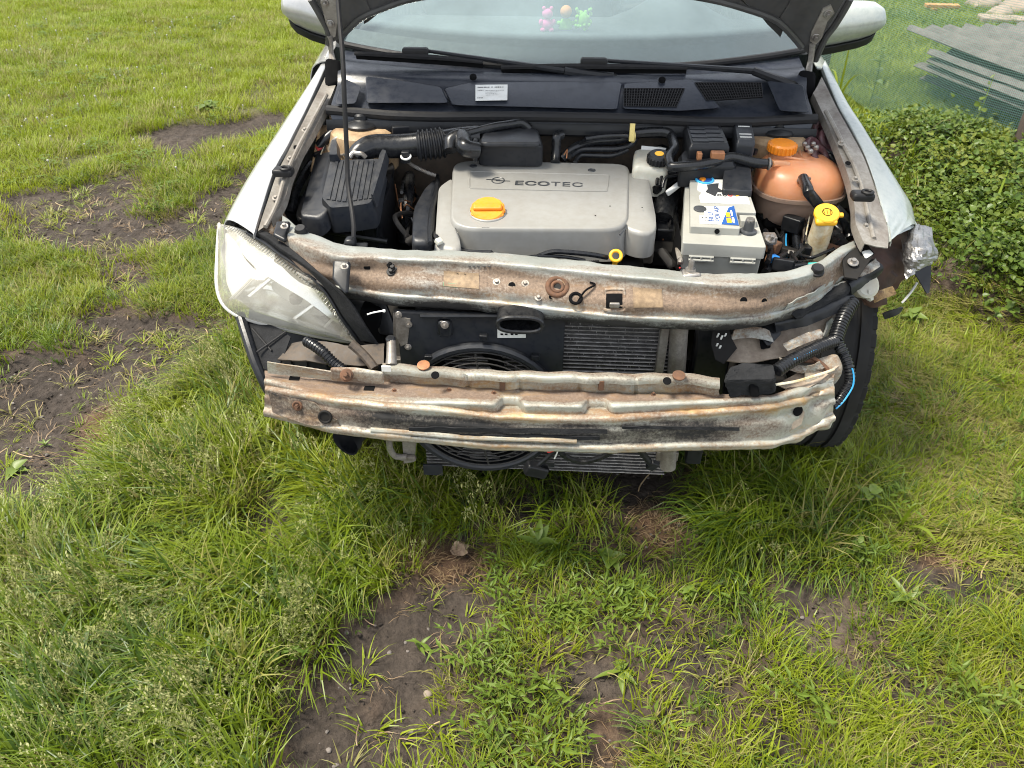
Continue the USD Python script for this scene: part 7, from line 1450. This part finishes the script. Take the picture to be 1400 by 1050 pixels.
instancer('twigs', [put(tube([(0, 0, 0), (.02, .004, .001), (.05*k, .0, .002)], .0010+.0004*k, 5, 3), (0, 0, .004)) for k in (1, 1.4, .7)], [L['twig'], L['straw'], L['straw']], lift(p)+np.array([0, 0, .004]), g.integers(0, 3, len(p)), fl, 0*fl, fl, g.uniform(.6, 1.3, len(p)), 'thin dry stems and twigs lying on the soil', 'twigs')

# ================================================================ SINGLE PLANTS AND THINGS
def weed(name, px, py, label, cat, leaves, stem=0.0, mt='weed_leaf', seed=1, stem_mt=None, zoff=0.0, group=None):
    """leaves: (count, length, width, tilt, height0, height1, heart)"""
    r = random.Random(seed); b = P(px, py, z=zoff); b[2] = float(height(b[0], b[1]))
    t = thing(name, label, cat, b, group=group)
    if stem: obj('stem', tube([b+np.array([0, 0, -.01]), b+np.array([.01*r.uniform(-1, 1), .01*r.uniform(-1, 1), stem*.5]), b+np.array([.02*r.uniform(-1, 1), .02*r.uniform(-1, 1), stem])], [.0035, .002], 6), L[stem_mt or mt], t)
    for (n, ln_, w, tilt, h0, h1, heart) in leaves:
        for k in range(n):
            a = k*2.4+r.uniform(-.4, .4); h = h0+(h1-h0)*(k/max(1, n-1))
            m = leafm(.8*ln_*r.uniform(.7, 1.15), .9*w*r.uniform(.85, 1.15), .1, .2, r, heart, 6, r.uniform(.15, .45))
            obj('leaf', _turn(m, a, tilt*r.uniform(.6, 1.2), b+np.array([0, 0, h]), r.uniform(-.3, .3)), L[mt], t, smooth=True)
    return t
W_ = [('weed', 735, 760, 'pale green weed with upright lance leaves below the fan', [(7, .075, .022, .75, .01, .06, False)], .06), ('weed', 944, 712, 'small bright weed with pointed leaves on brown soil below the right radiator end', [(7, .055, .016, .5, .01, .05, False)], .05),
      ('dock_plant', 835, 770, 'dock with two round dark leaves in the grass below the bumper beam', [(3, .075, .045, .5, .01, .02, True), (3, .06, .022, .35, .0, .02, False)], 0), ('plantain', 868, 805, 'flat rosette with broad leaves at the edge of the knotgrass', [(6, .07, .024, .18, .004, .012, False)], 0),
      ('dandelion', 850, 912, 'grey green dandelion rosette lying on dry soil near the bottom', [(7, .075, .017, .12, .004, .01, False)], 0), ('weed', 1178, 700, 'rounded leafy weed clump right of the front wheel shadow', [(9, .05, .035, .5, .01, .08, True)], .08), ('weed', 1165, 765, 'low bushy weed in the grass before the right front wheel', [(12, .035, .016, .5, .01, .07, False)], .07),
      ('plantain', 20, 640, 'plantain with two round leaves on the mud at the left edge', [(4, .06, .034, .3, .004, .012, True)], 0), ('weed', 95, 690, 'large pale leaf weed at the mud edge lower left', [(5, .075, .05, .5, .01, .03, True)], .02), ('dock_plant', 285, 150, 'dock rosette on the stony soil far left of the fender', [(8, .13, .045, .45, .01, .03, False)], 0),
      ('weed', 940, 815, 'light green round leaved chickweed by the small mud patch', [(14, .026, .018, .3, .006, .03, True)], .03), ('weed', 575, 885, 'thin leafy sprig on the bare mud patch at the bottom', [(5, .04, .010, .5, .0, .03, False)], .03), ('plantain', 1240, 820, 'narrow leaved plantain among the grass lower right', [(7, .08, .016, .6, .004, .012, False)], 0),
      ('weed', 410, 505, 'small weed rosette close under the left end of the bumper beam', [(8, .045, .02, .5, .01, .03, False)], .02), ('weed', 1245, 440, 'broad pale leaves in the trodden grass beside the right tyre', [(9, .06, .035, .35, .01, .04, True)], .03), ('weed', 60, 605, 'tiny grass weed on mud beside the left picture edge', [(6, .04, .008, .6, .0, .01, False)], 0)]
for i, (nm, px, py, lab, lv, st) in enumerate(W_): weed(nm, px, py, lab, nm.replace('_', ' '), lv, st, seed=40+i)
tw = weed('tall_weed', 1185, 152, 'tall weed with yellowish top between the mirror and the net', 'weed', [(5, .12, .055, .35, .08, .30, True), (5, .06, .025, .6, .30, .38, False)], .38, seed=77)
weed('tall_weed', 1322, 196, 'thin flowering weed standing against the net near the post', 'weed', [(9, .045, .012, .8, .08, .36, False)], .38, seed=78, mt='grass_lawn')
def blade_plant(px, py, label, n, h, w, seed, z=0.1):
    r = random.Random(seed); b = P(px, py, z=z); t = thing('tall_grass', label, 'grass', b)
    for k in range(n): obj('blade', blades(1, .02, (h*.7, h*1.15), (w*.8, w*1.2), r.uniform(.3, 1.1), .5, r, 8, droop=.8).apply_transform(trimesh.transformations.rotation_matrix(k*2.2+seed, (0, 0, 1))).apply_translation(b), L['grass_lush'], t, smooth=True)
blade_plant(1148, 128, 'two tall grass blades right behind the mirror', 4, .5, .014, 3); blade_plant(1372, 262, 'tall broad grass blades before the fence post', 6, .62, .017, 5); blade_plant(1345, 330, 'arching grass blades leaning out over the ivy', 6, .5, .015, 8); blade_plant(1240, 176, 'single upright grass blade at the ivy top', 2, .25, .014, 9)
blade_plant(1240, 712, 'long bent grass blades at the right of the front grass', 4, .22, .013, 12, 0.02)
# dead leaf clod
c = P(628, 752, z=.012); dl = obj('dead_leaf', skin([[c+np.array([x*.022, y*.018, .010*math.sin(3*x+y*2)+.006]) for x in (-1, -.3, .4, 1)] for y in (-1, 0, 1)], .001, 4, 4, dent=lambda G: (meshkit.fbm(G*90, 3, 3)-.5)*.02), L['twig']); tag(prim(dl), 'curled brown dead leaf on the soil in front of the car', 'leaf')
st_ = P(585, 943, z=.0); m = trimesh.creation.icosphere(2, .011); m.vertices *= np.array([1, .8, .7])*(1+.4*(meshkit.noise(m.vertices*160)-.5))[:, None]
so_ = obj('pebble', put(m, (st_[0], st_[1], float(height(st_[0], st_[1]))+.006)), L['stone'], smooth=60); tag(prim(so_), 'reddish pebble on the bare mud patch at the bottom', 'pebble')

# ---- net fence with posts
f0, f1 = np.array([1.12, 6.5]), np.array([2.57, 1.5]); fd = (f1-f0)/np.linalg.norm(f1-f0); Lf = np.linalg.norm(f1-f0)
fence = thing('net_fence', 'green mesh net fence on dark wooden posts right of the car', 'fence', (f0[0], f0[1], 0))
def fpt(s, z):
    w = .03*math.sin(s*2.3+z*1.7)+.015*math.sin(s*7+z*3); n_ = np.array([fd[1], -fd[0]]); q = f0+fd*s+n_*w; return (q[0], q[1], z)
def ribbon(pts, w, up):
    p = np.asarray(pts, float); o = np.asarray(up)*w/2; V = np.vstack([p-o, p+o]); n = len(p); f = []
    for i in range(n-1): f += [(i, i+1, n+i+1), (i, n+i+1, n+i)]
    return V, f
Vs, Fs, k = [], [], 0
cell, thw = .0105, .0016
for s in np.arange(0, Lf, cell):
    V, f = ribbon([fpt(s+.01*math.sin(z*9+s*3), z) for z in np.linspace(.05, 1.45, 8)], thw, (fd[0], fd[1], 0)); Vs.append(V); Fs.append(np.array(f)+k); k += len(V)
for z in np.arange(.05, 1.45, cell):
    V, f = ribbon([fpt(s, z+.012*math.sin(s*3.1)) for s in np.linspace(0, Lf, 60)], thw, (0, 0, 1)); Vs.append(V); Fs.append(np.array(f)+k); k += len(V)
obj('net', tomesh(np.vstack(Vs), np.vstack(Fs)), L['net'], fence, smooth=False, kind='stuff')
for pz in (1.44,): obj('net_cord', tube([fpt(s, pz) for s in np.linspace(0, Lf, 30)], .004, 6, 1), L['net'], fence)
pb = P(1362, 214, z=.18); s_post = (pb[:2]-f0) @ fd
for i, s in enumerate((.15, s_post-1.9, s_post, Lf-.05)):
    q = fpt(s, 0); nn_ = np.array([fd[1], -fd[0], 0])*(-.045 if i != 2 else -.02); base_ = np.array(q)+nn_
    lean_ = np.array([-.03, .02, 0]) if i == 2 else np.array([0.02*math.sin(i), 0, 0])
    m = blockloft([[base_+lean_*t+np.array([a*.036*(1+.1*math.sin(7*t+a)), b*.036, t*1.5-.1]) for a, b in ((-1, -1), (1, -1), (1, 1), (-1, 1))] for t in np.linspace(0, 1, 8)], round_=.01)
    obj('post', m, L['post_wood'], fence)
# ---- stack of corrugated roofing sheets behind the net
def sheet(c, d, e, ln_, wd, label, seed):
    r = random.Random(seed); nx, ny = 10, 48; d = np.asarray(d, float); d /= np.linalg.norm(d); e = np.asarray(e, float); e = e-d*(e @ d); e /= np.linalg.norm(e); u = np.cross(d, e); u = u if u[2] > 0 else -u
    rows = []
    for i in range(nx):
        s = i/(nx-1)*ln_; row = []
        for j in range(ny):
            t = j/(ny-1)*wd; end = .012*math.sin(j*1.7+seed) if i in (0, nx-1) else 0
            row.append(np.array(c)+d*(s+end)+e*t+u*(.024*math.sin(t/.15*2*math.pi)+.006*math.sin(s*3+seed)))
        rows.append(row)
    o = obj('roofing_sheet', skin(rows, .008, 1, 1), L['slate'], smooth=40); tag(prim(o), label, 'roofing sheet', 'stacked roofing sheets behind the net')
tip = P(1238, 42, z=.34)
dd, ee = (.30, -.95, -.01), (.93, .02, -.03)
for i, (px, py, z, dx, tilt, lab) in enumerate(((1238, 42, .36, 0, 0, 'topmost grey corrugated sheet, its pale corner pointing at the mirror'), (1267, 74, .30, .0, -.02, 'second corrugated sheet, set back in the stack with a wide gap above'), (1268, 84, .26, 0, .01, 'third corrugated sheet, close under the set back one'), (1251, 90, .21, 0, .02, 'fourth corrugated sheet, its corner jutting out low'), (1258, 108, .12, 0, -.01, 'lowest corrugated sheet lying on the ground behind the net'))):
    c = P(px, py, z=z); sheet(c, (dd[0]+.05*math.sin(i*2), dd[1], dd[2]), (ee[0], ee[1]+.1*math.sin(i), ee[2]+tilt), 1.75, 1.13, lab, i+2)
for i, (px, py, sx, sy, sz, lab) in enumerate(((1345, 8, .17, .13, .10, 'large tan stone behind the roofing sheets'), (1366, 22, .14, .11, .09, 'smaller stone in front of the large tan stone'), (1392, 16, .2, .16, .11, 'grey stone at the far right picture corner'), (1376, 0, .2, .14, .12, 'stone furthest back in the right corner'))):
    b = P(px, py, z=.03); m = trimesh.creation.icosphere(3, 1.0); m.vertices *= (1+.5*(meshkit.fbm(m.vertices*1.4+i*7, 3, i)-.5))[:, None]; m.vertices *= np.array([sx, sy, sz])
    o = obj('stone', put(m, (b[0], b[1], .03), rz=i), L['stone'], smooth=50); tag(prim(o), lab, 'stone', 'stones behind the net')
b = P(1287, 11, z=.05); pk = thing('plank', 'short orange brown plank lying in the grass behind the net', 'plank', (b[0], b[1], 0)); obj('board', box((.30, .09, .03), (b[0], b[1], .07), rz=-.08, r=.003), L['wood'], pk); obj('batten', box((.06, .10, .02), (b[0]-.08, b[1], .045), rz=-.08, r=.003), L['wood'], pk)
b = P(1372, 31, z=.03); o = obj('concrete_slab', box((.42, .2, .06), (b[0], b[1], .05), rz=-.2, r=.012), L['stone']); tag(prim(o), 'flat pale slab lying before the stones behind the net', 'slab')

# ---- soft toys on the dashboard
def sph(c, r, s=(1, 1, 1)):
    m = trimesh.creation.icosphere(2, r); m.vertices *= np.array(s); return put(m, c)
yt = 1.37
b = P(748, 42, y=yt); zt0 = b[2]
t = thing('soft_toy', 'small pink plush bear behind the windscreen', 'toy', b)
obj('body', sph(b+np.array([0, 0, .018]), .019, (1, .8, 1)), L['toy_pink'], t); obj('head', sph(b+np.array([0, 0, .050]), .0165, (1.05, .85, .9)), L['toy_pink'], t)
for s in (-1, 1):
    obj('ear', sph(b+np.array([s*.012, 0, .066]), .006), L['toy_pink'], t); obj('arm', sph(b+np.array([s*.020, -.004, .026]), .007, (1, 1, 1.4)), L['toy_pink'], t); obj('leg', sph(b+np.array([s*.013, -.006, .004]), .009, (1, 1, .8)), L['toy_pink'], t)
b = P(773, 40, y=yt); t = thing('soft_toy', 'toy with orange ball head on a green body behind the windscreen', 'toy', b)
obj('body', hull([b+np.array([a*.016, 0, .004]) for a in (-1, 1)]+[b+np.array([a*.010, 0, .026]) for a in (-1, 1)], .006), L['toy_green'], t); obj('head', sph(b+np.array([0, 0, .052]), .0185), L['toy_orange'], t)
for s in (-1, 1): obj('arm', sph(b+np.array([s*.022, 0, .018]), .007), L['toy_green'], t)
b = P(797, 41, y=yt); t = thing('soft_toy', 'frilly light green plush toy beside the orange headed one', 'toy', b); r = random.Random(5)
obj('body', sph(b+np.array([0, 0, .028]), .018, (1, .8, 1.4)), L['toy_green'], t); obj('frill', [sph(b+np.array([r.uniform(-.024, .024), r.uniform(-.012, .012), r.uniform(.004, .064)]), .0055) for _ in range(36)], L['toy_green'], t, kind='stuff')
